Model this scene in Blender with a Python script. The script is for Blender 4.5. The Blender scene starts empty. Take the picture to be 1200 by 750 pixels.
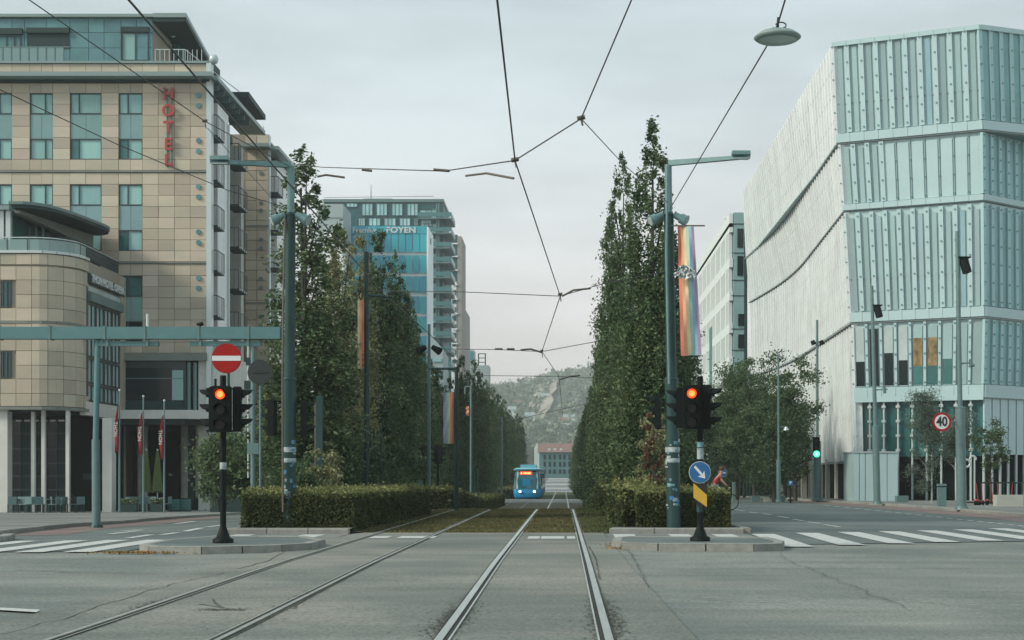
import bpy, bmesh, math, random
import numpy as np
from mathutils import Vector, Matrix, noise
R = math.radians
random.seed(7)
sc = bpy.context.scene
COL = sc.collection

# ---------------------------------------------------------------- camera
F, OX, OY = 1750.0, 660.0, 559.5          # focal length and optical axis, in photograph pixels
cd = bpy.data.cameras.new("camera"); cam = bpy.data.objects.new("camera", cd); COL.objects.link(cam)
cd.sensor_width = 36; cd.lens = F/1200*36
cd.shift_x = (600-OX)/1200; cd.shift_y = (OY-375)/1200
cd.clip_start = .1; cd.clip_end = 9000
cam.location = (0, 0, 0); cam.rotation_euler = (R(90), 0, 0)
sc.camera = cam

# ---------------------------------------------------------------- world and sun
SUN_EL, SUN_AZ = R(33), R(-114)             # hazy sun from the left, a little behind the camera
w = bpy.data.worlds.new("World"); sc.world = w; w.use_nodes = True
nt = w.node_tree; nt.nodes.clear()
def N(t, **k):
    n = nt.nodes.new(t)
    for a, b in k.items(): setattr(n, a, b)
    return n
out = N('ShaderNodeOutputWorld'); bg = N('ShaderNodeBackground'); bg2 = N('ShaderNodeBackground'); mx = N('ShaderNodeMixShader')
sky = N('ShaderNodeTexSky', sky_type='NISHITA', sun_disc=False, sun_elevation=SUN_EL, sun_rotation=SUN_AZ, air_density=1.3, dust_density=3.0)
nt.links.new(sky.outputs[0], bg.inputs[0]); bg.inputs[1].default_value = .07
tc = N('ShaderNodeTexCoord'); sp = N('ShaderNodeSeparateXYZ'); nt.links.new(tc.outputs['Generated'], sp.inputs[0])
rp = N('ShaderNodeValToRGB'); nt.links.new(sp.outputs[2], rp.inputs[0])
e = rp.color_ramp.elements
e[0].position = 0.0; e[0].color = (.78, .71, .66, 1)
e[1].position = .36; e[1].color = (.42, .51, .54, 1)
x = e.new(.10); x.color = (.69, .67, .665, 1)
x = e.new(.22); x.color = (.545, .60, .62, 1)
mp = N('ShaderNodeMapping'); mp.inputs['Scale'].default_value = (2.0, 2.0, 9.0); nt.links.new(tc.outputs['Generated'], mp.inputs[0])
nz = N('ShaderNodeTexNoise'); nz.inputs['Scale'].default_value = 2.2; nz.inputs['Detail'].default_value = 5; nz.inputs['Roughness'].default_value = .5
nt.links.new(mp.outputs[0], nz.inputs['Vector'])
mr = N('ShaderNodeMapRange'); mr.inputs[1].default_value = .35; mr.inputs[2].default_value = .68; mr.inputs[3].default_value = .86; mr.inputs[4].default_value = 1.13
nt.links.new(nz.outputs[0], mr.inputs[0])
vm = N('ShaderNodeVectorMath', operation='SCALE'); nt.links.new(rp.outputs[0], vm.inputs[0]); nt.links.new(mr.outputs[0], vm.inputs['Scale'])
nt.links.new(vm.outputs[0], bg2.inputs[0]); bg2.inputs[1].default_value = 1.0
mx.inputs[0].default_value = .88
nt.links.new(bg.outputs[0], mx.inputs[1]); nt.links.new(bg2.outputs[0], mx.inputs[2]); nt.links.new(mx.outputs[0], out.inputs[0])
sd = bpy.data.lights.new("sun", 'SUN'); sun = bpy.data.objects.new("sun", sd); COL.objects.link(sun)
sd.energy = 2.3; sd.angle = R(14); sd.color = (1, .90, .76)
dv = Vector((math.sin(SUN_AZ)*math.cos(SUN_EL), math.cos(SUN_AZ)*math.cos(SUN_EL), math.sin(SUN_EL)))
sun.rotation_euler = dv.to_track_quat('Z', 'Y').to_euler()
sc.view_settings.view_transform = 'Standard'; sc.view_settings.look = 'None'; sc.view_settings.exposure = .58; sc.view_settings.gamma = 1
sc.cycles.max_bounces = 6; sc.cycles.volume_bounces = 0

# ---------------------------------------------------------------- geometry of the place
def interp(pts, y):
    if y <= pts[0][0]: return pts[0][1]
    for (a, b), (c, d) in zip(pts, pts[1:]):
        if y <= c: return b+(d-b)*(y-a)/(c-a)
    return pts[-1][1]
GM = [(13, -1.38), (23, -1.31), (60, -1.30), (62, -1.35), (66, -1.46), (70, -1.60), (80, -1.92), (90, -2.08), (100, -2.11), (214, -2.11), (400, -.15)]
GL = [(20, -1.33), (35, -1.36), (45, -1.50), (55, -1.70), (80, -2.0), (100, -2.2), (214, -2.15), (400, -.15)]
GR = [(20, -1.33), (60, -1.38), (95, -1.46), (150, -1.95), (214, -2.11), (400, -.15)]
def sm(t): t = max(0, min(1, t)); return t*t*(3-2*t)
def g(x, y):
    m = interp(GM, y)
    if x < -8: return m+(interp(GL, y)-m)*sm((-8-x)/6)
    if x > 4: return m+(interp(GR, y)-m)*sm((x-4)/6)
    return m
def P(px, py, d): return Vector(((px-OX)*d/F, d, (OY-py)*d/F))
def XA(px, d): return (px-OX)*d/F
def ZA(py, d): return (OY-py)*d/F
def GP(px, py, off=0):
    k = (OY-py)/F; d = 8.0
    while d < 600:
        if k*d <= g((px-OX)*d/F, d)+off: break
        d += .05
    return Vector(((px-OX)*d/F, d, k*d))

# ---------------------------------------------------------------- materials
def mat(name, col, rough=.6, metal=0, var=0.0, scale=3.0, bump=0.0, col2=None, spec=None, leaf=False, objrand=0.0, emit=None, es=1, stretch=None, alpha=None, trans=0):
    m = bpy.data.materials.new(name); m.use_nodes = True; t = m.node_tree; b = t.nodes['Principled BSDF']
    b.inputs['Roughness'].default_value = rough; b.inputs['Metallic'].default_value = metal
    if spec is not None: b.inputs['Specular IOR Level'].default_value = spec
    c = (*col, 1); b.inputs['Base Color'].default_value = c
    if trans: b.inputs['Transmission Weight'].default_value = trans
    last = None
    if var or col2 or bump:
        co = t.nodes.new('ShaderNodeTexCoord'); src = co.outputs['Object']
        if stretch:
            mpn = t.nodes.new('ShaderNodeMapping'); mpn.inputs['Scale'].default_value = stretch
            t.links.new(src, mpn.inputs[0]); src = mpn.outputs[0]
        n = t.nodes.new('ShaderNodeTexNoise'); n.inputs['Scale'].default_value = scale; n.inputs['Detail'].default_value = 6; n.inputs['Roughness'].default_value = .65
        t.links.new(src, n.inputs['Vector'])
        r = t.nodes.new('ShaderNodeValToRGB'); r.color_ramp.elements[0].position = .32; r.color_ramp.elements[1].position = .68
        if col2: r.color_ramp.elements[0].color = c; r.color_ramp.elements[1].color = (*col2, 1)
        else:
            r.color_ramp.elements[0].color = tuple(v*(1-var) for v in col)+(1,); r.color_ramp.elements[1].color = tuple(min(1, v*(1+var)) for v in col)+(1,)
        t.links.new(n.outputs[0], r.inputs[0]); last = r.outputs[0]
        if bump:
            bn = t.nodes.new('ShaderNodeBump'); bn.inputs['Strength'].default_value = bump; bn.inputs['Distance'].default_value = .02
            n2 = t.nodes.new('ShaderNodeTexNoise'); n2.inputs['Scale'].default_value = scale*9; n2.inputs['Detail'].default_value = 3
            t.links.new(src, n2.inputs['Vector']); t.links.new(n2.outputs[0], bn.inputs['Height']); t.links.new(bn.outputs[0], b.inputs['Normal'])
    if leaf or objrand:
        v = t.nodes.new('ShaderNodeHueSaturation'); mrn = t.nodes.new('ShaderNodeMapRange')
        if leaf:
            gi = t.nodes.new('ShaderNodeNewGeometry'); t.links.new(gi.outputs['Random Per Island'], mrn.inputs[0]); a = .6  # wide tone range; leaf highlights are put into the brighter leaves
        else:
            oi = t.nodes.new('ShaderNodeObjectInfo'); t.links.new(oi.outputs['Random'], mrn.inputs[0]); a = objrand
        mrn.inputs[3].default_value = 1-a; mrn.inputs[4].default_value = 1+a; t.links.new(mrn.outputs[0], v.inputs['Value'])
        if objrand or leaf:
            m2 = t.nodes.new('ShaderNodeMath'); m2.operation = 'MULTIPLY'; m2.inputs[1].default_value = 7.31
            m3 = t.nodes.new('ShaderNodeMath'); m3.operation = 'FRACT'; m4 = t.nodes.new('ShaderNodeMapRange')
            t.links.new(mrn.inputs[0].links[0].from_socket, m2.inputs[0]); t.links.new(m2.outputs[0], m3.inputs[0]); t.links.new(m3.outputs[0], m4.inputs[0])
            m4.inputs[3].default_value = .485; m4.inputs[4].default_value = .515; t.links.new(m4.outputs[0], v.inputs['Hue'])
        if last: t.links.new(last, v.inputs['Color'])
        else: v.inputs['Color'].default_value = c
        last = v.outputs[0]
    if last: t.links.new(last, b.inputs['Base Color'])
    if leaf:
        tr = t.nodes.new('ShaderNodeBsdfTranslucent'); ms = t.nodes.new('ShaderNodeMixShader'); ms.inputs[0].default_value = .33
        t.links.new(last, tr.inputs[0]); o = t.nodes['Material Output']
        t.links.new(b.outputs[0], ms.inputs[1]); t.links.new(tr.outputs[0], ms.inputs[2]); t.links.new(ms.outputs[0], o.inputs[0])
    if emit:
        b.inputs['Emission Color'].default_value = (*emit, 1); b.inputs['Emission Strength'].default_value = es
    return m

def asphalt_mat(name, c1, c2, speck=.38, patch=.5, streak=True):
    m = bpy.data.materials.new(name); m.use_nodes = True; t = m.node_tree; b = t.nodes['Principled BSDF']; L = t.links.new
    co = t.nodes.new('ShaderNodeTexCoord')
    n1 = t.nodes.new('ShaderNodeTexNoise'); n1.inputs['Scale'].default_value = .35; n1.inputs['Detail'].default_value = 6; L(co.outputs['Object'], n1.inputs['Vector'])
    r1 = t.nodes.new('ShaderNodeValToRGB'); r1.color_ramp.elements[0].position = .40; r1.color_ramp.elements[1].position = .60
    r1.color_ramp.elements[0].color = (*c1, 1); r1.color_ramp.elements[1].color = (*c2, 1); L(n1.outputs[0], r1.inputs[0])
    n2 = t.nodes.new('ShaderNodeTexNoise'); n2.inputs['Scale'].default_value = 26; n2.inputs['Detail'].default_value = 5; n2.inputs['Roughness'].default_value = .75; L(co.outputs['Object'], n2.inputs['Vector'])
    m2 = t.nodes.new('ShaderNodeMapRange'); m2.inputs[1].default_value = .36; m2.inputs[2].default_value = .64; m2.inputs[3].default_value = 1-speck; m2.inputs[4].default_value = 1+speck; L(n2.outputs[0], m2.inputs[0])
    mpn = t.nodes.new('ShaderNodeMapping'); mpn.inputs['Scale'].default_value = (.25, 1.6, 1); L(co.outputs['Object'], mpn.inputs[0])
    n3 = t.nodes.new('ShaderNodeTexNoise'); n3.inputs['Scale'].default_value = .9; n3.inputs['Detail'].default_value = 5; n3.inputs['Roughness'].default_value = .7; L(mpn.outputs[0], n3.inputs['Vector'])
    m3 = t.nodes.new('ShaderNodeMapRange'); m3.inputs[1].default_value = .3; m3.inputs[2].default_value = .7; m3.inputs[3].default_value = .82; m3.inputs[4].default_value = 1.16; L(n3.outputs[0], m3.inputs[0])
    mu = t.nodes.new('ShaderNodeMath'); mu.operation = 'MULTIPLY'; L(m2.outputs[0], mu.inputs[0]); L(m3.outputs[0], mu.inputs[1])
    vs = t.nodes.new('ShaderNodeVectorMath'); vs.operation = 'SCALE'; L(r1.outputs[0], vs.inputs[0]); L(mu.outputs[0], vs.inputs['Scale'])
    L(vs.outputs[0], b.inputs['Base Color']); b.inputs['Roughness'].default_value = .82; b.inputs['Specular IOR Level'].default_value = .3
    bn = t.nodes.new('ShaderNodeBump'); bn.inputs['Strength'].default_value = .35; bn.inputs['Distance'].default_value = .01; L(n2.outputs[0], bn.inputs['Height']); L(bn.outputs[0], b.inputs['Normal'])
    return m
M = {}
M['asphalt'] = asphalt_mat('asphalt', (.138, .165, .156), (.208, .226, .206))
M['asphalt_dark'] = asphalt_mat('asphalt_dark', (.092, .122, .120), (.128, .158, .152))
M['asphalt_track'] = asphalt_mat('asphalt_track', (.142, .162, .146), (.215, .224, .198))
M['asphalt_old'] = asphalt_mat('asphalt_old', (.052, .058, .050), (.095, .10, .085))
M['pave'] = asphalt_mat('pave', (.150, .165, .160), (.21, .222, .21))
M['bike_lane'] = asphalt_mat('bike_lane', (.165, .128, .122), (.22, .165, .155))
M['soil'] = mat('soil', (.055, .050, .035), .95, var=.3, scale=2)
M['turf'] = mat('turf', (.065, .062, .030), .95, col2=(.135, .118, .060), scale=.9, bump=.5)
M['turf_green'] = mat('turf_green', (.050, .072, .035), .95, col2=(.09, .11, .05), scale=.7)
M['kerb'] = mat('kerb', (.24, .25, .23), .8, var=.2, scale=5, bump=.3, objrand=.12)
M['paint'] = mat('paint', (.36, .38, .37), .7, col2=(.58, .61, .59), scale=14)
M['rail_dull'] = mat('rail_dull', (.26, .29, .27), .5, var=.2, scale=6)
M['block_front'] = mat('block_front', (.22, .37, .37), .5, var=.08, scale=.5)
M['window_grey'] = mat('window_grey', (.07, .12, .12), .3)
M['rail'] = mat('rail', (.48, .52, .50), .38, metal=.6, var=.15, scale=8, stretch=(1, .1, 1))
M['groove'] = mat('groove', (.02, .022, .02), .9)
M['stone'] = mat('stone', (.40, .38, .305), .75, col2=(.495, .435, .34), scale=.6, bump=.15, objrand=.17, stretch=(.6, 1, 1.6))
M['stone_dim'] = mat('stone_dim', (.38, .36, .285), .75, col2=(.475, .415, .32), scale=.6, bump=.15, objrand=.17, stretch=(.6, 1, 1.6))
M['joint'] = mat('joint', (.29, .27, .22), .9)
M['concrete'] = mat('concrete', (.40, .42, .38), .7, var=.12, scale=1.2)
M['concrete_band'] = mat('concrete_band', (.17, .20, .18), .7, var=.12, scale=1.2)
M['white'] = mat('white', (.78, .82, .82), .5, var=.06, scale=1)
M['white_wall'] = mat('white_wall', (.58, .60, .57), .6, var=.10, scale=.8)
M['white_metal'] = mat('white_metal', (.50, .58, .58), .35, metal=.3)
M['teal_clad'] = mat('teal_clad', (.10, .225, .25), .4, var=.18, scale=.7, spec=.3, objrand=.12)
M['teal_panel'] = mat('teal_panel', (.19, .33, .34), .35, spec=.3, var=.06, scale=1, objrand=.06)
M['frame'] = mat('frame', (.030, .055, .06), .45)
M['glass'] = mat('glass', (.04, .15, .15), .12, var=.25, scale=.8, spec=.5, objrand=.25)
M['curtain'] = mat('curtain', (.25, .46, .45), .2, var=.10, scale=6, stretch=(6, 1, .1), objrand=.15, spec=.4)
M['glass_dark'] = mat('glass_dark', (.008, .020, .021), .15, spec=.25)
M['glass_light'] = mat('glass_light', (.40, .50, .50), .15, var=.2, scale=.5)
M['dark'] = mat('dark', (.006, .012, .012), .9, spec=.1)
M['dark_mid'] = mat('dark_mid', (.022, .048, .048), .6, spec=.2)
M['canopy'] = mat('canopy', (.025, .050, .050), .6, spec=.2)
M['canopy_edge'] = mat('canopy_edge', (.11, .18, .18), .4)
M['eave'] = mat('eave', (.20, .28, .28), .4)
M['steel'] = mat('steel', (.115, .20, .20), .45, metal=.1, var=.12, scale=4)
M['mast'] = mat('mast', (.020, .058, .056), .45, metal=.05, spec=.3, var=.25, scale=3, stretch=(1, 1, .3))
M['mast_light'] = mat('mast_light', (.13, .245, .25), .4, metal=.1, var=.15, scale=3)
M['gantry'] = mat('gantry', (.085, .20, .21), .45, metal=.05, var=.1, scale=2)
M['signal'] = mat('signal', (.006, .011, .010), .55, spec=.12)
M['signal_face'] = mat('signal_face', (.018, .014, .013), .6)
M['lens_off'] = mat('lens_off', (.010, .014, .012), .3, spec=.3)
M['lens_red'] = mat('lens_red', (.9, .1, .02), .4, emit=(1, .055, .004), es=1.1)
M['lens_core'] = mat('lens_core', (.9, .3, .05), .4, emit=(1, .22, .045), es=1.6)
M['lens_green'] = mat('lens_green', (.1, .9, .6), .4, emit=(.10, .9, .55), es=.75)
M['lens_green_core'] = mat('lens_green_core', (.5, 1, .8), .4, emit=(.45, 1, .75), es=.9)
M['red'] = mat('red', (.32, .012, .010), .5, spec=.2, var=.1, scale=3)
M['letter_red'] = mat('letter_red', (.36, .045, .038), .5, var=.1, scale=2)
M['sign_white'] = mat('sign_white', (.62, .67, .67), .45)
M['sign_black'] = mat('sign_black', (.012, .014, .015), .5)
M['sign_back'] = mat('sign_back', (.016, .026, .026), .5, var=.1, scale=3)
M['blue_sign'] = mat('blue_sign', (.015, .115, .30), .4)
M['yellow'] = mat('yellow', (.58, .36, .035), .5, var=.1, scale=4)
M['flag_red'] = mat('flag_red', (.25, .018, .018), .8, var=.15, scale=4)
M['parasol'] = mat('parasol', (.11, .16, .055), .9, var=.15, scale=4)
M['wire'] = mat('wire', (.045, .048, .042), .5)
M['insul'] = mat('insul', (.10, .09, .07), .5)
M['lamp_disc'] = mat('lamp_disc', (.20, .27, .26), .5, var=.08, scale=3)
M['clear_panel'] = mat('clear_panel', (.16, .27, .27), .15, spec=.8)
M['bark'] = mat('bark', (.045, .048, .038), .9, var=.3, scale=6, stretch=(1, 1, .2))
M['birch_bark'] = mat('birch_bark', (.42, .45, .42), .8, var=.4, scale=8)
def leafm(n, c, c2, s=.8): return mat(n, c, .6, col2=c2, scale=s, leaf=True, spec=.25)
M['leaf_dark'] = leafm('leaf_dark', (.030, .072, .036), (.105, .155, .070))
M['leaf_mid'] = leafm('leaf_mid', (.042, .100, .046), (.155, .205, .095))  # lighter second green carries painted highlights of the crown
M['leaf_yellow'] = leafm('leaf_yellow', (.16, .19, .085), (.34, .34, .19))
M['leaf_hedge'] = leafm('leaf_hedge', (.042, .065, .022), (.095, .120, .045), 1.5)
M['leaf_hedge_lit'] = leafm('leaf_hedge_lit', (.14, .165, .055), (.25, .26, .11), 2)  # light on the hedge tops is put into these brighter leaves
M['leaf_road'] = leafm('leaf_road', (.042, .092, .044), (.11, .165, .075))
M['leaf_birch'] = leafm('leaf_birch', (.085, .13, .10), (.15, .20, .15))
M['leaf_far'] = leafm('leaf_far', (.13, .20, .14), (.24, .29, .20), .02)  # paler green, with some of the distance haze put into the colour
M['leaf_red'] = leafm('leaf_red', (.09, .04, .028), (.14, .07, .045))
M['crumb'] = mat('crumb', (.045, .048, .04), .95, var=.4, scale=9)
M['dead_leaf'] = leafm('dead_leaf', (.20, .11, .03), (.34, .20, .06))
M['grass'] = leafm('grass', (.085, .095, .038), (.17, .155, .07), .5)
M['grass_green'] = leafm('grass_green', (.07, .105, .04), (.13, .155, .06), .5)
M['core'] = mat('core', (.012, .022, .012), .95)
M['tram_blue'] = mat('tram_blue', (.010, .24, .48), .3, var=.05, scale=1)
M['tram_roof'] = mat('tram_roof', (.16, .45, .55), .4)
M['tram_dark'] = mat('tram_dark', (.012, .03, .035), .12)
M['tram_glass'] = mat('tram_glass', (.015, .11, .15), .1, spec=.8)
M['tram_white'] = mat('tram_white', (.42, .50, .50), .4)
M['display'] = mat('display', (.3, .03, .01), .5, emit=(1, .10, .03), es=1.0)
M['display_text'] = mat('display_text', (.8, .4, .1), .5, emit=(1, .55, .2), es=1.5)
M['headlight'] = mat('headlight', (.9, .95, 1), .2, emit=(.85, .97, 1), es=2.2)
M['bfront'] = mat('bfront', (.40, .56, .58), .22, var=.05, scale=.4, spec=.5)
M['bglass'] = mat('bglass', (.27, .40, .41), .18, var=.15, scale=.35, objrand=.16, stretch=(1, 1, .3), spec=.5)
M['bside'] = mat('bside', (.48, .56, .57), .18, col2=(.80, .86, .86), scale=.7, stretch=(1, 1, .06), spec=.6)  # sky reflection and light bands of the side put into pale streaks
M['bside_fin'] = mat('bside_fin', (.76, .82, .82), .3, var=.1, scale=.5)
M['bside_blue'] = mat('bglass_blue', (.24, .41, .46), .18, var=.1, scale=.35, spec=.5)
M['bglass_teal'] = mat('bglass_teal', (.20, .39, .41), .2, var=.15, scale=.35, objrand=.12, spec=.5)  # right face: its reflection tint is put into panel and fin colour
M['bfront_teal'] = mat('bfront_teal', (.33, .52, .54), .25, spec=.5)
M['bside_joint'] = mat('bside_joint', (.44, .52, .52), .5)
M['bseam'] = mat('bseam', (.26, .33, .33), .5)
M['stud'] = mat('stud', (.13, .25, .25), .4)
M['gold'] = mat('gold', (.045, .040, .022), .3, col2=(.38, .27, .12), scale=2.6, stretch=(1, 1, .7))
M['office_blue'] = mat('office_blue', (.035, .33, .42), .2, var=.16, scale=.12, spec=.3, objrand=.13)
M['office_dark'] = mat('office_dark', (.025, .10, .115), .5, spec=.2, var=.1, scale=.3)
M['office_glass'] = mat('office_glass', (.30, .55, .58), .2, spec=.4, var=.2, scale=.3, objrand=.2)
M['balcony_glass'] = mat('balcony_glass', (.07, .19, .20), .3, spec=.3)
M['office_white'] = mat('office_white', (.76, .82, .84), .5, var=.05, scale=.4)
M['brick_far'] = mat('brick_far', (.30, .29, .27), .8, var=.1, scale=.5)
M['grey_block'] = mat('grey_block', (.30, .38, .39), .6, var=.06, scale=.3)
M['roof_red'] = mat('roof_red', (.23, .145, .13), .8, var=.15, scale=.6)
M['house_teal'] = mat('house_teal', (.085, .20, .205), .7, var=.1, scale=.4)
M['house_white'] = mat('house_white', (.62, .70, .68), .7)
M['hill'] = mat('hill', (.05, .085, .055), .95, col2=(.11, .14, .085), scale=.012)
M['rock'] = mat('rock', (.24, .22, .16), .9, col2=(.48, .44, .38), scale=.05, stretch=(1, 1, 2.2))
M['pale_road'] = asphalt_mat('pale_road', (.33, .34, .33), (.40, .41, .40))
M['skin'] = mat('skin', (.42, .25, .18), .6)
M['shirt'] = mat('shirt', (.30, .035, .035), .8)
M['trousers'] = mat('trousers', (.50, .55, .55), .8)
M['hair'] = mat('hair', (.09, .035, .02), .7)
M['sticker_white'] = mat('sticker_white', (.45, .52, .52), .6, col2=(.14, .20, .22), scale=9)
M['sticker_teal'] = mat('sticker_teal', (.10, .24, .28), .6, var=.5, scale=9)
M['sticker_blue'] = mat('sticker_blue', (.02, .16, .42), .6)
M['scooter_red'] = mat('scooter_red', (.34, .05, .045), .5)
for i, (nm, c) in enumerate([('stripe_red', (.58, .17, .12)), ('stripe_orange', (.62, .34, .19)), ('stripe_yellow', (.66, .58, .36)), ('stripe_green', (.36, .50, .42)), ('stripe_blue', (.24, .42, .54)), ('stripe_violet', (.36, .26, .40))]):
    M[nm] = mat(nm, c, .8, var=.12, scale=2)

# ---------------------------------------------------------------- object helpers
ORG = {}
def tag(o, label=None, cat=None, group=None, kind=None):
    if label: o['label'] = label
    if cat: o['category'] = cat
    if group: o['group'] = group
    if kind: o['kind'] = kind
    return o
def thing(name, label, cat, loc, group=None):
    o = bpy.data.objects.new(name, None); o.location = loc; o.empty_display_size = .2
    COL.objects.link(o); ORG[o.name] = Vector(loc)
    return tag(o, label, cat, group)
def link(name, me, parent=None):
    o = bpy.data.objects.new(name, me); COL.objects.link(o)
    if parent is not None:
        o.parent = parent; ORG[o.name] = ORG[parent.name]
    else: ORG[o.name] = Vector((0, 0, 0))
    return o
class MB:
    def __init__(s): s.v = []; s.f = []; s.sm = []
    def add(s, vs, fs, smooth=False):
        n = len(s.v); s.v += [tuple(v) for v in vs]; s.f += [tuple(i+n for i in f) for f in fs]; s.sm += [smooth]*len(fs); return s
    def box(s, x0, x1, y0, y1, z0, z1):
        return s.add([(x0,y0,z0),(x1,y0,z0),(x1,y1,z0),(x0,y1,z0),(x0,y0,z1),(x1,y0,z1),(x1,y1,z1),(x0,y1,z1)],
                     [(0,3,2,1),(4,5,6,7),(0,1,5,4),(1,2,6,5),(2,3,7,6),(3,0,4,7)])
    def fb(s, fr, u0, u1, v0, v1, n0, n1):      # box in a facade frame (origin, u, n); v is up
        O, u, n = fr; up = Vector((0, 0, 1)); vs = []
        for w_ in (v0, v1):
            for a, b in ((u0, n1), (u1, n1), (u1, n0), (u0, n0)):
                vs.append(O+u*a+n*b+up*w_)
        return s.add(vs, [(0,3,2,1),(4,5,6,7),(0,1,5,4),(1,2,6,5),(2,3,7,6),(3,0,4,7)])
    def hexa(s, b4, t4):
        return s.add(list(b4)+list(t4), [(0,3,2,1),(4,5,6,7),(0,1,5,4),(1,2,6,5),(2,3,7,6),(3,0,4,7)])
    def cyl(s, p0, p1, r0, r1=None, seg=10, caps=True, smooth=True):
        p0 = Vector(p0); p1 = Vector(p1); r1 = r0 if r1 is None else r1
        d = (p1-p0).normalized(); a = d.orthogonal().normalized(); b = d.cross(a); vs = []
        for p, r in ((p0, r0), (p1, r1)):
            for i in range(seg):
                t = 2*math.pi*i/seg; vs.append(p+a*(r*math.cos(t))+b*(r*math.sin(t)))
        s.add(vs, [(i, (i+1) % seg, seg+(i+1) % seg, seg+i) for i in range(seg)], smooth)
        if caps: s.add(vs, [tuple(reversed(range(seg))), tuple(range(seg, 2*seg))])
        return s
    def tube(s, pts, r, seg=6):
        for a, b in zip(pts, pts[1:]): s.cyl(a, b, r, r, seg)
        return s
    def lathe(s, c, prof, seg=16, axis='z'):
        vs = []; fs = []
        for r, h in prof:
            for i in range(seg):
                t = 2*math.pi*i/seg
                q = (r*math.cos(t), r*math.sin(t), h)
                if axis == 'y': q = (q[0], h, q[1])
                vs.append((c[0]+q[0], c[1]+q[1], c[2]+q[2]))
        for k in range(len(prof)-1):
            for i in range(seg):
                j = (i+1) % seg; fs.append((k*seg+i, k*seg+j, (k+1)*seg+j, (k+1)*seg+i))
        s.add(vs, fs, True); n = len(prof)-1
        s.add([vs[i] for i in range(seg)]+[vs[n*seg+i] for i in range(seg)], [tuple(reversed(range(seg))), tuple(range(seg, 2*seg))])
        return s
    def prism(s, poly, z0, z1):      # poly in xy, counter-clockwise
        n = len(poly); vs = [(p[0], p[1], z0) for p in poly]+[(p[0], p[1], z1) for p in poly]
        return s.add(vs, [tuple(reversed(range(n))), tuple(range(n, 2*n))]+[(i, (i+1) % n, n+(i+1) % n, n+i) for i in range(n)])
    def prismy(s, poly, y0, y1):     # poly in xz
        n = len(poly); vs = [(p[0], y0, p[1]) for p in poly]+[(p[0], y1, p[1]) for p in poly]
        return s.add(vs, [tuple(range(n)), tuple(reversed(range(n, 2*n)))]+[((i+1) % n, i, n+i, n+(i+1) % n) for i in range(n)])
    def disc(s, c, r, t=.01, seg=24):    # disc facing -y
        return s.cyl((c[0], c[1]+t, c[2]), c, r, r, seg, smooth=False)
    def mesh(s, name, o=None, m=None):
        me = bpy.data.meshes.new(name); o = o or Vector((0, 0, 0))
        me.from_pydata([(a-o[0], b-o[1], c-o[2]) for a, b, c in s.v], [], s.f)
        me.polygons.foreach_set('use_smooth', s.sm)
        if m: me.materials.append(M[m] if isinstance(m, str) else m)
        return me
    def build(s, name, m, parent=None, **k):
        o = link(name, None, parent) if False else None
        me = s.mesh(name, ORG[parent.name] if parent is not None else None, m)
        o = link(name, me, parent); tag(o, **k); return o
def struct(name, mb, m): return mb.build(name, m, None, kind='structure')
def copy_tree(o, parent=None):
    c = o.copy(); COL.objects.link(c); ORG[c.name] = ORG[o.name]
    if parent is not None: c.parent = parent
    for ch in list(o.children): copy_tree(ch, c)
    return c
def solo(name, mb, m, label, cat, group=None):    # a one-mesh thing with its origin at its base
    lo = min(v[2] for v in mb.v); n = len(mb.v)
    c = Vector((sum(v[0] for v in mb.v)/n, sum(v[1] for v in mb.v)/n, lo))
    o = link(name, mb.mesh(name, c, m)); o.location = c; ORG[o.name] = c
    return tag(o, label, cat, group)
def text_part(s, size, depth, m, parent, centre, rot=(R(90), 0, 0), name='lettering', spacing=1.0, bold=0, width=None):
    cu = bpy.data.curves.new(name, 'FONT'); cu.body = s; cu.size = size; cu.extrude = depth; cu.align_x = 'CENTER'; cu.align_y = 'CENTER'
    cu.space_character = spacing; cu.offset = bold; cu.resolution_u = 3
    t = bpy.data.objects.new(name, cu); me = bpy.data.meshes.new_from_object(t); bpy.data.objects.remove(t)
    me.materials.append(M[m]); me.name = name
    xs = [v.co.x for v in me.vertices]; sx = 1 if not width else width/(max(xs)-min(xs))
    rm = Matrix.Translation(Vector(centre)-ORG[parent.name]) @ (Vector(rot) and __import__('mathutils').Euler(rot).to_matrix().to_4x4()) @ Matrix.Diagonal((sx, 1, 1, 1))
    me.transform(rm)
    return link(name, me, parent)
def frame(ax, ay, bx, by):       # facade frame from a to b; outward normal on the right-hand side seen from above, walking a->b
    u = Vector((bx-ax, by-ay, 0)); L_ = u.length; u.normalize(); n = Vector((u.y, -u.x, 0))
    return (Vector((ax, ay, 0)), u, n), L_

def strip(name, left, right, off, m, step=1.5, kind='structure', nx=None, make=True):
    """ground-following sheet between two matched polylines of (x, y)"""
    L2, R2 = [], []
    for (a, b), (c, d) in zip(zip(left, right), zip(left[1:], right[1:])):
        ln = max(math.dist(a, c), math.dist(b, d)); st = step if max(a[1], c[1]) < 110 else 8
        k = max(1, int(ln/st))
        for i in range(k):
            t = i/k; L2.append((a[0]+(c[0]-a[0])*t, a[1]+(c[1]-a[1])*t)); R2.append((b[0]+(d[0]-b[0])*t, b[1]+(d[1]-b[1])*t))
    L2.append(left[-1]); R2.append(right[-1])
    wmax = max(math.dist(a, b) for a, b in zip(L2, R2)); nx = nx or max(1, min(40, int(wmax/1.5)))
    mb = MB(); vs = []; fs = []
    for a, b in zip(L2, R2):
        for j in range(nx+1):
            t = j/nx; x = a[0]+(b[0]-a[0])*t; y = a[1]+(b[1]-a[1])*t; vs.append((x, y, g(x, y)+off))
    for i in range(len(L2)-1):
        for j in range(nx):
            q = i*(nx+1)+j; fs.append((q, q+1, q+nx+2, q+nx+1))
    mb.add(vs, fs)
    if not make: return mb
    return mb.build(name, m, None, kind=kind)
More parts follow.
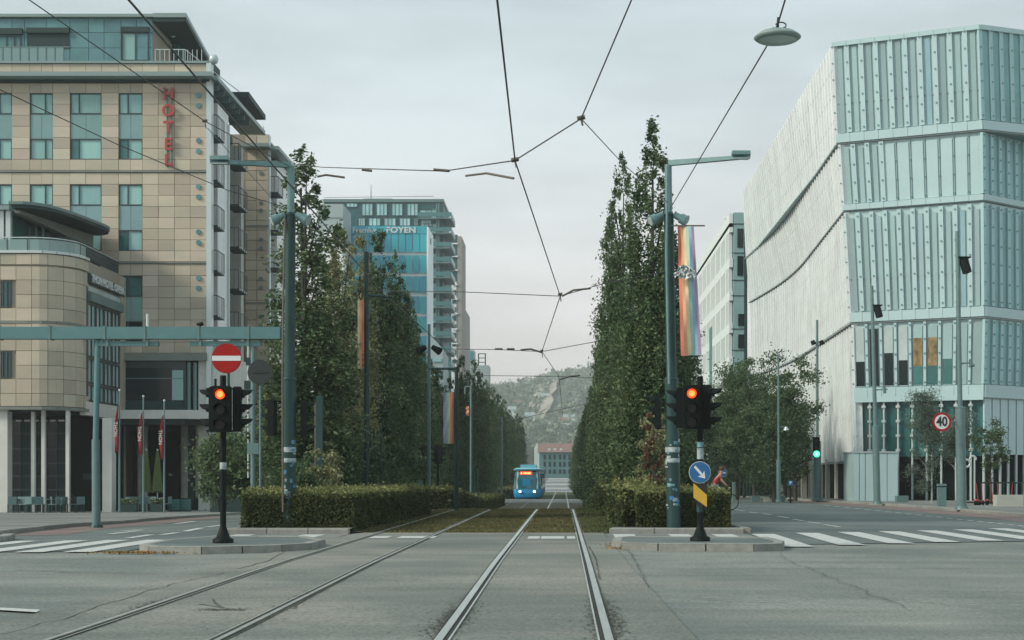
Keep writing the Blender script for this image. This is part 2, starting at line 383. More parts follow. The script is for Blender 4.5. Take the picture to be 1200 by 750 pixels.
def poly_x(pts, y):   # x of a polyline at y
    return interp([(b, a) for a, b in pts], y)
def kerb_run(name, pts, h, w_, gap=.012, ln=1.0, label=None, side=1, parent=None):
    """kerb stones along a polyline of (x,y): separate stones inside one structure object's children"""
    par = parent
    if par is None:
        bm_ = MB()
        for a, b in zip(pts, pts[1:]):
            A = Vector((a[0], a[1])); B = Vector((b[0], b[1])); k = max(1, int((B-A).length/3)); n = Vector(((B-A).y, -(B-A).x)).normalized()*side
            for i in range(k):
                p = A+(B-A)*i/k; q = A+(B-A)*(i+1)/k; a2 = p+n*(w_-.03); b2 = q+n*(w_-.03); p2 = p+n*.03; q2 = q+n*.03
                zz = [g(*v) for v in (p2, q2, b2, a2)]
                bot = [(v[0], v[1], z-.1) for v, z in zip((p2, q2, b2, a2), zz)]; top = [(v[0], v[1], z+h-.02) for v, z in zip((p2, q2, b2, a2), zz)]
                bm_.hexa(bot, top)
        par = bm_.build(name, 'joint', None, kind='structure')
    cnt = 0
    for a, b in zip(pts, pts[1:]):
        A = Vector((a[0], a[1])); B = Vector((b[0], b[1])); L_ = (B-A).length; k = max(1, round(L_/ln)); d = (B-A)/k; n = Vector((d.y, -d.x)).normalized()*side
        gg = d.normalized()*gap
        for i in range(k):
            p = A+d*i+gg; q = A+d*(i+1)-gg; c1 = (p, q, q+n*w_, p+n*w_)
            zz = [g(*v) for v in c1]
            b4 = [(v[0], v[1], z-.12) for v, z in zip(c1, zz)]; t4 = []
            ch = .02
            m4 = [(v[0], v[1], z+h-ch) for v, z in zip(c1, zz)]
            e_ = n*ch
            c2 = (p+e_, q+e_, q+n*w_-e_, p+n*w_-e_)
            t4 = [(v[0], v[1], z+h) for v, z in zip(c2, zz)]
            mb = MB().hexa(b4, m4).hexa(m4, t4)
            mb.build('kerb_stone', 'kerb', par); cnt += 1
    return par

# ================================================================ THE GROUND
xs = [-900, -400, -200, -120, -80, -60, -50]+[-40+i*1.5 for i in range(55)]+[45, 60, 90, 140, 250, 500, 900]
ys = [-58, -30, -10, 0]+[2+i*1.0 for i in range(130)]+[135+i*5 for i in range(56)]+[450, 600, 900, 1300, 1900]
gr = MB(); gr.add([(a, b, g(a, b)-.012) for b in ys for a in xs], [(j*len(xs)+i, j*len(xs)+i+1, (j+1)*len(xs)+i+1, (j+1)*len(xs)+i) for j in range(len(ys)-1) for i in range(len(xs)-1)])
struct('ground', gr, 'asphalt')
# left carriageway and right carriageway
HL, HR = -7.78, 4.15        # hedge / median outer edges (left, right)
KL = [(-60, 33), (-19.6, 34.2), (-17.6, 40), (-18.2, 60), (-18.4, 80), (-18.4, 210)]
KLx = [(-60, 30.5), (-15.5, 31.8)]
# left far kerb, from photograph points
kl = [GP(-60, 634), GP(0, 628), GP(60, 620.5), GP(110, 616), GP(170, 611), GP(215, 607.5), GP(250, 605.2)]
kl = [(p.x, p.y) for p in kl]+[(-19.0, 110), (-18.8, 210)]
KR = [GP(860, 582.5), GP(900, 584), GP(945, 587.5), GP(1000, 590.5), GP(1060, 594.5), GP(1120, 599.5), GP(1200, 606), GP(1290, 614)]
KR = [(p.x, p.y) for p in KR]
print('kerb left', [(round(a,1), round(b,1)) for a, b in kl]); print('kerb right', [(round(a,1), round(b,1)) for a, b in KR])
strip('road_left', [(-40, 26.5)]+[(x, y) for x, y in kl[1:]], [(HL, 26.5)]+[(HL, y) for x, y in kl[1:]], 0, 'asphalt_dark')
strip('road_right', [(HR, 29)]+[(HR, y) for x, y in KR[-2::-1]]+[(HR, 210)], [(30, 41)]+[(x, y) for x, y in KR[-2::-1]]+[(KR[0][0]-1, 210)], 0, 'asphalt_dark')
# tram lane asphalt around the rails
TLx, TRx = -3.62, -.33
strip('tram_lane', [(-5.55, -5), (-5.35, 12), (-5.15, 22), (-4.85, 35.2)], [(1.15, -5), (1.15, 12), (1.0, 22), (.95, 35.2)], .004, 'asphalt_track')
# turf between hedges, then the crossing band, then turf
strip('turf_strip', [(-4.9, 35.2), (-4.5, 60), (-4.5, 100), (-4.5, 122)], [(1.15, 35.2), (1.6, 60), (1.6, 100), (1.6, 122)], .006, 'turf')
strip('turf_strip', [(-9.2, 146), (-9.2, 214)], [(4.5, 146), (4.5, 214)], .006, 'turf_green')
strip('cross_street', [(-12, 123), (-12, 144)], [(12, 123), (12, 144)], .012, 'pave')
strip('rising_road', [(-3.6, 214), (-3.8, 395)], [(2.2, 214), (2.6, 395)], .012, 'pale_road')
strip('hedge_bed', [(-7.58, 34.9), (-7.58, 122)], [(-4.75, 34.9), (-4.4, 122)], .03, 'soil')
strip('hedge_bed', [(1.35, 35.1), (1.55, 122)], [(4.05, 35.1), (4.1, 122)], .03, 'soil')
# pavements, raised behind their kerbs
def raised(name, left, right, h, m): return strip(name, left, right, h, m)
raised('pavement_left', [(-75, y) for x, y in kl], [(x-.2, y) for x, y in kl], .12, 'pave')
raised('pavement_right', [(x+.2, y) for x, y in KR[::-1]], [(70, y) for x, y in KR[::-1]], .12, 'pave')
kerb_run('kerb', kl[1:8], .125, .22, side=-1, ln=1.2)
kerb_run('kerb', KR[::-1][:8], .125, .22, side=1, ln=1.2)
# little corner of the near left pavement
kc = [GP(-60, 634.5), GP(-10, 636), GP(10, 634.5), GP(18, 631.5)]
kerb_run('kerb', [(p.x, p.y) for p in kc], .12, .25, side=-1)
def bike(name, pts, wd, side):
    A = [(x, y) for x, y in pts]; B = []
    for i, (x, y) in enumerate(A):
        a = Vector(A[max(0, i-1)]); b = Vector(A[min(len(A)-1, i+1)]); d = (b-a).normalized(); n = Vector((d.y, -d.x))*side
        B.append((x+n.x*wd, y+n.y*wd))
    return A, B
A, B = bike('b', kl[1:7], 1.5, 1); strip('bicycle_lane', A, B, .005, 'bike_lane', nx=3)
A2, B2 = bike('b', KR[2:], 1.7, 1); strip('bicycle_lane', A2, B2, .005, 'bike_lane', nx=3)

# ---- kerbed islands
def island(name, poly, h, m, kh=.125):
    cx = sum(p[0] for p in poly)/len(poly); cy = sum(p[1] for p in poly)/len(poly)
    mb = MB(); n = len(poly); vs = [(cx, cy, g(cx, cy)+h)]+[(p[0], p[1], g(*p)+h) for p in poly]
    mb.add(vs, [(0, i+1, (i+1) % n+1) for i in range(n)]); b = mb.build(name, m, None, kind='structure')
    kerb_run(name, poly+[poly[0]], kh, .2, ln=.95, side=-1, parent=b)
    return b
# counter-clockwise outlines
nl = [(-7.15, 25.75), (-6.2, 25.6), (-4.95, 26.3), (-4.55, 27.0), (-4.55, 28.6), (-5.2, 30.2), (-7.1, 30.4), (-7.6, 28.5), (-7.55, 26.6)]
island('traffic_island', nl, .115, 'asphalt_dark')
nr = [(1.05, 27.1), (1.7, 26.8), (3.4, 26.6), (3.95, 26.9), (4.15, 28), (4.1, 29.8), (1.35, 30.2), (1.0, 29.6), (.9, 28.0)]
island('traffic_island', nr, .115, 'asphalt_dark')
kerb_run('kerb', [(-7.8, 34.5), (-4.95, 34.5)], .125, .22, side=-1, ln=1.0)
kerb_run('kerb', [(-7.8, 34.7), (-7.8, 122)], .125, .2, side=1, ln=2.4)
kerb_run('kerb', [(1.08, 34.7), (4.2, 34.7)], .125, .22, side=-1, ln=1.0)
kerb_run('kerb', [(4.2, 34.9), (4.25, 122)], .125, .2, side=1, ln=2.4)
strip('median_pavement', [(-7.78, 34.6), (-7.78, 35.6)], [(-4.95, 34.6), (-4.95, 35.6)], .118, 'pave')
strip('median_pavement', [(1.08, 34.8), (1.2, 35.8)], [(4.2, 34.8), (4.2, 35.8)], .118, 'pave')
strip('island_crossing', [(.95, 30.3), (1.0, 34.6)], [(4.2, 30.2), (4.2, 34.6)], .003, 'pave')
strip('island_crossing', [(-7.5, 30.5), (-7.5, 34.4)], [(-4.9, 30.5), (-4.95, 34.4)], .003, 'pave')

# ---- painted markings (each its own sheet)
def mark(name, pts, off=.009):   # pts: 4 ground points (x,y) in order
    a, b, c, d = pts; return strip(name, [a, d], [b, c], off, 'paint', nx=1)
for x0 in (-13.6, -12.4, -11.25, -10.2, -9.35, -8.5):
    mark('zebra_stripe', [(x0-.25, 26.1), (x0+.25, 26.1), (x0+.30, 31.2), (x0-.2, 31.2)])
mark('zebra_stripe', [(-7.45, 29.8+.8), (-7.0, 30.6), (-7.0, 34), (-7.45, 34)], .010); mark('zebra_stripe', [(-5.9, 30.6), (-5.4, 30.5), (-5.4, 34), (-5.9, 34)], .010)
for i in range(8):
    x0 = 4.45+i*1.15; y0 = 28.1+i*.86; mark('zebra_stripe', [(x0-.27, y0), (x0+.27, y0), (x0+.42, y0+6.3), (x0-.12, y0+6.3)])
for x0 in (1.35, 2.6, 3.6): mark('zebra_stripe', [(x0-.24, 30.8), (x0+.24, 30.8), (x0+.27, 34.2), (x0-.21, 34.2)], .010)
# dashes between the right lanes, ending at the crossing
def dash(px0, py0, px1, py1, wd=.12):
    a = GP(px0, py0); b = GP(px1, py1); d = Vector((b.x-a.x, b.y-a.y)).normalized(); n = Vector((d.y, -d.x))*wd/2
    mark('lane_dash', [(a.x-n.x, a.y-n.y), (a.x+n.x, a.y+n.y), (b.x+n.x, b.y+n.y), (b.x-n.x, b.y-n.y)])
for a in [(860, 597.3, 872, 599), (878, 600.2, 888, 601.6), (893, 602, 904, 603.5), (911, 605, 925, 607.3), (929, 608.5, 942, 610.8), (946, 611.8, 962, 613.8), (966, 615, 984, 617.8), (850, 594.6, 857, 596)]:
    dash(*a, wd=.14)
for i in range(26):      # dashed edge of the right bicycle lane
    pxa = 965+i*12; q = lambda px: 592.0+(px-965)*(617-592)/(1200-965)
    dash(pxa, q(pxa), pxa+7.5, q(pxa+7.5), wd=.11)
for a in [(129, 626.2, 165, 622), (150, 631, 177, 627), (190, 627, 208, 624.5), (217, 623.0, 236, 619.0), (242, 618, 262, 615.5), (100, 609+6, 128, 612), (205, 614, 228, 611)]: dash(*a, wd=.2)
mark('lane_arrow', [(GP(137, 623).x, GP(137, 623).y-.5), (GP(165, 621).x, GP(165, 621).y-.5), (GP(165, 621).x, GP(165, 621).y+1.0), (GP(137, 623).x, GP(137, 623).y+1.0)])
mark('lane_dash', [(GP(-20, 712.2).x, GP(-20, 712.2).y), (GP(0, 715).x, GP(0, 715).y-.06), (GP(47, 717.5).x, GP(47, 717.5).y-.1), (GP(47, 716).x, GP(47, 716).y)])
for cx in (-3.95, -3.35, -2.95): mark('stop_line_dash', [(cx-.22, 31.9), (cx+.18, 31.9), (cx+.18, 33.0), (cx-.22, 33.0)], .012)
for cx, wd_ in ((-.62, .14), (-.2, .28), (.18, .1)): mark('stop_line_dash', [(cx-wd_, 31.6), (cx+wd_*.8, 31.6), (cx+wd_*.8, 32.9), (cx-wd_, 32.9)], .012)

# ---- rails: head, groove and inner lip
def rail(cx, y0, y1, inner, wobble=None):
    f = (lambda y: cx)
    n = 60 if y1 > 150 else 40
    yy = [y0+(y1-y0)*(i/n)**1.6 for i in range(n+1)]
    def band(a, b, off, m, nm, par=None):
        mb = MB(); vs = []
        for y in yy: vs += [(f(y)+a, y, g(f(y)+a, y)+off), (f(y)+b, y, g(f(y)+b, y)+off)]
        mb.add(vs, [(2*i, 2*i+1, 2*i+3, 2*i+2) for i in range(len(yy)-1)])
        return mb.build(nm, m, par)
    s = inner
    hw_ = .036 if cx > -2 else .026; mr_k = 'rail' if cx > -2 else 'rail_dull'
    r = band(-hw_, hw_, .020, mr_k, 'tram_rail'); r['kind'] = 'structure'
    band(*sorted((s*.036, s*.078)), .012, 'groove', 'rail_groove', r)
    band(*sorted((s*.078, s*.096)), .017, mr_k, 'rail_lip', r)
    band(*sorted((-s*.036, -s*.062)), .010, 'asphalt_old', 'rail_edge', r)
for c in (TLx, TRx):
    rail(c-.7175, -4, 212, 1); rail(c+.7175, -4, 212, -1)
# broken dark asphalt along the rails
def patch(name, cx, cy, rx, ry, m, off, seed, n=64):
    rnd = random.Random(seed); mb = MB(); vs = [(cx, cy, g(cx, cy)+off)]
    for i in range(n):
        t = 2*math.pi*i/n; k = .35+.75*rnd.random(); x = cx+rx*k*math.cos(t); y = cy+ry*k*math.sin(t); vs.append((x, y, g(x, y)+off))
    mb.add(vs, [(0, i+1, (i+1) % n+1) for i in range(n)]); return mb.build(name, m, None, kind='structure')
rs = np.random.RandomState(21); V_ = []
for (cx, cy, sx_, sy, n) in [(-1.06, 14.5, .085, 1.1, 1500), (.40, 14.4, .085, 1.1, 1400), (-1.05, 18.5, .04, 1.6, 260), (.39, 18.5, .04, 1.8, 260), (-4.36, 15.8, .07, .6, 500), (-2.91, 17.2, .06, 1.0, 500), (-2.91, 14.6, .05, .8, 300), (-3.5, 15.3, .16, .07, 200), (-4.33, 19, .05, 1.2, 110), (-2, 16, 2.8, 4, 260), (2.6, 19, 2.6, 5, 160)]:
    for k in range(n):
        x = cx+rs.normal()*sx_; y = cy+rs.normal()*sy
        if min(abs(x-a-b) for a in (TLx, TRx) for b in (-.7175, .7175)) < .045: continue
        V_.append((x, y, g(x, y)+.009+.006*rs.rand()))
def crumbs(name, P_, size, m, seed):
    r_ = np.random.RandomState(seed); mb = MB()
    for (x, y, z) in P_:
        s_ = size*(.4+r_.rand()); t = r_.rand()*6.28; k = 4+int(r_.rand()*2)
        mb.add([(x+s_*(.6+.6*r_.rand())*math.cos(t+6.28*i/k), y+s_*1.5*(.6+.6*r_.rand())*math.sin(t+6.28*i/k), z+.002*r_.rand()) for i in range(k)], [tuple(range(k))])
    o = mb.build(name, m, None); return tag(o, 'dark crumbled asphalt and dirt scattered along the tram rails', 'debris', None, 'stuff')
crumbs('asphalt_crumbs', V_, .013, 'crumb', 3)
def crack(pts, wd=.02, m='asphalt_old', jit=.06, off=.0075):
    rnd = random.Random(len(pts)); pp = [GP(*p) for p in pts]; q = []
    for a, b in zip(pp, pp[1:]):
        k = max(2, int((b-a).length/.35))
        for i in range(k): t = i/k; q.append((a.x+(b.x-a.x)*t+rnd.uniform(-jit, jit), a.y+(b.y-a.y)*t+rnd.uniform(-jit, jit)))
    q.append((pp[-1].x, pp[-1].y)); mb = MB(); vs = []
    for i, (x, y) in enumerate(q):
        w_ = wd*rnd.uniform(.4, 1.2); vs += [(x-w_/2, y-w_/2, g(x, y)+off), (x+w_/2, y+w_/2, g(x, y)+off)]
    mb.add(vs, [(2*i, 2*i+1, 2*i+3, 2*i+2) for i in range(len(q)-1)]); mb.build('asphalt_crack', m, None, kind='structure')
crack([(914, 649), (925, 658), (962, 672), (990, 684), (1030, 700), (1060, 712)], .016)
crack([(-10, 747), (70, 727), (140, 704), (200, 686), (262, 672)], .018, jit=.04)
crack([(280, 667), (310, 659), (335, 646)], .025, jit=.03)
crack([(690, 640), (698, 655), (703, 680)], .03, jit=.01)
crack([(735, 643), (745, 660), (760, 690)], .015, jit=.03); crack([(20, 668), (110, 671), (190, 672)], .03); crack([(320, 711), (345, 714), (360, 703)], .03, jit=.03); crack([(236, 709), (262, 713), (250, 703)], .03, jit=.04)
crack([(420, 650), (520, 655), (600, 653)], .02, jit=.03); crack([(800, 700), (900, 706), (1010, 700), (1150, 712)], .018, jit=.1)

# ================================================================ FOLIAGE HELPERS
def leaf_mesh(name, P_, size, m, seed=0, var=.5, flat=0.0):
    """many leaf-sized rhombi; P_ is an (n,3) array"""
    rs = np.random.RandomState(seed); n = len(P_)
    a = rs.normal(size=(n, 3)); a /= np.linalg.norm(a, axis=1)[:, None]
    b = rs.normal(size=(n, 3)); b -= (a*b).sum(1)[:, None]*a; b /= np.linalg.norm(b, axis=1)[:, None]
    if flat: b[:, 2] *= (1-flat)
    s = size*(1-var/2+var*rs.rand(n))[:, None]
    V = np.stack([P_-a*s, P_-b*s*.55, P_+a*s, P_+b*s*.55], 1).reshape(-1, 3)
    me = bpy.data.meshes.new(name); me.vertices.add(4*n); me.vertices.foreach_set('co', V.astype(np.float32).ravel())
    me.loops.add(4*n); me.loops.foreach_set('vertex_index', np.arange(4*n, dtype=np.int32)); me.polygons.add(n)
    me.polygons.foreach_set('loop_start', np.arange(0, 4*n, 4, dtype=np.int32)); me.polygons.foreach_set('loop_total', np.full(n, 4, dtype=np.int32))
    me.update(); me.materials.append(M[m]); return me
def column_points(h, r, n, seed, plumes=9, taper=1.0, lo=.58, hi=.96):
    """upright crown of several ragged plumes (height h, radius r, base at z=0)"""
    rs = np.random.RandomState(seed); C_ = []
    pl = [(0, 0, h, r*(.74 if hi > .9 else .60))]
    for i in range(plumes):
        t = 2*math.pi*(i+rs.rand()*.7)/plumes; q = r*(.40+.35*rs.rand()); pl.append((q*math.cos(t), q*math.sin(t), h*(lo+(hi-lo)*rs.rand()), r*(.42+.2*rs.rand())))
    out_ = []
    nc = max(60, n//62)
    wts = np.array([p[2]*p[3] for p in pl]); wts /= wts.sum()
    for k in range(nc):
        p = pl[rs.choice(len(pl), p=wts)]; t = rs.rand()**.9
        prof = (min(1, .35+t*5))*((1-t**5*.74) if taper else 1)
        an = rs.rand()*2*math.pi; rr = p[3]*prof*(rs.rand()**.4)*1.02
        c = np.array([p[0]*(1-.3*t)+rr*math.cos(an), p[1]*(1-.3*t)+rr*math.sin(an), t*p[2]])
        m_ = n//nc; sg = (.045+.11*r*rs.rand())*(1.15 if t < .8 else .6)
        out_.append(c+rs.normal(size=(m_, 3))*np.array([sg, sg, sg*1.6]))
    m_ = n//12; t = rs.rand(m_)     # fine sprays on the outline
    p = np.array([pl[i] for i in rs.choice(len(pl), size=m_, p=wts)]); an = rs.rand(m_)*2*math.pi; rr = p[:, 3]*(1-t**2.5)*1.2
    out_.append(np.stack([p[:, 0]*(1-.45*t)+rr*np.cos(an), p[:, 1]*(1-.45*t)+rr*np.sin(an), t*p[:, 2]*1.02], 1))
    q = np.concatenate(out_); q[:, 2] = np.abs(q[:, 2]); return q
def round_points(rx, rz, n, seed, cl=90, sg=.22, low=-.9):
    rs = np.random.RandomState(seed); out_ = []
    lobes = [(rs.normal(size=3)*np.array([rx*.36, rx*.36, rz*.42]), .42+.25*rs.rand()) for _ in range(7)]
    if n > 5000:
        for k in range(cl):
            lc, lr = lobes[k % 7]; d = rs.normal(size=3); d /= np.linalg.norm(d); c = lc+d*np.array([rx, rx, rz*1.05])*lr*(.5+.6*rs.rand())
            out_.append(c+rs.normal(size=(n//cl, 3))*sg*rx*np.array([1, 1, .75])*(.35+.6*rs.rand()))
        return np.concatenate(out_)
    for k in range(cl):
        d = rs.normal(size=3); d /= np.linalg.norm(d); d[2] = max(low, d[2]); rr = .45+.55*rs.rand()**.6
        c = d*np.array([rx, rx, rz])*rr
        out_.append(c+rs.normal(size=(n//cl, 3))*sg*rx*np.array([1, 1, .7])*(.6+.6*rs.rand()))
    return np.concatenate(out_)
def trunk_mb(h, r, limbs, seed, up=.8, spread=1.0):
    rs = random.Random(seed); mb = MB(); mb.cyl((0, 0, -.15), (0, 0, h*.55), r, r*.65, 8).cyl((0, 0, h*.55), (rs.uniform(-.1, .1), rs.uniform(-.1, .1), h), r*.65, r*.15, 7)
    for i in range(limbs):
        z = h*(.22+.6*rs.random()); t = rs.random()*6.28; l = spread*(.6+.6*rs.random()); p1 = (l*math.cos(t), l*math.sin(t), z+l*up*(1+rs.random()))
        mb.cyl((0, 0, z), p1, r*.38, r*.08, 6)
    return mb

# prototype crowns (height 10, radius 1)
CROWN = {}
for k, (m_, s_) in enumerate([('leaf_dark', 11), ('leaf_mid', 12), ('leaf_dark', 13), ('leaf_mid', 14)]):
    CROWN[k] = leaf_mesh('crown', column_points(9.6, 1.0, 32000, s_)+np.array([0, 0, .45]), .050, m_, s_)
for k, s_ in (('s1', 41), ('s2', 42)):
    CROWN[k] = leaf_mesh('crown', column_points(9.6, 1.0, 30000, s_, plumes=10, lo=.38, hi=.84)*np.array([1, 1, 1])+np.array([0, 0, .45]), .050, 'leaf_mid', s_)
CROWN['y1'] = leaf_mesh('crown', column_points(9.6, .85, 24000, 31, plumes=6)+np.array([0, 0, .4]), .052, 'leaf_yellow', 5)
CROWN['y2'] = leaf_mesh('crown', column_points(9.6, .9, 26000, 32, plumes=6)+np.array([0, 0, .4]), .052, 'leaf_yellow', 6)
TRUNK = {k: trunk_mb(9.0, .11, 16, 40+k, up=2.2, spread=.55).mesh('trunk', None, 'bark') for k in range(3)}
# dark solid fill inside a columnar crown, so it isn't see-through
core_mb = MB().lathe((0, 0, 0), [(.05, .8), (.34, 1.4), (.42, 3.5), (.36, 5.6), (.22, 7.4), (.04, 8.8)], 9); HEART = core_mb.mesh('inner_core', None, 'core')
def column_tree(x, y, h, r, kind, label, group=None, rot=None, z=None, heart=True):
    t = thing('columnar_tree', label, 'tree', (x, y, (g(x, y)+.02) if z is None else z), group)
    t.rotation_euler[2] = random.random()*6.28 if rot is None else rot
    t.scale = (r, r, h/10)
    link('crown', CROWN[kind], t); link('trunk', TRUNK[random.randrange(3)], t)
    if heart: link('inner_core', HEART, t)
    return t

# ---------------------------------------------------------------- trees on the left of the tracks
def tl(px, d, top, r, kind, label, **k):
    if kind in ('s1', 's2'): k['heart'] = False
    x = XA(px, d); return column_tree(x, d, ZA(top, d)-g(x, d), r, kind, label, **k)
tl(357, 46, 178, 1.6, 's2', 'tall columnar tree just right of the left street mast, tallest of the left row')
tl(399, 52, 268, .98, 'y1', 'thin yellowish columnar tree showing sky through its crown, first of the two yellowish ones', heart=False)
tl(420, 56, 276, .98, 'y2', 'second thin yellowish columnar tree, behind the slim mast with the hidden banner', heart=False)
tl(444, 61, 276, 1.15, 0, 'dark columnar tree with a slightly forked top right of the slim mast')
tl(463, 66, 300, 1.1, 2, 'dark green columnar tree in front of the blue office block, left of its lettering')
tl(477, 73, 346, 1.0, 1, 'columnar tree with a lower sloping top below the blue office windows')
tl(489, 80, 396, 1.1, 2, 'short dark columnar tree left of the pale mast with spotlights')
tl(385, 49, 425, .75, 3, 'shorter leafy columnar tree filling the gap behind the nearest tall one')
ORD = 'first second third fourth fifth sixth seventh eighth ninth tenth eleventh twelfth thirteenth fourteenth'.split(); fi = 0
for (px, d, top, r) in [(503, 88, 420, 1.15), (514, 97, 436, 1.1), (528, 104, 446, 1.0), (541, 111, 420, 1.0), (555, 118, 425, 1.15), (562, 126, 438, 1.15), (570, 142, 448, 1.15), (577, 152, 456, 1.1), (584, 164, 464, 1.2), (590, 176, 470, 1.1), (596, 188, 482, 1.15), (601, 200, 490, 1.1), (606, 215, 486, 1.1), (610, 232, 490, 1.2)]:
    tl(px, d, top, r, random.randrange(4), ORD[fi]+' far tree of the left row, counted from the pale slim mast towards the tram', group='far columnar trees left of the tracks'); fi += 1
# small shrubs inside the left bed
def bush(x, y, r, h, m_, label, n=2600, seed=1, size=.05, cat='shrub', name='shrub'):
    t = thing(name, label, cat, (x, y, g(x, y)))
    link('foliage', leaf_mesh('foliage', round_points(r, h*.45, n, seed, cl=40, sg=.22)+np.array([0, 0, h*.55]), size, m_, seed), t)
    trunk_mb(h*.8, .03, 7, seed, up=1, spread=r*.7).build('stem', 'bark', None); st = COL.objects[-1] if False else None
    return t
def shrub(x, y, r, h, m_, label, n=2600, seed=1, size=.05, name='shrub', cat='shrub', group=None):
    t = thing(name, label, cat, (x, y, g(x, y)), group)
    link('foliage', leaf_mesh('foliage', round_points(r, h*.45, n, seed, cl=40, sg=.22)+np.array([0, 0, h*.55]), size, m_, seed), t)
    link('stem', trunk_mb(h*.8, .03, 7, seed, up=1, spread=r*.7).mesh('stem', None, 'bark'), t); return t
shrub(XA(372, 42), 42, .55, 2.3, 'leaf_yellow', 'yellowish bush rising above the left hedge beside the street mast', 3600, 3)
shrub(XA(356, 38.5), 38.5, .35, 1.9, 'leaf_mid', 'small mid green bush behind the left mast, above the hedge', 2000, 4)
shrub(XA(458, 57), 57, .7, 1.9, 'leaf_mid', 'low green bush under the dark left trees beside the wire tree guard', 2500, 5)
for (px, d, h, r) in [(436, 60, 3.4, 1.1), (400, 50, 3.4, 1.0), (470, 68, 3.2, 1.1), (492, 78, 3.4, 1.2), (416, 54, 3.2, .9)]:
    shrub(XA(px, d), d+.8, r, h, 'leaf_dark', 'dark undergrowth bush below the left tree row, '+{436: 'under the dark forked tree', 400: 'under the first yellowish tree', 470: 'under the middle dark trees', 492: 'left of the pale slim mast', 416: 'under the second yellowish tree'}[px], 4200, int(px), .07, group='undergrowth of the left tree row')

# ---------------------------------------------------------------- trees on the right of the tracks
tl(764, 44, 150, 1.25, 's1', 'tallest columnar tree right of the tracks, its pointed top left of the right street mast')
tl(778, 47, 240, .95, 0, 'columnar tree hidden partly behind the right street mast')
tl(729, 57, 186, 1.0, 's2', 'slim pointed columnar tree left of the tallest right-hand one')
tl(716, 62, 246, .8, 's1', 'narrow columnar tree on the sky side of the right row, third in height')
tl(744, 53, 330, 1.15, 3, 'bushy lower columnar tree between the two tallest on the right')
tl(710, 72, 378, .80, 0, 'shorter dark columnar tree where the right row steps down')
tl(796, 50, 330, 1.0, 2, 'dark leafy tree behind the rainbow banner on the right mast')
fi = 0
for (px, d, top, r) in [(727, 67, 366, .9), (719, 77, 398, .9), (708, 82, 408, .85), (702, 90, 432, .85), (698, 98, 446, .85), (694, 106, 456, .85), (690, 116, 468, .9), (687, 150, 478, 1.1), (684, 162, 488, 1.1), (681, 175, 496, 1.1), (679, 190, 506, 1.1), (677, 206, 516, 1.1), (676, 222, 524, 1.1)]:
    tl(px, d, top, r, random.randrange(4), ORD[fi]+' far tree of the right row, counted from the tall pair towards the street end', group='far columnar trees right of the tracks'); fi += 1
shrub(XA(768, 40), 40, .45, 3.0, 'leaf_yellow', 'tall reddish yellow shrub beside the right street mast, behind the hedge', 3000, 8)
shrub(XA(766, 38.3), 38.3, .22, 3.3, 'leaf_red', 'thin shrub with red leaves left of the right street mast', 500, 9)
for (px, d, h, r) in [(750, 49, 3.3, 1.0), (726, 60, 3.2, 1.0), (712, 70, 3.0, 1.0), (790, 46, 3.2, .8), (803, 50, 3.4, .7), (700, 84, 3.0, 1.0)]:
    shrub(XA(px, d), d+.8, r, h, 'leaf_dark', 'dark undergrowth bush below the right tree row, '+{750: 'left of the street mast', 726: 'under the slim pointed tree', 712: 'under the narrow third tree', 790: 'behind the street mast', 803: 'behind the signal post', 700: 'where the row steps down'}[px], 4200, int(px), .07, group='undergrowth of the right tree row')

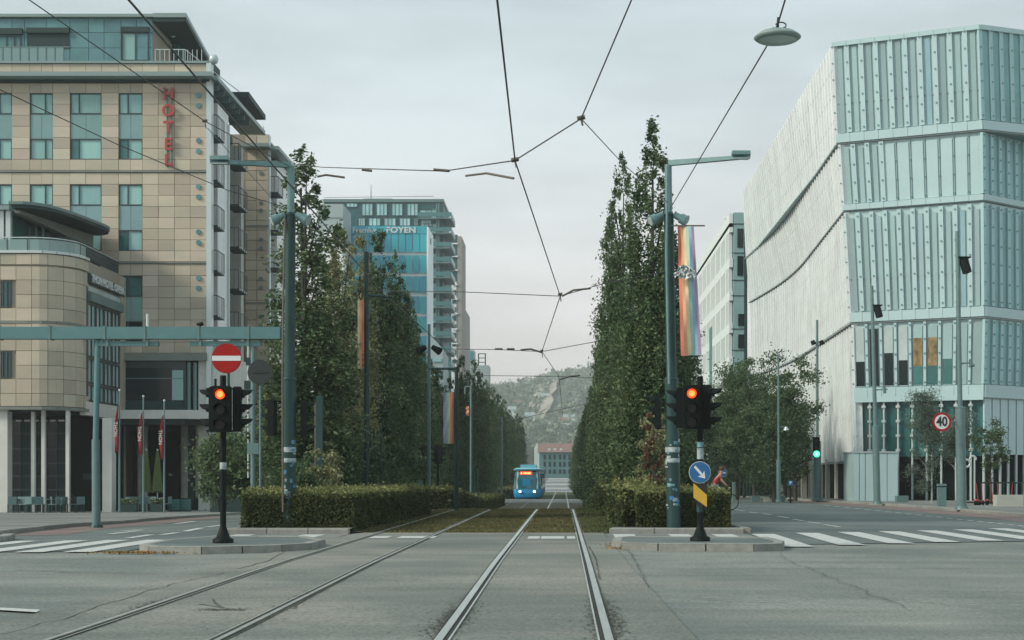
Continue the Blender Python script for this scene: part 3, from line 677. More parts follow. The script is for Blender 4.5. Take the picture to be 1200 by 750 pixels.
# ---------------------------------------------------------------- clipped hedges
def hedge(x0a, x1a, y0, x0b, x1b, y1, h, label, n, seed, size=.034, lumps=.05):
    rs = np.random.RandomState(seed); t = thing('hedge', label, 'hedge', ((x0a+x1a)/2, y0, g((x0a+x1a)/2, y0)))
    core = MB(); k = 8; o = ORG[t.name]
    def xl(s): return x0a+(x0b-x0a)*s
    def xr(s): return x1a+(x1b-x1a)*s
    for i in range(k):
        s0, s1 = i/k, (i+1)/k; ya, yb = y0+(y1-y0)*s0, y0+(y1-y0)*s1; e_ = .10
        ya += e_ if i == 0 else 0
        c4 = [(xl(s0)+e_, ya), (xr(s0)-e_, ya), (xr(s1)-e_, yb), (xl(s1)+e_, yb)]
        core.hexa([(a, b, g(a, b)) for a, b in c4], [(a, b, g(a, b)+h-.13) for a, b in c4])
    core.build('dark_core', 'core', t)  # solid dark fill behind the hedge leaves
    def pts(n_, face):
        u = rs.rand(n_); v = rs.rand(n_)
        dep = np.abs(rs.normal(size=n_))*.055
        if face == 'front': x = x0a+(x1a-x0a)*u; y = y0+dep; z = v*h
        if face == 'right': x = x1a+(x1b-x1a)*u-dep; y = y0+(y1-y0)*u; z = v*h
        if face == 'left': x = x0a+(x0b-x0a)*u+dep; y = y0+(y1-y0)*u; z = v*h
        if face in ('top', 'tuft'):
            s = u; x = x0a+(x0b-x0a)*s+((x1a-x0a)+((x1b-x0b)-(x1a-x0a))*s)*v; y = y0+(y1-y0)*s; z = h-dep if face == 'top' else h+np.abs(rs.normal(size=n_))*.06
        lump = np.array([noise.noise(Vector((a*1.7, b*1.7, c*2)))*lumps*1.6 for a, b, c in zip(x, y, z)])
        if face == 'front': y = y-lump
        elif face == 'right': x = x+lump
        elif face == 'left': x = x-lump
        else: z = z+lump*1.2
        gz = np.array([g(a, b) for a, b in zip(x, y)])
        return np.stack([x-o[0], y-o[1], z+gz-o[2]], 1)
    W_ = x1a-x0a; L_ = y1-y0; A = [W_*h*2.2, L_*h, L_*h*.4, L_*W_*.6]; tot = sum(A)
    body = np.concatenate([pts(int(n*A[0]/tot), 'front'), pts(int(n*A[1]/tot), 'right'), pts(int(n*A[2]/tot), 'left')])
    link('foliage', leaf_mesh('foliage', body, size, 'leaf_hedge', seed), t)
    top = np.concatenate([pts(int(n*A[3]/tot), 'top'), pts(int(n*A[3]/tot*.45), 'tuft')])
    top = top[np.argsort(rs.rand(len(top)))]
    link('lit_top_shoots', leaf_mesh('lit_top_shoots', top, size*1.1, 'leaf_hedge_lit', seed+1), t)
    return t
hedge(-7.62, -4.95, 35.3, -7.5, -4.55, 51.5, .92, 'long clipped hedge left of the tracks, starting at the left street mast', 62000, 1)
hedge(-7.1, -4.5, 60, -7.1, -4.4, 112, .86, 'farther clipped hedge left of the tracks beyond the first one', 26000, 2, .06)
hedge(1.75, 4.0, 35.6, 1.75, 4.0, 39.5, .93, 'clipped box hedge behind the blue arrow sign right of the tracks', 30000, 3)
hedge(1.42, 2.3, 36.6, 1.3, 3.4, 60, 1.0, 'loose pale green hedge running back along the right side of the tracks', 42000, 4, .05, .16)
hedge(1.5, 3.4, 66, 1.5, 3.4, 112, .9, 'farther clipped hedge right of the tracks, nearer the tram stop', 14000, 5, .07, .1)
hedge(-9.0, -4.9, 148, -9, -4.9, 205, 1.0, 'most distant hedge left of the tracks behind the tram', 6000, 6, .12, .1)
hedge(1.4, 3.4, 146, 1.4, 3.4, 205, 1.5, 'most distant hedge right of the tracks', 6000, 7, .12, .2)

# grass blades and fallen leaves
def blades(name, x0, x1, y0, y1, n, h, m_, seed, skip=()):
    rs = np.random.RandomState(seed); x = x0+(x1-x0)*rs.rand(n); y = y0+(y1-y0)*rs.rand(n)**1.0
    k = np.ones(n, bool)
    for a in skip: k &= np.abs(x-a) > .10
    x, y = x[k], y[k]; z = np.array([g(a, b) for a, b in zip(x, y)]); n = len(x)
    an = rs.rand(n)*6.28; w_ = .012+.012*rs.rand(n); hh = h*(.4+.9*rs.rand(n)); dx = np.cos(an)*w_; dy = np.sin(an)*w_; lx = rs.normal(size=n)*hh*.45; ly = rs.normal(size=n)*hh*.45
    V = np.stack([np.stack([x-dx, y-dy, z], 1), np.stack([x+dx, y+dy, z], 1), np.stack([x+lx, y+ly, z+hh], 1)], 1).reshape(-1, 3)
    me = bpy.data.meshes.new(name); me.vertices.add(3*n); me.vertices.foreach_set('co', V.astype(np.float32).ravel()); me.loops.add(3*n); me.loops.foreach_set('vertex_index', np.arange(3*n, dtype=np.int32))
    me.polygons.add(n); me.polygons.foreach_set('loop_start', np.arange(0, 3*n, 3, dtype=np.int32)); me.polygons.foreach_set('loop_total', np.full(n, 3, dtype=np.int32)); me.update(); me.materials.append(M[m_])
    return tag(link(name, me), {'grass': 'short worn brownish grass growing between the tram rails', 'verge_grass': 'greener grass beside the right rail in front of the hedge'}[name], 'grass', None, 'stuff')
rails_x = [TLx-.7175, TLx+.7175, TRx-.7175, TRx+.7175]
blades('grass', -4.9, .95, 35.3, 62, 90000, .055, 'grass', 1, rails_x)
blades('verge_grass', .55, 1.7, 35.3, 62, 16000, .07, 'grass_green', 2, rails_x)
rs = np.random.RandomState(5); q = []
for i in range(520):
    t = rs.rand()
    if i < 300: x = -7.6+rs.normal()*.35+t*.5; y = 25.65+rs.normal()*.10
    elif i < 420: x = 1.0+rs.normal()*.12; y = 26.9+rs.rand()*2
    else: x = -4.9+6*rs.rand(); y = 35.3+rs.rand()**2*4
    q.append((x, y, g(x, y)+.018+(.01*rs.rand())))
tag(link('fallen_leaves', leaf_mesh('fallen_leaves', np.array(q), .035, 'dead_leaf', 4, flat=.8)), 'orange fallen leaves gathered along the kerb of the traffic islands', 'leaves', None, 'stuff')

# ---------------------------------------------------------------- street trees on the right, maple on the left, birch
def round_tree(name, x, y, base, r, rz, th, m_, label, n, seed, size, cl=110, group=None, bark='bark', sg=.2, low=-.9):
    t = thing(name, label, 'tree', (x, y, g(x, y)+.1), group)
    link('crown', leaf_mesh('crown', round_points(r, rz, n, seed, cl, sg, low)+np.array([0, 0, base+rz]), size, m_, seed), t)
    link('trunk', trunk_mb(base+rz*1.3, th, 14, seed, up=.6, spread=r*.6).mesh('trunk', None, bark), t); return t
lb = ['broad green street tree just right of the signal post, left end of the right-hand trees', 'broad street tree with a pointed top behind the cyclist', 'full street tree left of the tall thin lamp post', 'street tree directly behind the thin lamp post, fullest of the right group', 'street tree nearest the glass building, beside the green signal']
for i, (px, d, top, r) in enumerate([(842, 112, 452, 1.9), (864, 104, 432, 2.0), (884, 96, 424, 2.2), (907, 86, 433, 2.15), (932, 92, 470, 1.9)]):
    x = XA(px, d); zt = ZA(top, d)-g(x, d)-.1; base = 1.75; round_tree('street_tree', x, d, base, r, (zt-base)/2, .14, 'leaf_road', lb[i], 16000, 50+i, .085, 75)
for i, (px, d, top, r) in enumerate([(850, 130, 470, 2.2), (872, 128, 466, 2.2), (896, 118, 468, 2.2), (920, 108, 478, 2.2)]):
    x = XA(px, d); zt = ZA(top, d)-g(x, d)-.1; base = 1.6; round_tree('street_tree', x, d, base, r, (zt-base)/2, .14, 'leaf_dark', ['first','second','third','fourth'][i]+' tree from the left in the darker rear line of street trees', 6000, 70+i, .14, 90, group='street trees of the rear line on the right')
x = XA(1092, 76); round_tree('birch_tree', x, 76, 1.6, 1.15, 2.05, .05, 'leaf_birch', 'feathery pale birch tree in front of the glass building behind the speed sign', 15000, 81, .042, 110, bark='birch_bark', sg=.26)
x = XA(1122, 78); round_tree('birch_tree', x, 78, 1.4, 1.0, 1.6, .05, 'leaf_birch', 'smaller feathery birch between the floodlight pole and the dark young tree', 9000, 82, .042, 80, bark='birch_bark', sg=.26)
x = XA(1161, 72); round_tree('young_tree', x, 72, 1.55, .72, 1.25, .05, 'leaf_road', 'small dark young tree at far right beside the scooters', 3000, 83, .055, 40)
x = XA(290, 64); round_tree('maple_tree', x, 64, .9, 2.1, 1.35, .1, 'leaf_mid', 'low spreading maple behind the left signal post, in front of the hotel', 11000, 84, .085, 110)
x = XA(345, 52); round_tree('understory_tree', x, 52, .7, 1.0, 1.5, .05, 'leaf_dark', 'dark low tree behind the left street mast', 5000, 85, .07, 60)

# ================================================================ BUILDINGS
def pieces(name, parent, boxes, m, limit=300, bev=0):
    """boxes: list of MB builders, nearest/visible first; first `limit` as objects, the rest joined"""
    for b in boxes[:limit]: b.build(name, m, parent)
    if len(boxes) > limit:
        j = MB()
        for b in boxes[limit:]: j.add(b.v, b.f)
        j.build(name+'_field', m, parent, kind='stuff')
def window(parent, fr, u0, u1, v0, v1, n, mull=(), m='curtain', ft=.06, name='window', pane_m=None, dep=.12):
    """frame + panes set back by `dep` behind plane n"""
    f = MB(); us = [u0]+list(mull)+[u1]
    f.fb(fr, u0, u0+ft, v0, v1, n-dep, n); f.fb(fr, u1-ft, u1, v0, v1, n-dep, n)
    f.fb(fr, u0+ft, u1-ft, v1-ft, v1, n-dep, n-.003); f.fb(fr, u0+ft, u1-ft, v0, v0+ft, n-dep, n-.003)
    for q in mull: f.fb(fr, q-ft/2, q+ft/2, v0+ft, v1-ft, n-dep, n-.01)
    o = f.build(name, 'frame', parent)
    for i, (a, b) in enumerate(zip(us, us[1:])):
        l = a+(ft if i == 0 else ft/2); r = b-(ft if i == len(us)-2 else ft/2)
        MB().fb(fr, l, r, v0+ft, v1-ft, n-dep-.02, n-dep+.03).build('pane', pane_m[i] if isinstance(pane_m, (list, tuple)) else (pane_m or m), o)
    return o

# ---------------------------------------------------------------- the hotel, stone front
HD = 90.0
hx = lambda px: XA(px, HD); hz = lambda py: ZA(py, HD)
fr = (Vector((0, HD, 0)), Vector((1, 0, 0)), Vector((0, -1, 0)))
hotel = thing('hotel_building', 'sandstone hotel block with red vertical HOTEL letters on its front', 'building', (-30, 95, g(-30, 95)))
zb = g(-24, 90)-.3
wall = MB(); wall.box(-60, hx(241), 90.16, 90.5, hz(415), hz(74)).box(-60, -22.8, 90.51, 100.6, hz(415), hz(74)).box(-60, -29, 100.61, 112, zb, hz(74)).box(-60, hx(130), 90.16, 100.6, zb, hz(415)-.01); wall.build('wall', 'joint', hotel)
cols = [(-240, -214, 0), (-214, -190, 0), (-190, -160, 1), (-160, -135, 0), (-135, -108, 1), (-108, -87, 0), (-87, -60, 1), (-60, -23, 0), (-23, 14, 1), (14, 35, 0), (35, 62, 1), (62, 82, 0), (82, 119, 1), (119, 139, 0), (139, 167, 1), (167, 185.5, 0), (185.5, 204.5, 0), (204.5, 223, 0), (223, 242, 0)]
rows = [(75, 86, 0)]+[(98, 109, 0)]
for k in range(3):
    y0 = 109+107*k
    rows += [(y0+13*i, y0+13*(i+1), 1) for i in range(6)]+[(y0+78, y0+90.5, 0), (y0+93.5, y0+107, 0)]
rows = [r for r in rows if r[1] < 418]
st = []; off_ = []
for (a, b, iw) in cols:
    for (c, d, ir) in rows:
        if iw and ir and not (c > 402): continue
        parts_ = [(a, b)] if b-a < 26 else [(a, (a+b)/2), (((a+b)/2), b)]
        for p, q in parts_:
            j = .010; pr = random.uniform(-.012, .012)
            bx_ = MB().fb(fr, hx(p)+j, hx(q)-j, hz(d)+j, hz(c)-j, -.155, .02+pr)
            (st if q > 0 else off_).append(bx_)
pieces('stone_slab', hotel, st+off_, 'stone')
bands = MB()
for k in range(3): bands.fb(fr, hx(-240), hx(243), hz(109+107*k+93), hz(109+107*k+91), -.15, .10)
bands.build('string_course', 'concrete_band', hotel)
e_ = MB().fb(fr, hx(-240), hx(252), hz(94), hz(89), -.1, 1.0); e_.build('eave', 'eave', hotel)
MB().fb(fr, hx(-240), hx(246), hz(96.5), hz(94.2), -.1, .2).build('eave_shadow_strip', 'canopy', hotel)  # dark strip standing in for the shadow under the eave
MB().fb(fr, hx(-240), hx(246), hz(74.5), hz(72), -.3, .14).build('coping', 'eave', hotel)
for ci, (a, b, mu) in enumerate([(-23, 14, .6), (35, 62, .66), (82, 119, .28), (139, 167, .38), (-87, -60, .5), (-135, -108, .5)]):
    for k in range(3):
        y0 = 109+107*k; u0, u1 = hx(a), hx(b); m_ = u0+(u1-u0)*mu
        if k == 2 and ci < 3: pass
        wd = ['glass', 'curtain'] if (ci, k) in ((3, 2),) else None
        window(hotel, fr, u0, u1, hz(y0+24.5), hz(y0), -.02, (m_,), 'curtain', pane_m=['curtain', 'curtain'] if (ci, k) != (3, 2) else ['glass', 'glass'])
        if k == 0: pm = ['glass', 'curtain'] if ci in (3, 2) else ['curtain', 'curtain']
        else: pm = ['glass', 'curtain']
        if k == 2: pm = ['glass_dark', 'glass_dark']
        if not (k == 2 and ci == 99): window(hotel, fr, u0, u1, hz(y0+78), hz(y0+53.5), -.02, (m_,), 'curtain', pane_m=pm)
        MB().fb(fr, u0+.02, (u0+u1)/2-.01, hz(y0+53.2), hz(y0+24.8), -.15, -.06).fb(fr, (u0+u1)/2+.01, u1-.02, hz(y0+53.2), hz(y0+24.8), -.15, -.06).build('spandrel_panel', 'teal_panel', hotel)
for k in range(3):
    for dy in (3, 15, 56, 68.5):
        y = 109+107*k+dy
        if y > 345: continue
        MB().cyl((hx(233), 89.965, hz(y)), (hx(233), 89.90, hz(y)), .155, .155, 14, smooth=False).build('vent', 'teal_clad', hotel)
for ch, y in zip('HOTEL', (111.5, 131, 150.5, 170.5, 189)):
    text_part(ch, .98, .05, 'letter_red', hotel, (hx(198.5), 89.78, hz(y)), bold=.025, name='letter_'+ch.lower())
MB().fb(fr, hx(195.6), hx(196.3), hz(196), hz(104), .03, .10).fb(fr, hx(201.2), hx(201.9), hz(196), hz(104), .03, .10).build('letter_rails', 'steel', hotel)
# penthouse
PD = 91.6; px_ = lambda a: XA(a, PD); pz_ = lambda a: ZA(a, PD)
frp = (Vector((0, PD, 0)), Vector((1, 0, 0)), Vector((0, -1, 0)))
MB().box(px_(-240), px_(179), PD+.1, 104, hz(76), pz_(21)).build('penthouse_wall', 'joint', hotel)
pb = []
for a, b in [(-60, -20), (-20, 14), (14, 29), (29, 55), (55, 82), (82, 104), (104, 122), (122, 142), (142, 160), (160, 179)]:
    for c, d in [(22, 38), (38.5, 56), (56.5, 72)]:
        if (a, b) == (142, 160) and c > 30: continue
        pb.append(MB().fb(frp, px_(a)+.015, px_(b)-.015, pz_(d), pz_(c), -.1, .02))
for b in pb: b.build('cladding_panel', 'teal_clad', hotel)
window(hotel, frp, px_(143), px_(174.5), pz_(71.5), pz_(38), .08, (px_(159),), 'curtain')
MB().fb(frp, px_(142), px_(175.5), pz_(38), pz_(32), .02, .16).build('blind_box', 'canopy', hotel)
window(hotel, frp, px_(-30), px_(25), pz_(71.5), pz_(42), .08, (px_(-12), px_(8), px_(17)), 'curtain')
MB().fb(frp, px_(-40), px_(27), pz_(41), pz_(34), .02, .22).build('blind_box', 'canopy', hotel)
o = MB().fb(frp, px_(32), px_(81), pz_(57), pz_(39.5), .03, .07); o.build('closed_shutter', 'dark_mid', hotel)
MB().fb(frp, px_(32), px_(82), pz_(39.5), pz_(33.5), .02, .22).build('blind_box', 'canopy', hotel)
MB().box(px_(-240), px_(180.5), PD-.25, 104, pz_(21), pz_(17.5)).build('penthouse_roof', 'eave', hotel)
for i in range(8):     # glass balustrade of the roof terrace
    a = 1+i*10.2-8; MB().fb(fr, hx(a)+.04, hx(a+10.2)-.04, hz(72), hz(55.5), -.03, .0).build('balustrade_glass', 'clear_panel', hotel)
rl = MB().fb(fr, hx(-60), hx(82), hz(55.5), hz(54.5), -.05, .02)
for i in range(9): rl.fb(fr, hx(1+i*10.2-8)-.02, hx(1+i*10.2-8)+.02, hz(73), hz(55), -.05, .02)
rl.build('balustrade_rail', 'steel', hotel)
# flat projecting roof at the corner, with spotlights beneath and railing behind
zr = pz_(17.5)
MB().prism([(px_(180.7), PD-.2), (px_(219), PD-.2), (XA(246, 101), 101), (XA(246, 101), 104), (px_(180.7), 104)], zr-.45, zr-.02).build('corner_roof', 'canopy', hotel)
MB().prism([(px_(180.7), PD-.28), (px_(219.5), PD-.28), (XA(246.6, 101), 101), (XA(246, 101), 101), (px_(218.6), PD-.205), (px_(180.7), PD-.205)], zr-.22, zr+.04).build('roof_edge', 'eave', hotel)
for i, (a, d) in enumerate([(203, 94.5), (209, 96.8), (214, 99)]): MB().cyl((XA(a, d), d, zr-.46), (XA(a, d), d, zr-.5), .12, .12, 10).build('spotlight', 'sign_white', hotel)
MB().box(px_(180.7), px_(188), 96, 104, hz(76), zr-.46).build('stair_tower', 'glass', hotel)
rl = MB()
for i in range(11): a = hx(181)+i*.28; rl.cyl((a, 90.2, hz(74)), (a, 90.2, hz(57)), .02, .02, 4)
rl.cyl((hx(181), 90.2, hz(57)), (hx(216), 90.2, hz(57)), .03); rl.cyl((hx(216), 90.2, hz(57)), (-21.7, 100, hz(57)), .03)
for i in range(9): rl.cyl((hx(216)+.2*i/9, 90.2+1.1*i, hz(74)), (hx(216)+.2*i/9, 90.2+1.1*i, hz(57)), .02, .02, 4)
rl.build('terrace_railing', 'white_metal', hotel)
MB().lathe((hx(249.5), 90.2, hz(68.5)), [(.05, -.3), (.22, -.22), (.30, 0), (.22, .22), (.05, .3)], 12).build('camera_dome', 'white_metal', hotel)
# side facing the street
SX = -21.55
sf = (Vector((SX, 90.0, 0)), Vector((0, 1, 0)), Vector((1, 0, 0)))
MB().box(hx(242.4), hx(248), 89.86, 90.5, zb+6, hz(74)).build('corner_mullion', 'white_metal', hotel)
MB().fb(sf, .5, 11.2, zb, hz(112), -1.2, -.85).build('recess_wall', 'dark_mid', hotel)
MB().fb(sf, 3.05, 6.05, hz(480), hz(106), -.84, .02).build('white_panel_wall', 'white', hotel)
MB().fb(sf, 6.1, 6.35, hz(480), hz(118), -.4, .03).build('white_pier', 'white_metal', hotel)
MB().fb(sf, 9.9, 10.7, hz(600), hz(128), -.84, .0).build('stone_pier', 'concrete', hotel)
MB().cyl((SX+.12, 95.7, hz(450)), (SX+.12, 95.7, hz(120)), .07).build('downpipe', 'white_metal', hotel)
# raking eave over the side
MB().hexa([(SX-1, 89.9, hz(94)), (SX+.75, 89.9, hz(94)), (SX+.75, 104.3, hz(94)), (SX-1, 104.3, hz(94))], [(SX-1, 89.9, hz(89)), (SX+.75, 89.9, hz(89)), (SX+.75, 104.3, hz(89)), (SX-1, 104.3, hz(89))]).build('side_eave', 'eave', hotel)
MB().fb(sf, .4, 13.5, hz(89), hz(73), -.6, -.5).build('side_parapet', 'glass_light', hotel)
MB().fb(sf, .4, 14, hz(73), hz(71.5), -.65, -.42).build('side_coping', 'eave', hotel)
for i in range(7): MB().fb(sf, .9+i*1.5, 1.0+i*1.5, hz(101), hz(94.2), -.8, .55).build('eave_bracket', 'steel', hotel)
MB().prism([(-22.3, 100), (-21.05, 100), (-21.2, 106.4), (-22.3, 106.4)], ZA(112, 100)-.1, ZA(112, 100)+.25).build('rear_roof', 'canopy', hotel)
def balcony(fr_, u0, u1, z0, h, n0=-.35, n1=.55, parent=None):
    f = MB().fb(fr_, u0, u1, z0, z0+.12, n0, n1).build('balcony_slab', 'canopy', parent)
    r = MB().fb(fr_, u0, u1, z0+h-.05, z0+h, n1-.05, n1).fb(fr_, u0, u0+.05, z0+.12, z0+h-.05, n1-.05, n1).fb(fr_, u1-.05, u1, z0+.12, z0+h-.05, n1-.05, n1).fb(fr_, u0, u0+.05, z0+h-.05, z0+h, n0, n1-.06)
    for i in range(1, 5): u = u0+(u1-u0)*i/5; r.fb(fr_, u-.015, u+.015, z0+.12, z0+h-.05, n1-.04, n1-.01)
    for i in range(1, 3): u = n0+(n1-n0)*i/3; r.fb(fr_, u0, u0+.03, z0+.12, z0+h-.05, u-.015, u+.015)
    r.build('railing', 'frame', f)
    b = MB()
    for i in range(4): u = u0+(u1-u0)*(i+.3)/4; b.fb(fr_, u, u+.14, z0+.03, z0+.13, n1+.005, n1+.03)
    b.build('bracket_ends', 'white_metal', f)
for i in range(6): balcony(sf, .7, 2.6, hz(157+53.3*i), 1.35, parent=hotel)
for i in range(5): balcony(sf, 6.7, 9.3, ZA(193+49.3*i, 97), 1.35, parent=hotel)
for i in range(6):
    window(hotel, (Vector((SX-.85, 90, 0)), Vector((0, 1, 0)), Vector((1, 0, 0))), .9, 2.3, hz(157+53.3*i)+.1, hz(157+53.3*i)+2.1, .08, (1.6,), 'glass')
for i in range(5):
    window(hotel, (Vector((SX-.85, 90, 0)), Vector((0, 1, 0)), Vector((1, 0, 0))), 7.0, 9.0, ZA(193+49.3*i, 97)+.1, ZA(193+49.3*i, 97)+2.1, .08, (8.0,), 'glass')
# lower storey of the hotel front: big dark bay, slab, recess and curved wall
L_ = lambda a, d=88.5: XA(a, d)
MB().box(hx(131), hx(243), 89.6, 91, hz(423), hz(414)).build('lintel', 'concrete_band', hotel)
MB().box(hx(131), hx(218), 90.0, 92, hz(484), hz(423)).build('bay_frame', 'frame', hotel)
MB().box(hx(143), hx(201), 89.93, 89.99, hz(469), hz(431)).build('bay_window', 'glass_dark', hotel)
MB().box(hx(202), hx(215), 89.92, 89.99, hz(469), hz(434)).build('bay_curtain', 'curtain', hotel); MB().box(hx(134), hx(142), 89.92, 89.99, hz(469), hz(434)).build('bay_curtain', 'curtain', hotel)
MB().box(hx(143), hx(215), 89.90, 89.93, hz(444), hz(443)).build('bay_transom', 'steel', hotel)
MB().box(hx(131), hx(216), 89.88, 89.99, hz(483), hz(470)).build('bay_panel', 'dark_mid', hotel)
for a in (222, 229): MB().cyl((hx(a), 89.9, hz(484)), (hx(a), 89.9, hz(425)), .12).build('bay_column', 'steel', hotel)
MB().box(hx(218), hx(232), 90.2, 92, hz(484), hz(423)).build('bay_side', 'dark', hotel)
MB().box(hx(232), hx(262), 90.1, 98, zb, hz(415)).build('corner_wall', 'white_wall', hotel)
MB().prism([(L_(126), 87.0), (L_(232), 87.0), (L_(252), 88.3), (L_(252), 90.05), (L_(126), 90.05)], hz(493), hz(483)).build('entrance_slab', 'white_wall', hotel)
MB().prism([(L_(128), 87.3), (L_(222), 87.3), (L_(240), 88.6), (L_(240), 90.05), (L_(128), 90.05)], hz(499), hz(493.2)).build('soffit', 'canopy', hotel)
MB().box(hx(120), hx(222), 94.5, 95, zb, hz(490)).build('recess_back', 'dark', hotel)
MB().cyl((hx(226), 92.2, zb), (hx(226), 92.2, hz(493)), 1.25, 1.25, 28, smooth=True).build('curved_wall', 'white_wall', hotel)
MB().cyl((hx(226), 92.2, zb), (hx(226), 92.2, hz(584)), 1.29, 1.29, 28).build('curved_plinth', 'dark_mid', hotel)
for a in (150, 157): MB().cyl((hx(a), 92.5, zb), (hx(a), 92.5, hz(495)), .16).build('recess_column', 'white_wall', hotel)

# ---------------------------------------------------------------- second hotel block, further along
h2 = thing('hotel_rear_block', 'narrow rear wing of the sandstone hotel seen past the balconies, stepped lower', 'building', (-23, 113, g(-23, 113)))
D2 = 109.7; x2 = lambda a: XA(a, D2); z2 = lambda a: ZA(a, D2)
MB().box(-40, x2(314.6), D2+.12, D2+.4, g(-22, 112), z2(157)).box(-40, -22.65, D2+.41, 120, g(-22, 112), z2(157)).build('wall', 'joint', h2)
fr2 = (Vector((0, D2, 0)), Vector((1, 0, 0)), Vector((0, -1, 0)))
st = []
for a, b in [(270, 287.5), (287.5, 301), (301, 314.5)]:
    y = 158.5
    while y < 560:
        if y == 158.5: nx_ = 169
        elif y < 176 and y > 168: nx_ = 188
        else: nx_ = y+11.7
        if not (b < 288): st.append(MB().fb(fr2, x2(a)+.02, x2(b)-.02, z2(nx_)+.02, z2(y)-.02, -.1, .02+random.uniform(-.01, .01)))
        y = nx_
        if 169 <= y < 175: y = 175.2
pieces('stone_slab', h2, st, 'stone_dim')
MB().fb(fr2, x2(286), x2(318), z2(175), z2(171), -.1, 1.0).build('eave', 'eave', h2)
for y in (264, 354): MB().fb(fr2, x2(286), x2(315), z2(y+2), z2(y), 0, .1).build('string_course', 'concrete_band', h2)
for y in (191, 203, 238, 247, 281, 291, 327, 337, 371, 381): MB().cyl((x2(306), D2-.03, z2(y)), (x2(306), D2-.09, z2(y)), .16, .16, 10, smooth=False).build('vent', 'steel', h2)
s2 = (Vector((-21.6, D2, 0)), Vector((0, 1, 0)), Vector((1, 0, 0)))
MB().fb(s2, 0, .5, z2(560), z2(158), -.25, .03).build('corner_mullion', 'white_metal', h2)
MB().fb(s2, .5, 9, z2(560), z2(180), -1, -.8).build('recess_wall', 'dark_mid', h2)
MB().fb(s2, 3, 7.5, z2(560), z2(178), -.79, 0).build('white_panel_wall', 'white', h2)
MB().fb(s2, 0, 10.5, z2(175), z2(171), -1, .7).build('side_eave', 'eave', h2); MB().fb(s2, 0, 10.5, z2(171), z2(158), -.6, -.5).build('side_parapet', 'glass_light', h2)
MB().fb(s2, 0, 10.8, z2(158), z2(156.6), -.6, -.4).build('side_coping', 'eave', h2)
for i in range(6): balcony(s2, .6, 2.6, z2(225+44.5*i), 1.3, parent=h2)
rl = MB()
for i in range(6): rl.cyl((x2(288)+i*.25, D2+.3, z2(157)), (x2(288)+i*.25, D2+.3, z2(146)), .02, .02, 4)
rl.cyl((x2(287), D2+.3, z2(146)), (x2(293), D2+.3, z2(146)), .03).cyl((x2(293), D2+.3, z2(146)), (x2(299), D2+.3, z2(156)), .03); rl.build('roof_railing', 'steel', h2)

# ---------------------------------------------------------------- curved annex in front of the hotel
an = thing('hotel_annex', 'low curved sandstone corner building with a terrace and oval roof beside the hotel', 'building', (-30, 84, g(-30, 84)))
AZ = lambda y: ZA(y, 80)
path = [(-46, 80)]+[(-28.4, 80)]
for i in range(1, 10): t = math.pi/2*i/9; path.append((-28.4+2.0*math.sin(t), 82.2-2.2*math.cos(t)))
path.append((-26.4, 83.0))
def pathpt(s):
    for a, b in zip(path, path[1:]):
        l = math.dist(a, b)
        if s <= l: return (a[0]+(b[0]-a[0])*s/l, a[1]+(b[1]-a[1])*s/l)
        s -= l
    return path[-1]
TL = sum(math.dist(a, b) for a, b in zip(path, path[1:]))
poly = [pathpt(TL*i/60) for i in range(61)]
inner = [(x-.1 if y > 80.5 else x, y+.1) for x, y in poly]
MB().prism(inner+[(-26.5, 90.1), (-46, 90.1)], AZ(480), AZ(296)).build('wall', 'joint', an)
def curved_piece(s0, s1, z0, z1, d0, d1, k=1):
    mb = MB()
    for i in range(k):
        a, b = s0+(s1-s0)*i/k, s0+(s1-s0)*(i+1)/k; p, q = Vector(pathpt(a)), Vector(pathpt(b)); u = (q-p).normalized(); n = Vector((u.y, -u.x))
        c = [p+n*d1, q+n*d1, q+n*d0, p+n*d0]; mb.hexa([(v.x, v.y, z0) for v in c], [(v.x, v.y, z1) for v in c])
    return mb
ann_rows = [(297.5, 310), (312, 328), (328, 345), (345, 361), (361, 376), (379, 394), (394, 411), (411, 428), (428, 444), (444, 461), (461, 476)]
ns = 26; sw = TL/ns; st = []
for j in reversed(range(ns)):
    s0, s1 = j*sw, (j+1)*sw; xm = pathpt((s0+s1)/2)
    pxm = OX+F*xm[0]/xm[1]
    for (c, d) in ann_rows:
        if -1 < pxm < 13 and (328 <= c < 361 or 411 <= c < 444): continue
        st.append(curved_piece(s0+.012, s1-.012, AZ(d)+.012, AZ(c)-.012, -.1, .02+random.uniform(-.008, .008), 2 if pxm > 35 else 1))
pieces('stone_slab', an, st, 'stone_dim')
curved_piece(0, TL, AZ(480), AZ(476.5), -.1, .06, 30).build('base_band', 'concrete_band', an)
curved_piece(0, TL, AZ(379), AZ(376), -.1, .05, 30).build('string_course', 'concrete_band', an)
curved_piece(0, TL, AZ(296.5), AZ(293.5), -.4, .10, 30).build('coping', 'white_metal', an)
fa = (Vector((0, 80, 0)), Vector((1, 0, 0)), Vector((0, -1, 0)))
for c, d in ((329, 360), (412, 443)):
    window(an, fa, XA(-4, 80), XA(12.6, 80), AZ(d), AZ(c), .0, (XA(3, 80), XA(8, 80)), 'glass')
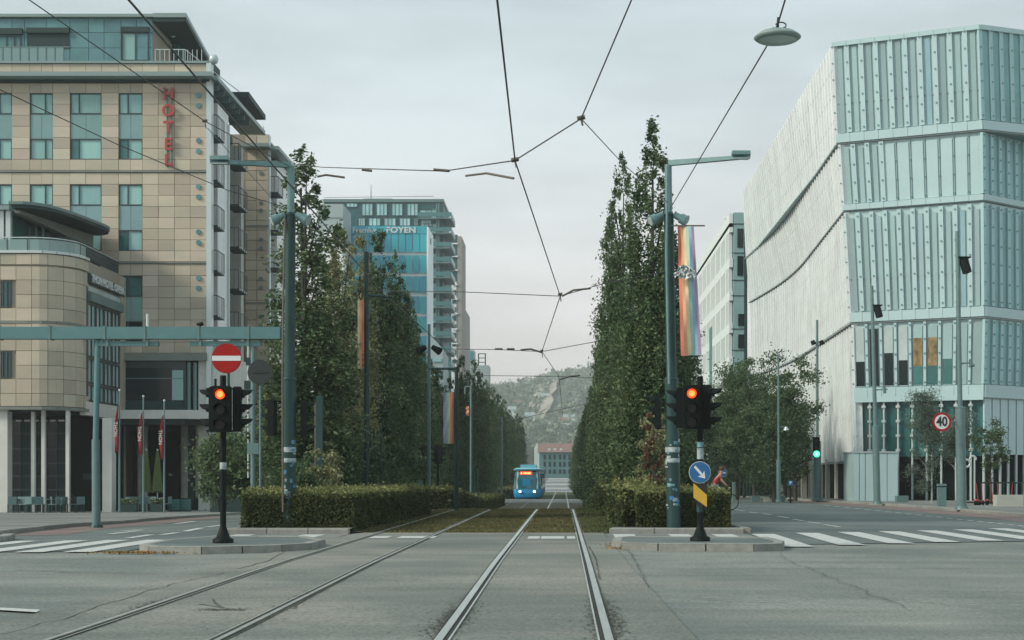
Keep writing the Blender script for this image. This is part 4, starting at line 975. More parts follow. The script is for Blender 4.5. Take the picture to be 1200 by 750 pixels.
# street-side window wall
sa = (Vector((-26.4, 82.6, 0)), Vector((0, 1, 0)), Vector((1, 0, 0)))
MB().fb(sa, .4, 6.9, AZ(480), AZ(296.6), -.4, -.25).build('side_wall', 'white_wall', an)
MB().fb(sa, 6.4, 7.4, g(-26, 89), AZ(296.6), -.3, .05).build('side_pier', 'stone', an)
MB().fb(sa, 0, .35, AZ(480), AZ(318), -.3, .02).build('side_mullion', 'frame', an)
MB().fb(sa, .35, 6.4, AZ(345), AZ(334), -.25, .22).build('blind_box', 'canopy_edge', an)
MB().fb(sa, .35, 6.4, AZ(332), AZ(326), -.25, .0).build('clerestory', 'glass_light', an)
for i in range(4):
    for (c, d) in ((347, 378), (380, 412), (414, 444), (446, 466)):
        window(an, sa, .4+i*1.5, 1.84+i*1.5, AZ(d), AZ(c), .0, (1.12+i*1.5,), pane_m=['glass_light', 'curtain'] if i < 2 else ['glass_light', 'glass_light'])
MB().fb(sa, -.1, 6.6, AZ(484), AZ(467.5), -.3, .03).build('side_band', 'white_wall', an)
MB().fb(sa, .2, 6.9, AZ(323), AZ(311), .0, .12).build('sign_board', 'canopy', an)
text_part('THON HOTEL OPERA', .62, .03, 'sign_white', an, (-26.24, 86.2, AZ(317)), rot=(R(90), 0, R(90)), bold=.012, name='sign_lettering', width=6.2)
# terrace rail, pavilion and oval roof
rl = MB(); tp = [pathpt(TL*i/40) for i in range(41)]+[(-26.4, 84.5), (-26.4, 86.5), (-26.4, 88.8)]
for a, b in zip(tp, tp[1:]):
    rl.cyl((a[0]-.1, a[1]+.1, AZ(278)), (b[0]-.1, b[1]+.1, AZ(278)), .035, .035, 5)
rl.build('terrace_rail', 'white_metal', an)
bal = MB(); 
for i in range(40):
    a, b = tp[i], tp[i+1]
    if i % 2 == 0: curved_piece(TL*i/40+.02, TL*(i+2)/40-.02, AZ(293), AZ(280), -.12, -.10, 2).build('balustrade_glass', 'clear_panel', an)
rp = MB()
for i in range(22): y = 83.0+i*.27; rp.box(-26.52, -26.44, y, y+.07, AZ(294), AZ(279))
for i in range(0, 41, 2): rp.cyl((tp[i][0]-.1, tp[i][1]+.1, AZ(294)), (tp[i][0]-.1, tp[i][1]+.1, AZ(278)), .03, .03, 4)
for z in (283, 287, 291): rp.box(-26.5, -26.46, 83, 88.8, AZ(z)-.03, AZ(z)+.03)
rp.build('rail_posts', 'frame', an)
MB().box(XA(-60, 82), XA(11, 82), 81.5, 89.8, AZ(294), AZ(243)).build('pavilion', 'glass', an)
for a in (3, 11): MB().box(XA(a, 81.4)-.13, XA(a, 81.4)+.13, 81.2, 81.5, AZ(294), AZ(238)).build('pavilion_column', 'white_metal', an)
MB().box(-45, XA(13, 81.2), 80.9, 90, AZ(242), AZ(237)).build('pavilion_roof', 'eave', an)
MB().box(-29.8, -27.8, 84.4, 89.6, AZ(294), AZ(262)).build('pavilion_back', 'glass_dark', an)
for a in (34, 42, 50): MB().box(XA(a, 84.3), XA(a, 84.3)+.08, 84.2, 84.4, AZ(294), AZ(250)).build('pavilion_mullion', 'steel', an)
rp_ = [(-29.65, 80.2), (-28.9, 80.2), (-28.3, 80.6), (-27.9, 81.2), (-27.6, 82.1), (-27.3, 83.6), (-27.05, 85.5), (-26.85, 87.2), (-26.85, 88.2), (-27.1, 89.0), (-27.7, 89.5), (-28.6, 89.6), (-29.65, 89.2)]
MB().prism(rp_, AZ(242.5), AZ(239)).build('oval_roof', 'canopy', an)
cxr = sum(p[0] for p in rp_)/len(rp_); cyr = sum(p[1] for p in rp_)/len(rp_)
MB().prism([(cxr+(x-cxr)*1.05, cyr+(y-cyr)*1.03) for x, y in rp_], AZ(239)+.002, AZ(235.5)).build('oval_roof_edge', 'canopy_edge', an)
MB().hexa([(-29.6, 80.6, AZ(247)), (-29.3, 80.6, AZ(247)), (-28.0, 89, AZ(262)), (-28.3, 89, AZ(262))], [(-29.6, 80.6, AZ(244)), (-29.3, 80.6, AZ(244)), (-28.0, 89, AZ(243.5)), (-28.3, 89, AZ(243.5))]).build('roof_beam', 'concrete_band', an)
# ground floor: columns and glazing in shade
gz_ = g(-28, 82)-.1
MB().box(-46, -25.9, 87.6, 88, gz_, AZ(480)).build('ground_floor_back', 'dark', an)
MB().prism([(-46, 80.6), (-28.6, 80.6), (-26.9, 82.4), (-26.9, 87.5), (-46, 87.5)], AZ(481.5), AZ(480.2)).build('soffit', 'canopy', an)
fg = (Vector((0, 83.2, 0)), Vector((1, 0, 0)), Vector((0, -1, 0)))
for a, b in [(9, 38), (42, 49), (54, 78)]:
    for c, d in ((492, 508), (508, 526), (526, 543), (543, 558), (558, 574), (574, 600)):
        window(an, fg, XA(a, 83.2), XA(b, 83.2), ZA(d, 83.2), ZA(c, 83.2), 0, (XA((a+b)/2, 83.2),), pane_m=['glass_dark', 'dark_mid'], ft=.05, name='shop_window')
for a in (39, 51, 79.5): MB().box(XA(a, 81)-.09, XA(a, 81)+.09, 80.9, 81.15, gz_, AZ(480)).build('column', 'white_wall', an)
MB().box(XA(-6, 80.4), XA(9.5, 80.4), 80.3, 81, gz_, AZ(480)).build('corner_column', 'white_wall', an)
MB().box(XA(120.5, 82), XA(131.5, 82), 81.9, 82.7, gz_, AZ(488)).build('tall_column', 'white_wall', an)
for i in range(6): MB().box(XA(20+i*10, 83), XA(26+i*10, 83), 82.8, 82.95, ZA(494, 83), ZA(492, 83)).build('ceiling_light', 'sign_white', an)
MB().hexa([(XA(82, 84), 84, gz_), (XA(98, 84), 84, gz_), (XA(98, 84), 84.2, gz_), (XA(82, 84), 84.2, gz_)], [(XA(82, 84), 84, ZA(578, 84)), (XA(98, 84), 84, ZA(592, 84)), (XA(98, 84), 84.2, ZA(592, 84)), (XA(82, 84), 84.2, ZA(578, 84))]).build('ramp_wall', 'dark_mid', an)
MB().box(XA(97, 84), XA(127, 84), 84, 85, ZA(562, 84), ZA(555, 84)).build('entrance_canopy', 'dark_mid', an)

# ---------------------------------------------------------------- far offices on the left
of = thing('office_building', 'blue glass office block with white floor bands and FOYEN lettering on top', 'building', (-30, 255, g(-30, 250)))
OD = 250.0; ox_ = lambda a: XA(a, OD); oz = lambda a: ZA(a, OD)
ff = (Vector((0, OD, 0)), Vector((1, 0, 0)), Vector((0, -1, 0)))
MB().box(ox_(395), ox_(500), OD+.4, OD+9, -3, oz(265)).build('wall', 'office_white', of)
MB().box(ox_(399), ox_(500), OD-.1, OD+.38, oz(274), oz(265)).build('sign_band', 'office_blue', of)
fb_ = [274, 299, 323.5, 347, 370.5, 393.5, 417, 440, 463, 486, 509]
for k, (a, b) in enumerate(zip(fb_, fb_[1:])):
    for i in range(11):
        u0 = ox_(408+i*8.4)
        MB().fb(ff, u0+.06, u0+ox_(8.4)-ox_(0)-.06, oz(b-3.6), oz(a+.3), -.05, .04).build('pane', 'office_blue', of)
MB().box(ox_(500.2), ox_(500)+.3, OD-.15, OD+9.3, -3, oz(266)).build('end_wall', 'office_white', of)
for i in range(6):
    pass
text_part('FOYEN', 1.32, .05, 'sign_white', of, (ox_(470), OD-.2, oz(270)), bold=.03, name='lettering', width=4.9)
text_part('Fearnley', 1.2, .05, 'sign_white', of, (ox_(427), OD-.2, oz(270)), bold=.02, name='lettering', width=3.9)
MB().prismy([(ox_(405.5), oz(268.5)), (ox_(410), oz(271.5)), (ox_(410.5), oz(273.5)), (ox_(407), oz(271))], OD-.2, OD-.12).prismy([(ox_(401), oz(267)), (ox_(405), oz(269)), (ox_(406.5), oz(272)), (ox_(403), oz(270.5))], OD-.2, OD-.12).build('logo', 'sign_white', of)
text_part('F', 1.5, .05, 'dark_mid', of, (ox_(500)+.36, OD+4, oz(279)), rot=(R(90), 0, R(90)), name='lettering')

tw = thing('apartment_tower', 'tall dark teal apartment tower with balconies on its right edge, behind the blue office', 'building', (-30, 300, g(-30, 300)))
TD = 292.0; tx = lambda a: XA(a, TD); tz = lambda a: ZA(a, TD)
ft_ = (Vector((0, TD, 0)), Vector((1, 0, 0)), Vector((0, -1, 0)))
MB().box(tx(379), tx(519), TD, TD+16, -3, tz(235)).build('wall', 'office_dark', tw)
MB().box(tx(379), tx(520), TD-.3, TD+16.3, tz(237), tz(233.5)).build('roof_edge', 'steel', tw)
MB().box(tx(424), tx(458), TD+2, TD+10, tz(233.5), tz(230.5)).build('plant_room', 'office_dark', tw)
MB().cyl((tx(431), TD+5, tz(231)), (tx(431), TD+5, tz(210)), .12, .05, 5).cyl((tx(471), TD+5, tz(234)), (tx(471), TD+5, tz(230)), .2, .2, 5).build('antenna', 'steel', tw)
MB().cyl((tx(380), TD, tz(231.5)), (tx(508), TD, tz(230)), .06, .06, 4).build('roof_rail', 'steel', tw)
for a, b, c, d in [(406, 419, 238, 243), (424, 437, 238.5, 253), (441, 454, 238.5, 253), (459, 472, 238.5, 253), (477, 490, 238.5, 253), (420, 428, 255.5, 265), (432, 446, 255.5, 265), (450, 464, 255.5, 265), (468, 481, 255.5, 265), (485, 490, 255.5, 265), (509-17, 513, 246, 252), (493, 507, 262, 266)]:
    window(tw, ft_, tx(a), tx(b), tz(d), tz(c), .20, (tx((a*2+b)/3), tx((a+2*b)/3)), 'office_glass', ft=.10, dep=.1)
for k in range(11):
    y = 258.5+k*17.3; h_ = 17.3
    if y+8 > 440: break
    s_ = MB().box(tx(491), tx(530), TD-2.2, TD+8, tz(y)+0, tz(y-1.3)).build('balcony_slab', 'steel', tw)
    MB().box(tx(491), tx(530), TD-2.2, TD-2.1, tz(y-2.4), tz(y-7.5)).box(tx(530)-.1, tx(530), TD-2.1, TD+8, tz(y-2.4), tz(y-7.5)).build('balustrade', 'balcony_glass', s_)
    MB().box(tx(506), tx(511), TD-.12, TD, tz(y-2), tz(y-13)).build('balcony_door', 'office_glass', tw)
for k in range(10): MB().box(tx(494), tx(505), TD-.12, TD-.02, tz(262+k*17.3+4), tz(262+k*17.3-7)).build('window', 'office_glass', tw)
for a in (511.5, 514): MB().box(tx(a), tx(a)+.25, TD-1.6, TD-1.3, -3, tz(240)).build('column', 'steel', tw)
for k in range(8):
    for a in (502,): pass
gb = thing('grey_gable', 'plain pale grey slab wall rising left of the blue office, behind the yellowish trees', 'building', (-40, 235, g(-40, 235)))
MB().box(XA(372, 240), XA(402, 240), 240, 249, -3, ZA(239, 240)).build('wall', 'grey_block', gb)
MB().box(XA(378, 240), XA(402.3, 240), 239.9, 240, ZA(270.5, 240), ZA(269.5, 240)).box(XA(378, 240), XA(402.3, 240), 239.9, 240, ZA(255.5, 240), ZA(255, 240)).build('joint_line', 'steel', gb)
MB().box(XA(379, 236), XA(402.4, 236), 236, 239.8, -3, ZA(271, 236)).build('lower_wall', 'office_white', gb)
fr_b = thing('banded_far_block', 'slim dark green far block with pale brick side just right of the balcony tower', 'building', (-18, 350, g(-18, 350)))
BD = 340; bx = lambda a: XA(a, BD); bz = lambda a: ZA(a, BD)
MB().box(bx(515), bx(536), BD, BD+14, -3, bz(275)).build('wall', 'office_dark', fr_b)
MB().box(bx(536)+.01, bx(541), BD-.2, BD+14, -3, bz(277)).build('side_wall', 'brick_far', fr_b)
for y in (285, 300, 316, 333, 350, 367, 385, 402, 420): MB().box(bx(530), bx(536.5), BD-.5, BD, bz(y+1.5), bz(y)).build('floor_band', 'office_white', fr_b)
MB().box(bx(529), bx(535), BD-.15, BD, -3, bz(330)).build('white_bay', 'office_white', fr_b)
for y in range(340, 440, 10): MB().box(bx(530), bx(534.5), BD-.22, BD-.15, bz(y+6), bz(y)).build('window', 'office_dark', fr_b)
f3 = thing('farthest_left_block', 'pale far block edge with dark windows, last tall building on the left side', 'building', (-24, 420, g(-24, 420)))
MB().box(XA(530, 420), XA(545.5, 420), 420, 440, -3, ZA(363, 420)).build('wall', 'brick_far', f3)
for y in (368, 378, 389, 400, 412, 424): MB().box(XA(542, 420), XA(545, 420), 419.7, 420, ZA(y+6, 420), ZA(y, 420)).build('window', 'office_dark', f3)
lw = thing('white_stepped_building', 'white slanted low building in front of the tower foot, above the dark trees', 'building', (-18, 200, g(-18, 200)))
MB().hexa([(XA(505, 215), 215, -3), (XA(519, 215), 215, -3), (XA(519, 215), 225, -3), (XA(505, 215), 225, -3)], [(XA(505, 215), 215, ZA(393, 215)), (XA(519, 215), 215, ZA(412, 215)), (XA(519, 215), 225, ZA(412, 215)), (XA(505, 215), 225, ZA(393, 215))]).build('wall', 'grey_block', lw)
for y in (420, 437, 452): MB().box(XA(507, 215), XA(518, 215), 214.8, 214.98, ZA(y+4, 215), ZA(y, 215)).build('window', 'office_glass', lw)
sb = thing('small_far_block', 'small teal and grey far block standing above the receding left tree row', 'building', (-28, 480, g(-28, 450)))
MB().box(XA(546, 450), XA(555, 450), 450, 460, -3, ZA(410, 450)).build('wall', 'grey_block', sb); MB().box(XA(548, 450), XA(553, 450), 449.7, 450, ZA(422, 450), ZA(412, 450)).build('window', 'office_blue', sb)
sc2 = thing('roof_frame_block', 'grey far block with open steel frame on its roof, beside the small teal block', 'building', (-26, 500, 0))
MB().box(XA(559, 480), XA(573, 480), 480, 490, -3, ZA(428, 480)).build('wall', 'grey_block', sc2)
q = MB()
for a in (560, 568): q.box(XA(a, 480), XA(a, 480)+.4, 480, 480.4, ZA(428, 480), ZA(414, 480))
for y in (414, 419, 424): q.box(XA(560, 480)+.4, XA(568, 480), 480.05, 480.35, ZA(y+1, 480), ZA(y, 480))
q.build('roof_frame', 'office_dark', sc2)

# ---------------------------------------------------------------- building at the end of the street, hill and houses
eb = thing('street_end_building', 'teal grey three storey building with red tiled roof closing the street', 'building', (-1, 425, 0))
ED = 420.0; ex = lambda a: XA(a, ED); ez = lambda a: ZA(a, ED)
MB().box(ex(632), ex(672), ED, ED+12, -2.5, ez(530)).build('wall', 'house_teal', eb)
MB().add([(ex(630), ED-.5, ez(530)), (ex(674), ED-.5, ez(530)), (ex(674), ED+12, ez(530)), (ex(630), ED+12, ez(530)), (ex(630), ED+6, ez(519)), (ex(672), ED+6, ez(519))], [(0, 1, 5, 4), (2, 3, 4, 5), (1, 2, 5), (3, 0, 4)]).build('roof', 'roof_red', eb)
for i in range(3): MB().box(ex(642+i*7), ex(645+i*7), ED+1, ED+3, ez(528), ez(525.5)).build('roof_light', 'house_white', eb)
fe = (Vector((0, ED, 0)), Vector((1, 0, 0)), Vector((0, -1, 0)))
for c, d in ((533, 538.5), (541, 547), (550, 555)):
    for a in (637, 643, 648.5, 655, 660, 666): MB().fb(fe, ex(a), ex(a+2.6), ez(d), ez(c), 0, .12).build('window', 'glass_dark', eb)
wh = thing('white_gable_house', 'narrow white gabled house left of the red roofed building at the street end', 'house', (-8, 430, 0))
MB().prismy([(XA(626, 425), -2.5), (XA(633, 425), -2.5), (XA(633, 425), ZA(526, 425)), (XA(629.5, 425), ZA(519, 425)), (XA(626, 425), ZA(525, 425))], 425, 436).build('wall', 'house_white', wh)
MB().box(XA(618, 432), XA(625.5, 432), 432, 440, -2.5, ZA(527, 432)).build('side_wing', 'brick_far', wh)
# hill
hillm = MB(); HXs = [(-700+i*28) for i in range(61)]; HYs = [520+i*45 for i in range(30)]
def hill_h(x, y):
    t = max(0, min(1, (y-620)/880)); base = 100*sm(t)
    k = math.exp(-((x-120)/430)**2)*.93+.10
    e_ = (x+60)/900
    return base*(k+.05*e_)+noise.noise(Vector((x/110, y/110, 0)))*9*t+noise.noise(Vector((x/40, y/40, 3)))*4*t-1.2
hillm.add([(x, y, hill_h(x, y)) for y in HYs for x in HXs], [(j*61+i, j*61+i+1, (j+1)*61+i+1, (j+1)*61+i) for j in range(29) for i in range(60)], True)
struct('hill', hillm, 'hill')
hp = []; rs = random.Random(3)
cl = MB(); pts_ = []
for i in range(2600):
    x = rs.uniform(-170, 90); y = rs.uniform(640, 1480); z = hill_h(x, y); 
    px = OX+F*x/y; py = OY-F*z/y
    if 632 < px < 664 and 452 < py < 500 and abs((px-648)+(py-478)*.45) < 13: continue
    pts_.append((x, y, z, rs.uniform(2.2, 5.5)))
q = []
rn = np.random.RandomState(8)
for (x, y, z, r) in pts_:
    n = 26; p = rn.normal(size=(n, 3))*np.array([r*.45, r*.45, r*.5])+np.array([x, y, z+r*.7]); q.append(p)
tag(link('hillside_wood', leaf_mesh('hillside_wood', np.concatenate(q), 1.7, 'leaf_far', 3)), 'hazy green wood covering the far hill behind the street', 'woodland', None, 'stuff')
# pale quarried rock face: a ribbon sheet laid on the slope
rk = MB(); vs = []; kk = 14
for i in range(kk+1):
    y = 1000+i*(1500-1000)/kk
    for j in range(6):
        xc = -18+(y-1000)*.030; x = xc-8+j*3.3+rs.uniform(-2, 2); vs.append((x-2, y, hill_h(x, y)+2.2+rs.uniform(-1, 2)))
rk.add(vs, [(i*6+j, i*6+j+1, (i+1)*6+j+1, (i+1)*6+j) for i in range(kk) for j in range(5)])
struct('rock_face', rk, 'rock')
def far_house(px, py, w_, h_, rm, label, d=1150, wall_m='house_white', group='small houses on the far hill'):
    w_ *= 1.35; h_ *= 1.3
    x = XA(px, d); 
    for k in range(40):      # find the slope under that pixel
        if hill_h(x, d) > ZA(py+1.5, d): d -= 12
        else: break
        x = XA(px, d)
    z = ZA(py, d); t = thing('hill_house', label, 'house', (x, d, z-h_), group)
    MB().box(x-w_/2, x+w_/2, d, d+8, z-h_-3, z).build('wall', wall_m, t)
    MB().add([(x-w_/2-.4, d-.5, z), (x+w_/2+.4, d-.5, z), (x+w_/2+.4, d+8.5, z), (x-w_/2-.4, d+8.5, z), (x-w_/2, d+4, z+2.4), (x+w_/2, d+4, z+2.4)], [(0, 1, 5, 4), (2, 3, 4, 5), (1, 2, 5), (3, 0, 4)]).build('roof', rm, t)
    q = MB()
    for i in range(max(2, int(w_/3))): q.box(x-w_/2+1+i*3, x-w_/2+2.2+i*3, d-.15, d, z-h_*.6, z-h_*.25)
    q.build('window_row', 'office_dark', t)
HW = [s.replace('one of the ', 'of ') for s in ['left one of the pair beside the rock face', 'right one of the pair beside the rock face', 'left of the rock face pair', 'at the left end of the slope', 'just below the ridge left of centre', 'above the rock face pair', 'low on the left slope', 'in the lower middle, upper one of two', 'in the lower middle, lower one of two', 'right of the rock foot, next to the trees', 'right of the rock foot, nearest the tall trees', 'halfway up on the right', 'high on the right slope', 'left one below the ridge on the right', 'right one below the ridge on the right', 'at the top of the rock face', 'low on the right beside the tall trees', 'wide one low in the middle', 'wide one lowest above the street end', 'small one on the ridge above the rock', 'farthest left, halfway up', 'low on the left above the tree row']]
for i, (px, py, w_, h_) in enumerate([(631, 463, 6, 5), (636, 464, 8, 4), (612, 464, 5, 3.5), (604, 463, 4, 3), (620, 455, 5, 2.5), (641, 455, 3, 3), (607, 472, 5, 3), (621, 487, 5, 3), (619, 490, 4, 3), (660, 493, 5, 3), (667, 489, 6, 3), (672, 470, 5, 3), (675, 461, 4, 3), (668, 446, 7, 3), (676, 447, 5, 3), (648, 450, 5, 3), (664, 500, 5, 3.5), (634, 498, 9, 2.5), (628, 503, 8, 3), (655, 445, 4, 2.5), (600, 480, 4, 3), (612, 500, 6, 3)]):
    far_house(px, py, w_, h_, 'roof_red' if i % 3 == 0 else 'grey_block', 'tiny pale hill house, %s' % HW[i], 1400 if py < 470 else 1250 if py < 480 else 1000)

# ---------------------------------------------------------------- translucent glass library building on the right
lib = thing('glass_building', 'large angular building clad in pale translucent ribbed glass, at the right', 'building', (20, 90, g(20, 90)))
def V3(px, py, d): return P(px, py, d)
def surf(mb_or, a0, a1, b0, b1, s0, s1, t0, t1, n0, n1):
    """box on the bilinear patch a0-a1 (bottom) / b0-b1 (top), s along, t up, n outward"""
    def p(s, t): return (a0*(1-s)+a1*s)*(1-t)+(b0*(1-s)+b1*s)*t
    nn = (a1-a0).cross(b0-a0).normalized()
    c = [p(s0, t0), p(s1, t0), p(s1, t1), p(s0, t1)]
    return mb_or.hexa([v+nn*n0 for v in c], [v+nn*n1 for v in c])
# depths of the corners: left corner A at 88, front-right corner B at 84.5, right end C
def zt(z): return z
TZ = [(25.6, 19.65), (19.6, 15.65), (15.6, 9.1), (9.0, 4.9)]
def fcorner(px, z, d): return Vector((XA(px, d), d, z))
def tierpts(k, z, which):   # plan points (px at A, B, C) for each tier level
    pass
tiers = [  # (z_top, z_bot, A_top px, A_bot px, B_top, B_bot, dA, dB, C(px,d))
    (25.62, 19.70, 975, 980, 1148, 1152, 88, 84.5, (1290, 87.6)),
    (19.62, 15.72, 983, 988, 1152, 1153, 88, 84.6, (1262, 90.5)),
    (15.64, 9.14, 989, 996, 1153, 1154, 88, 84.6, (1262, 90.5)),
    (9.06, 4.55, 998, 1001, 1155, 1153, 88, 84.7, (1262, 90.5))]
panel_spec = {0: 10, 1: 10, 2: 10, 3: 9}
studs = MB(); side_p = MB(); side_f = MB(); seam = MB(); side_b = MB(); sgrid = MB()
for k, (z1, z0, At, Ab, Bt, Bb, dA, dB, C_) in enumerate(tiers):
    b0 = Vector((XA(At, dA), dA, z1)); b1 = Vector((XA(Bt, dB), dB, z1)); a0 = Vector((XA(Ab, dA), dA, z0)); a1 = Vector((XA(Bb, dB), dB, z0))
    n = panel_spec[k]
    bd = .085 if k != 3 else .16
    backing = surf(MB(), a0, a1, b0, b1, 0, 1, 0, 1, -.5, -.12); backing.build('backing_wall', 'bfront', lib)
    for i in range(n):
        s0, s1 = i/n, (i+1)/n; fw = .17/n*1.6
        wide = (k == 1 and i >= 3)
        f = fw if not wide else .05/n
        if k == 3: f = .13/n
        ms = 'bglass' if not wide else 'bfront'
        if (k, i) in ((0, 6), (2, 8)): ms = 'bside_blue'
        if k == 3 and i in (0, 2, 3, 4, 5, 6): 
            ms = 'glass_light' if i in (0, 2, 3) else 'bglass'
        surf(MB(), a0, a1, b0, b1, s0+f+.06/n, s1-f-.06/n, bd+.01, 1-.06, -.10, -.04).build('glass_panel', ms, lib)
        if k == 3:
            if i in (0, 2, 3, 6): surf(MB(), a0, a1, b0, b1, s0+f+.07/n, s1-f-.07/n, bd+.02, .50+.05*(i % 3), -.035, -.025).build('lower_pane', 'glass_dark' if i != 6 else 'glass', lib)  # dark reflection in the lower glass, put into the pane colour
            if i == 1: surf(MB(), a0, a1, b0, b1, s0+f+.08/n, s1-f-.08/n, bd+.02, .92, -.035, -.025).build('open_pane', 'glass_dark', lib)
            if i in (4, 5): surf(MB(), a0, a1, b0, b1, s0+f+.06/n, s1-f-.06/n, .42, .78, -.035, -.02).build('gold_pane', 'gold', lib); surf(MB(), a0, a1, b0, b1, s0+f+.06/n, s1-f-.06/n, bd+.02, .415, -.035, -.02).build('lower_pane', 'glass', lib)  # mottled gold-brown pane above a plain lower one
    for i in range(n+1):
        s = i/n; f = (.16 if k != 3 else .09)/n
        s0, s1 = max(0, s-f), min(1, s+f)
        if k == 1 and 3 < i < n: s0, s1 = s-.015/n, s+.015/n
        flat_ = k == 1 and 3 < i < n
        fin = surf(MB(), a0, a1, b0, b1, s0, s1, bd+.01, .985, -.12, -.03 if flat_ else .07); fo = fin.build('glass_fin', 'bfront', lib)
        nn = (a1-a0).cross(b0-a0).normalized(); m_ = max(3, int((z1-z0)/.85))
        for j in range(m_):
            t = bd+.05+(.9-bd)*j/(m_-1); p = (a0*(1-s)+a1*s)*(1-t)+(b0*(1-s)+b1*s)*t
            q = p+nn*(-.03 if flat_ else .07); studs.cyl(q, q+nn*.05, .055, .055, 6, smooth=False)
    for i in range(n):
        s0, s1 = i/n+.01/n, (i+1)/n-.01/n; surf(MB(), a0, a1, b0, b1, s0, s1, 0, bd, -.12, .10).build('band_panel', 'bfront', lib)
        if k == 0: surf(MB(), a0, a1, b0, b1, s0, s1, .955, 1.0, -.12, .12).build('band_panel', 'bfront', lib)
    surf(seam, a0, a1, b0, b1, 0, 1, -.014, -.001, -.4, .02)
    if k in (2, 0): surf(seam, a0, a1, b0, b1, 0, 1, .385, .389, -.1, -.035)
    # right-hand face
    c1 = Vector((XA(C_[0], C_[1]), C_[1], z1)); c0 = Vector((c1.x, c1.y, z0)); n = 12; off = 0
    surf(MB(), a1, c0, b1, c1, 0, 1, 0, 1, -.5, -.12).build('backing_wall', 'bfront', lib)
    for i in range(n):
        s0, s1 = i/n, (i+1)/n; f = .2/n; surf(MB(), a1, c0, b1, c1, s0+f, s1-f, bd+.01, .94, -.1, -.05).build('glass_panel', 'bglass_teal', lib)
        surf(MB(), a1, c0, b1, c1, s0-f*.8, s0+f*.8, bd+.01, .98, -.12, .06).build('glass_fin', 'bfront_teal', lib)
        nn = (c0-a1).cross(b1-a1).normalized()
        for j in range(6):
            t = bd+.05+(.9-bd)*j/5; p = (a1*(1-s0)+c0*s0)*(1-t)+(b1*(1-s0)+c1*s0)*t+nn*.06; studs.cyl(p, p+nn*.05, .05, .05, 6, smooth=False)
    surf(MB(), a1, c0, b1, c1, 0, 1, 0, bd, -.12, .09).build('band_panel', 'bfront', lib)
    if k == 0: surf(MB(), a1, c0, b1, c1, 0, 1, .955, 1, -.12, .09).build('band_panel', 'bfront', lib)
    surf(seam, a1, c0, b1, c1, 0, 1, -.014, -.001, -.4, .02)
# roof slab and undersides so the tiers close
MB().prism([(XA(976, 88)+.2, 88.3), (XA(1147, 84.5), 84.9), (XA(1286, 87.6), 88.1), (XA(1286, 87.6)+2, 134), (16.4, 134)], 25.2, 25.5).build('roof', 'concrete', lib)
MB().prism([(XA(978, 88)+.3, 88.4), (XA(1150, 84.6), 85.0), (XA(1286, 87.6), 88.1), (XA(1286, 87.6)+2, 133), (16.6, 133)], 19.62, 19.69).build('soffit', 'teal_panel', lib)
# long left side: level seams, plan bends
def rib(k, top, bot):
    n = 46
    def pl(poly, s):   # resample by depth fraction, bends eased
        d = 88+(134-88)*s; lim = min(9, d-88, 134-d); return sum(poly_x(poly, d+lim*j/6) for j in range(-6, 7))/13, d
    zt_, zb_ = tiers[k][0], tiers[k][1]
    if k == 3: zb_ = 1.0
    ref = [88+46*i/n for i in range(n+1)]
    for i in range(n):
        sA, sB = i/n, (i+1)/n
        (xa, da), (xb, db) = pl(top, sA), pl(top, sB); (xc, dc), (xd, dd) = pl(bot, sA), pl(bot, sB)
        # outward is -x ; walk from far to near so that the normal faces -x
        A0, A1 = Vector((xd, dd, zb_)), Vector((xc, dc, zb_)); B0, B1 = Vector((xb, db, zt_)), Vector((xa, da, zt_))
        surf(side_b, A0, A1, B0, B1, 0, 1, 0, 1, -.5, -.1)
        surf(side_p, A0, A1, B0, B1, .16, .84, .01, .985, -.098, -.05)
        surf(side_f, A0, A1, B0, B1, .88, 1.10, .005, .99, -.1, .012)
        nrow = max(2, int((zt_-zb_)/1.3))
        for j in range(1, nrow): surf(sgrid, A0, A1, B0, B1, .02, .84, j/nrow, j/nrow+.006, -.06, -.04)
        surf(seam, A0, A1, B0, B1, 0, 1, -.016, -.004, -.3, .02)
rib(0, [(15.85, 88), (15.95, 118), (16.05, 134)], [(16.1, 88), (16.95, 118), (16.3, 134)])
rib(1, [(16.2, 88), (17.02, 118), (16.35, 134)], [(16.5, 88), (17.9, 117), (16.6, 134)])
rib(2, [(16.55, 88), (18.0, 117), (16.7, 134)], [(16.9, 88), (18.0, 118), (16.9, 134)])
rib(3, [(17.0, 88), (18.1, 118), (17.0, 134)], [(17.2, 88), (18.2, 118), (17.0, 134)])
side_b.build('side_backing', 'bside_fin', lib); side_p.build('side_panels', 'bside', lib, kind='stuff'); side_f.build('side_fins', 'bside_fin', lib, kind='stuff')
seam.build('seams', 'bseam', lib, kind='stuff'); sgrid.build('side_joints', 'bside_joint', lib, kind='stuff'); studs.build('studs', 'stud', lib, kind='stuff')
# ground storey
zf = g(18, 88)-.2
MB().prism([(XA(1001, 89.2), 89.2), (XA(1153, 86.0), 86.0), (XA(1262, 92), 92), (45, 133), (19, 133)], zf, 4.5).build('ground_storey', 'dark', lib)
A0 = Vector((XA(1001, 88.1), 88.1, zf)); A1 = Vector((XA(1153, 84.8), 84.8, zf)); B0 = Vector((A0.x, A0.y, 4.5)); B1 = Vector((A1.x, A1.y, 4.5)); n = 9
tt = lambda py: (ZA(py, 87)-zf)/(4.5-zf)
for i in range(n):
    lowc = tt(535)
    surf(MB(), A0, A1, B0, B1, i/n+.01, (i+1)/n-.01, lowc, .99, -.35, -.28).build('ground_pane', 'glass', lib)
    surf(MB(), A0, A1, B0, B1, i/n+.06/n, i/n+.18/n, 0, 1, -.1, .06).build('ground_column', 'white_metal', lib)
    for j in range(4): surf(studs if False else MB(), A0, A1, B0, B1, i/n-.01/n, i/n+.26/n, tt(478+j*17), tt(475+j*17), -.12, .12).build('column_node', 'white_metal', lib)
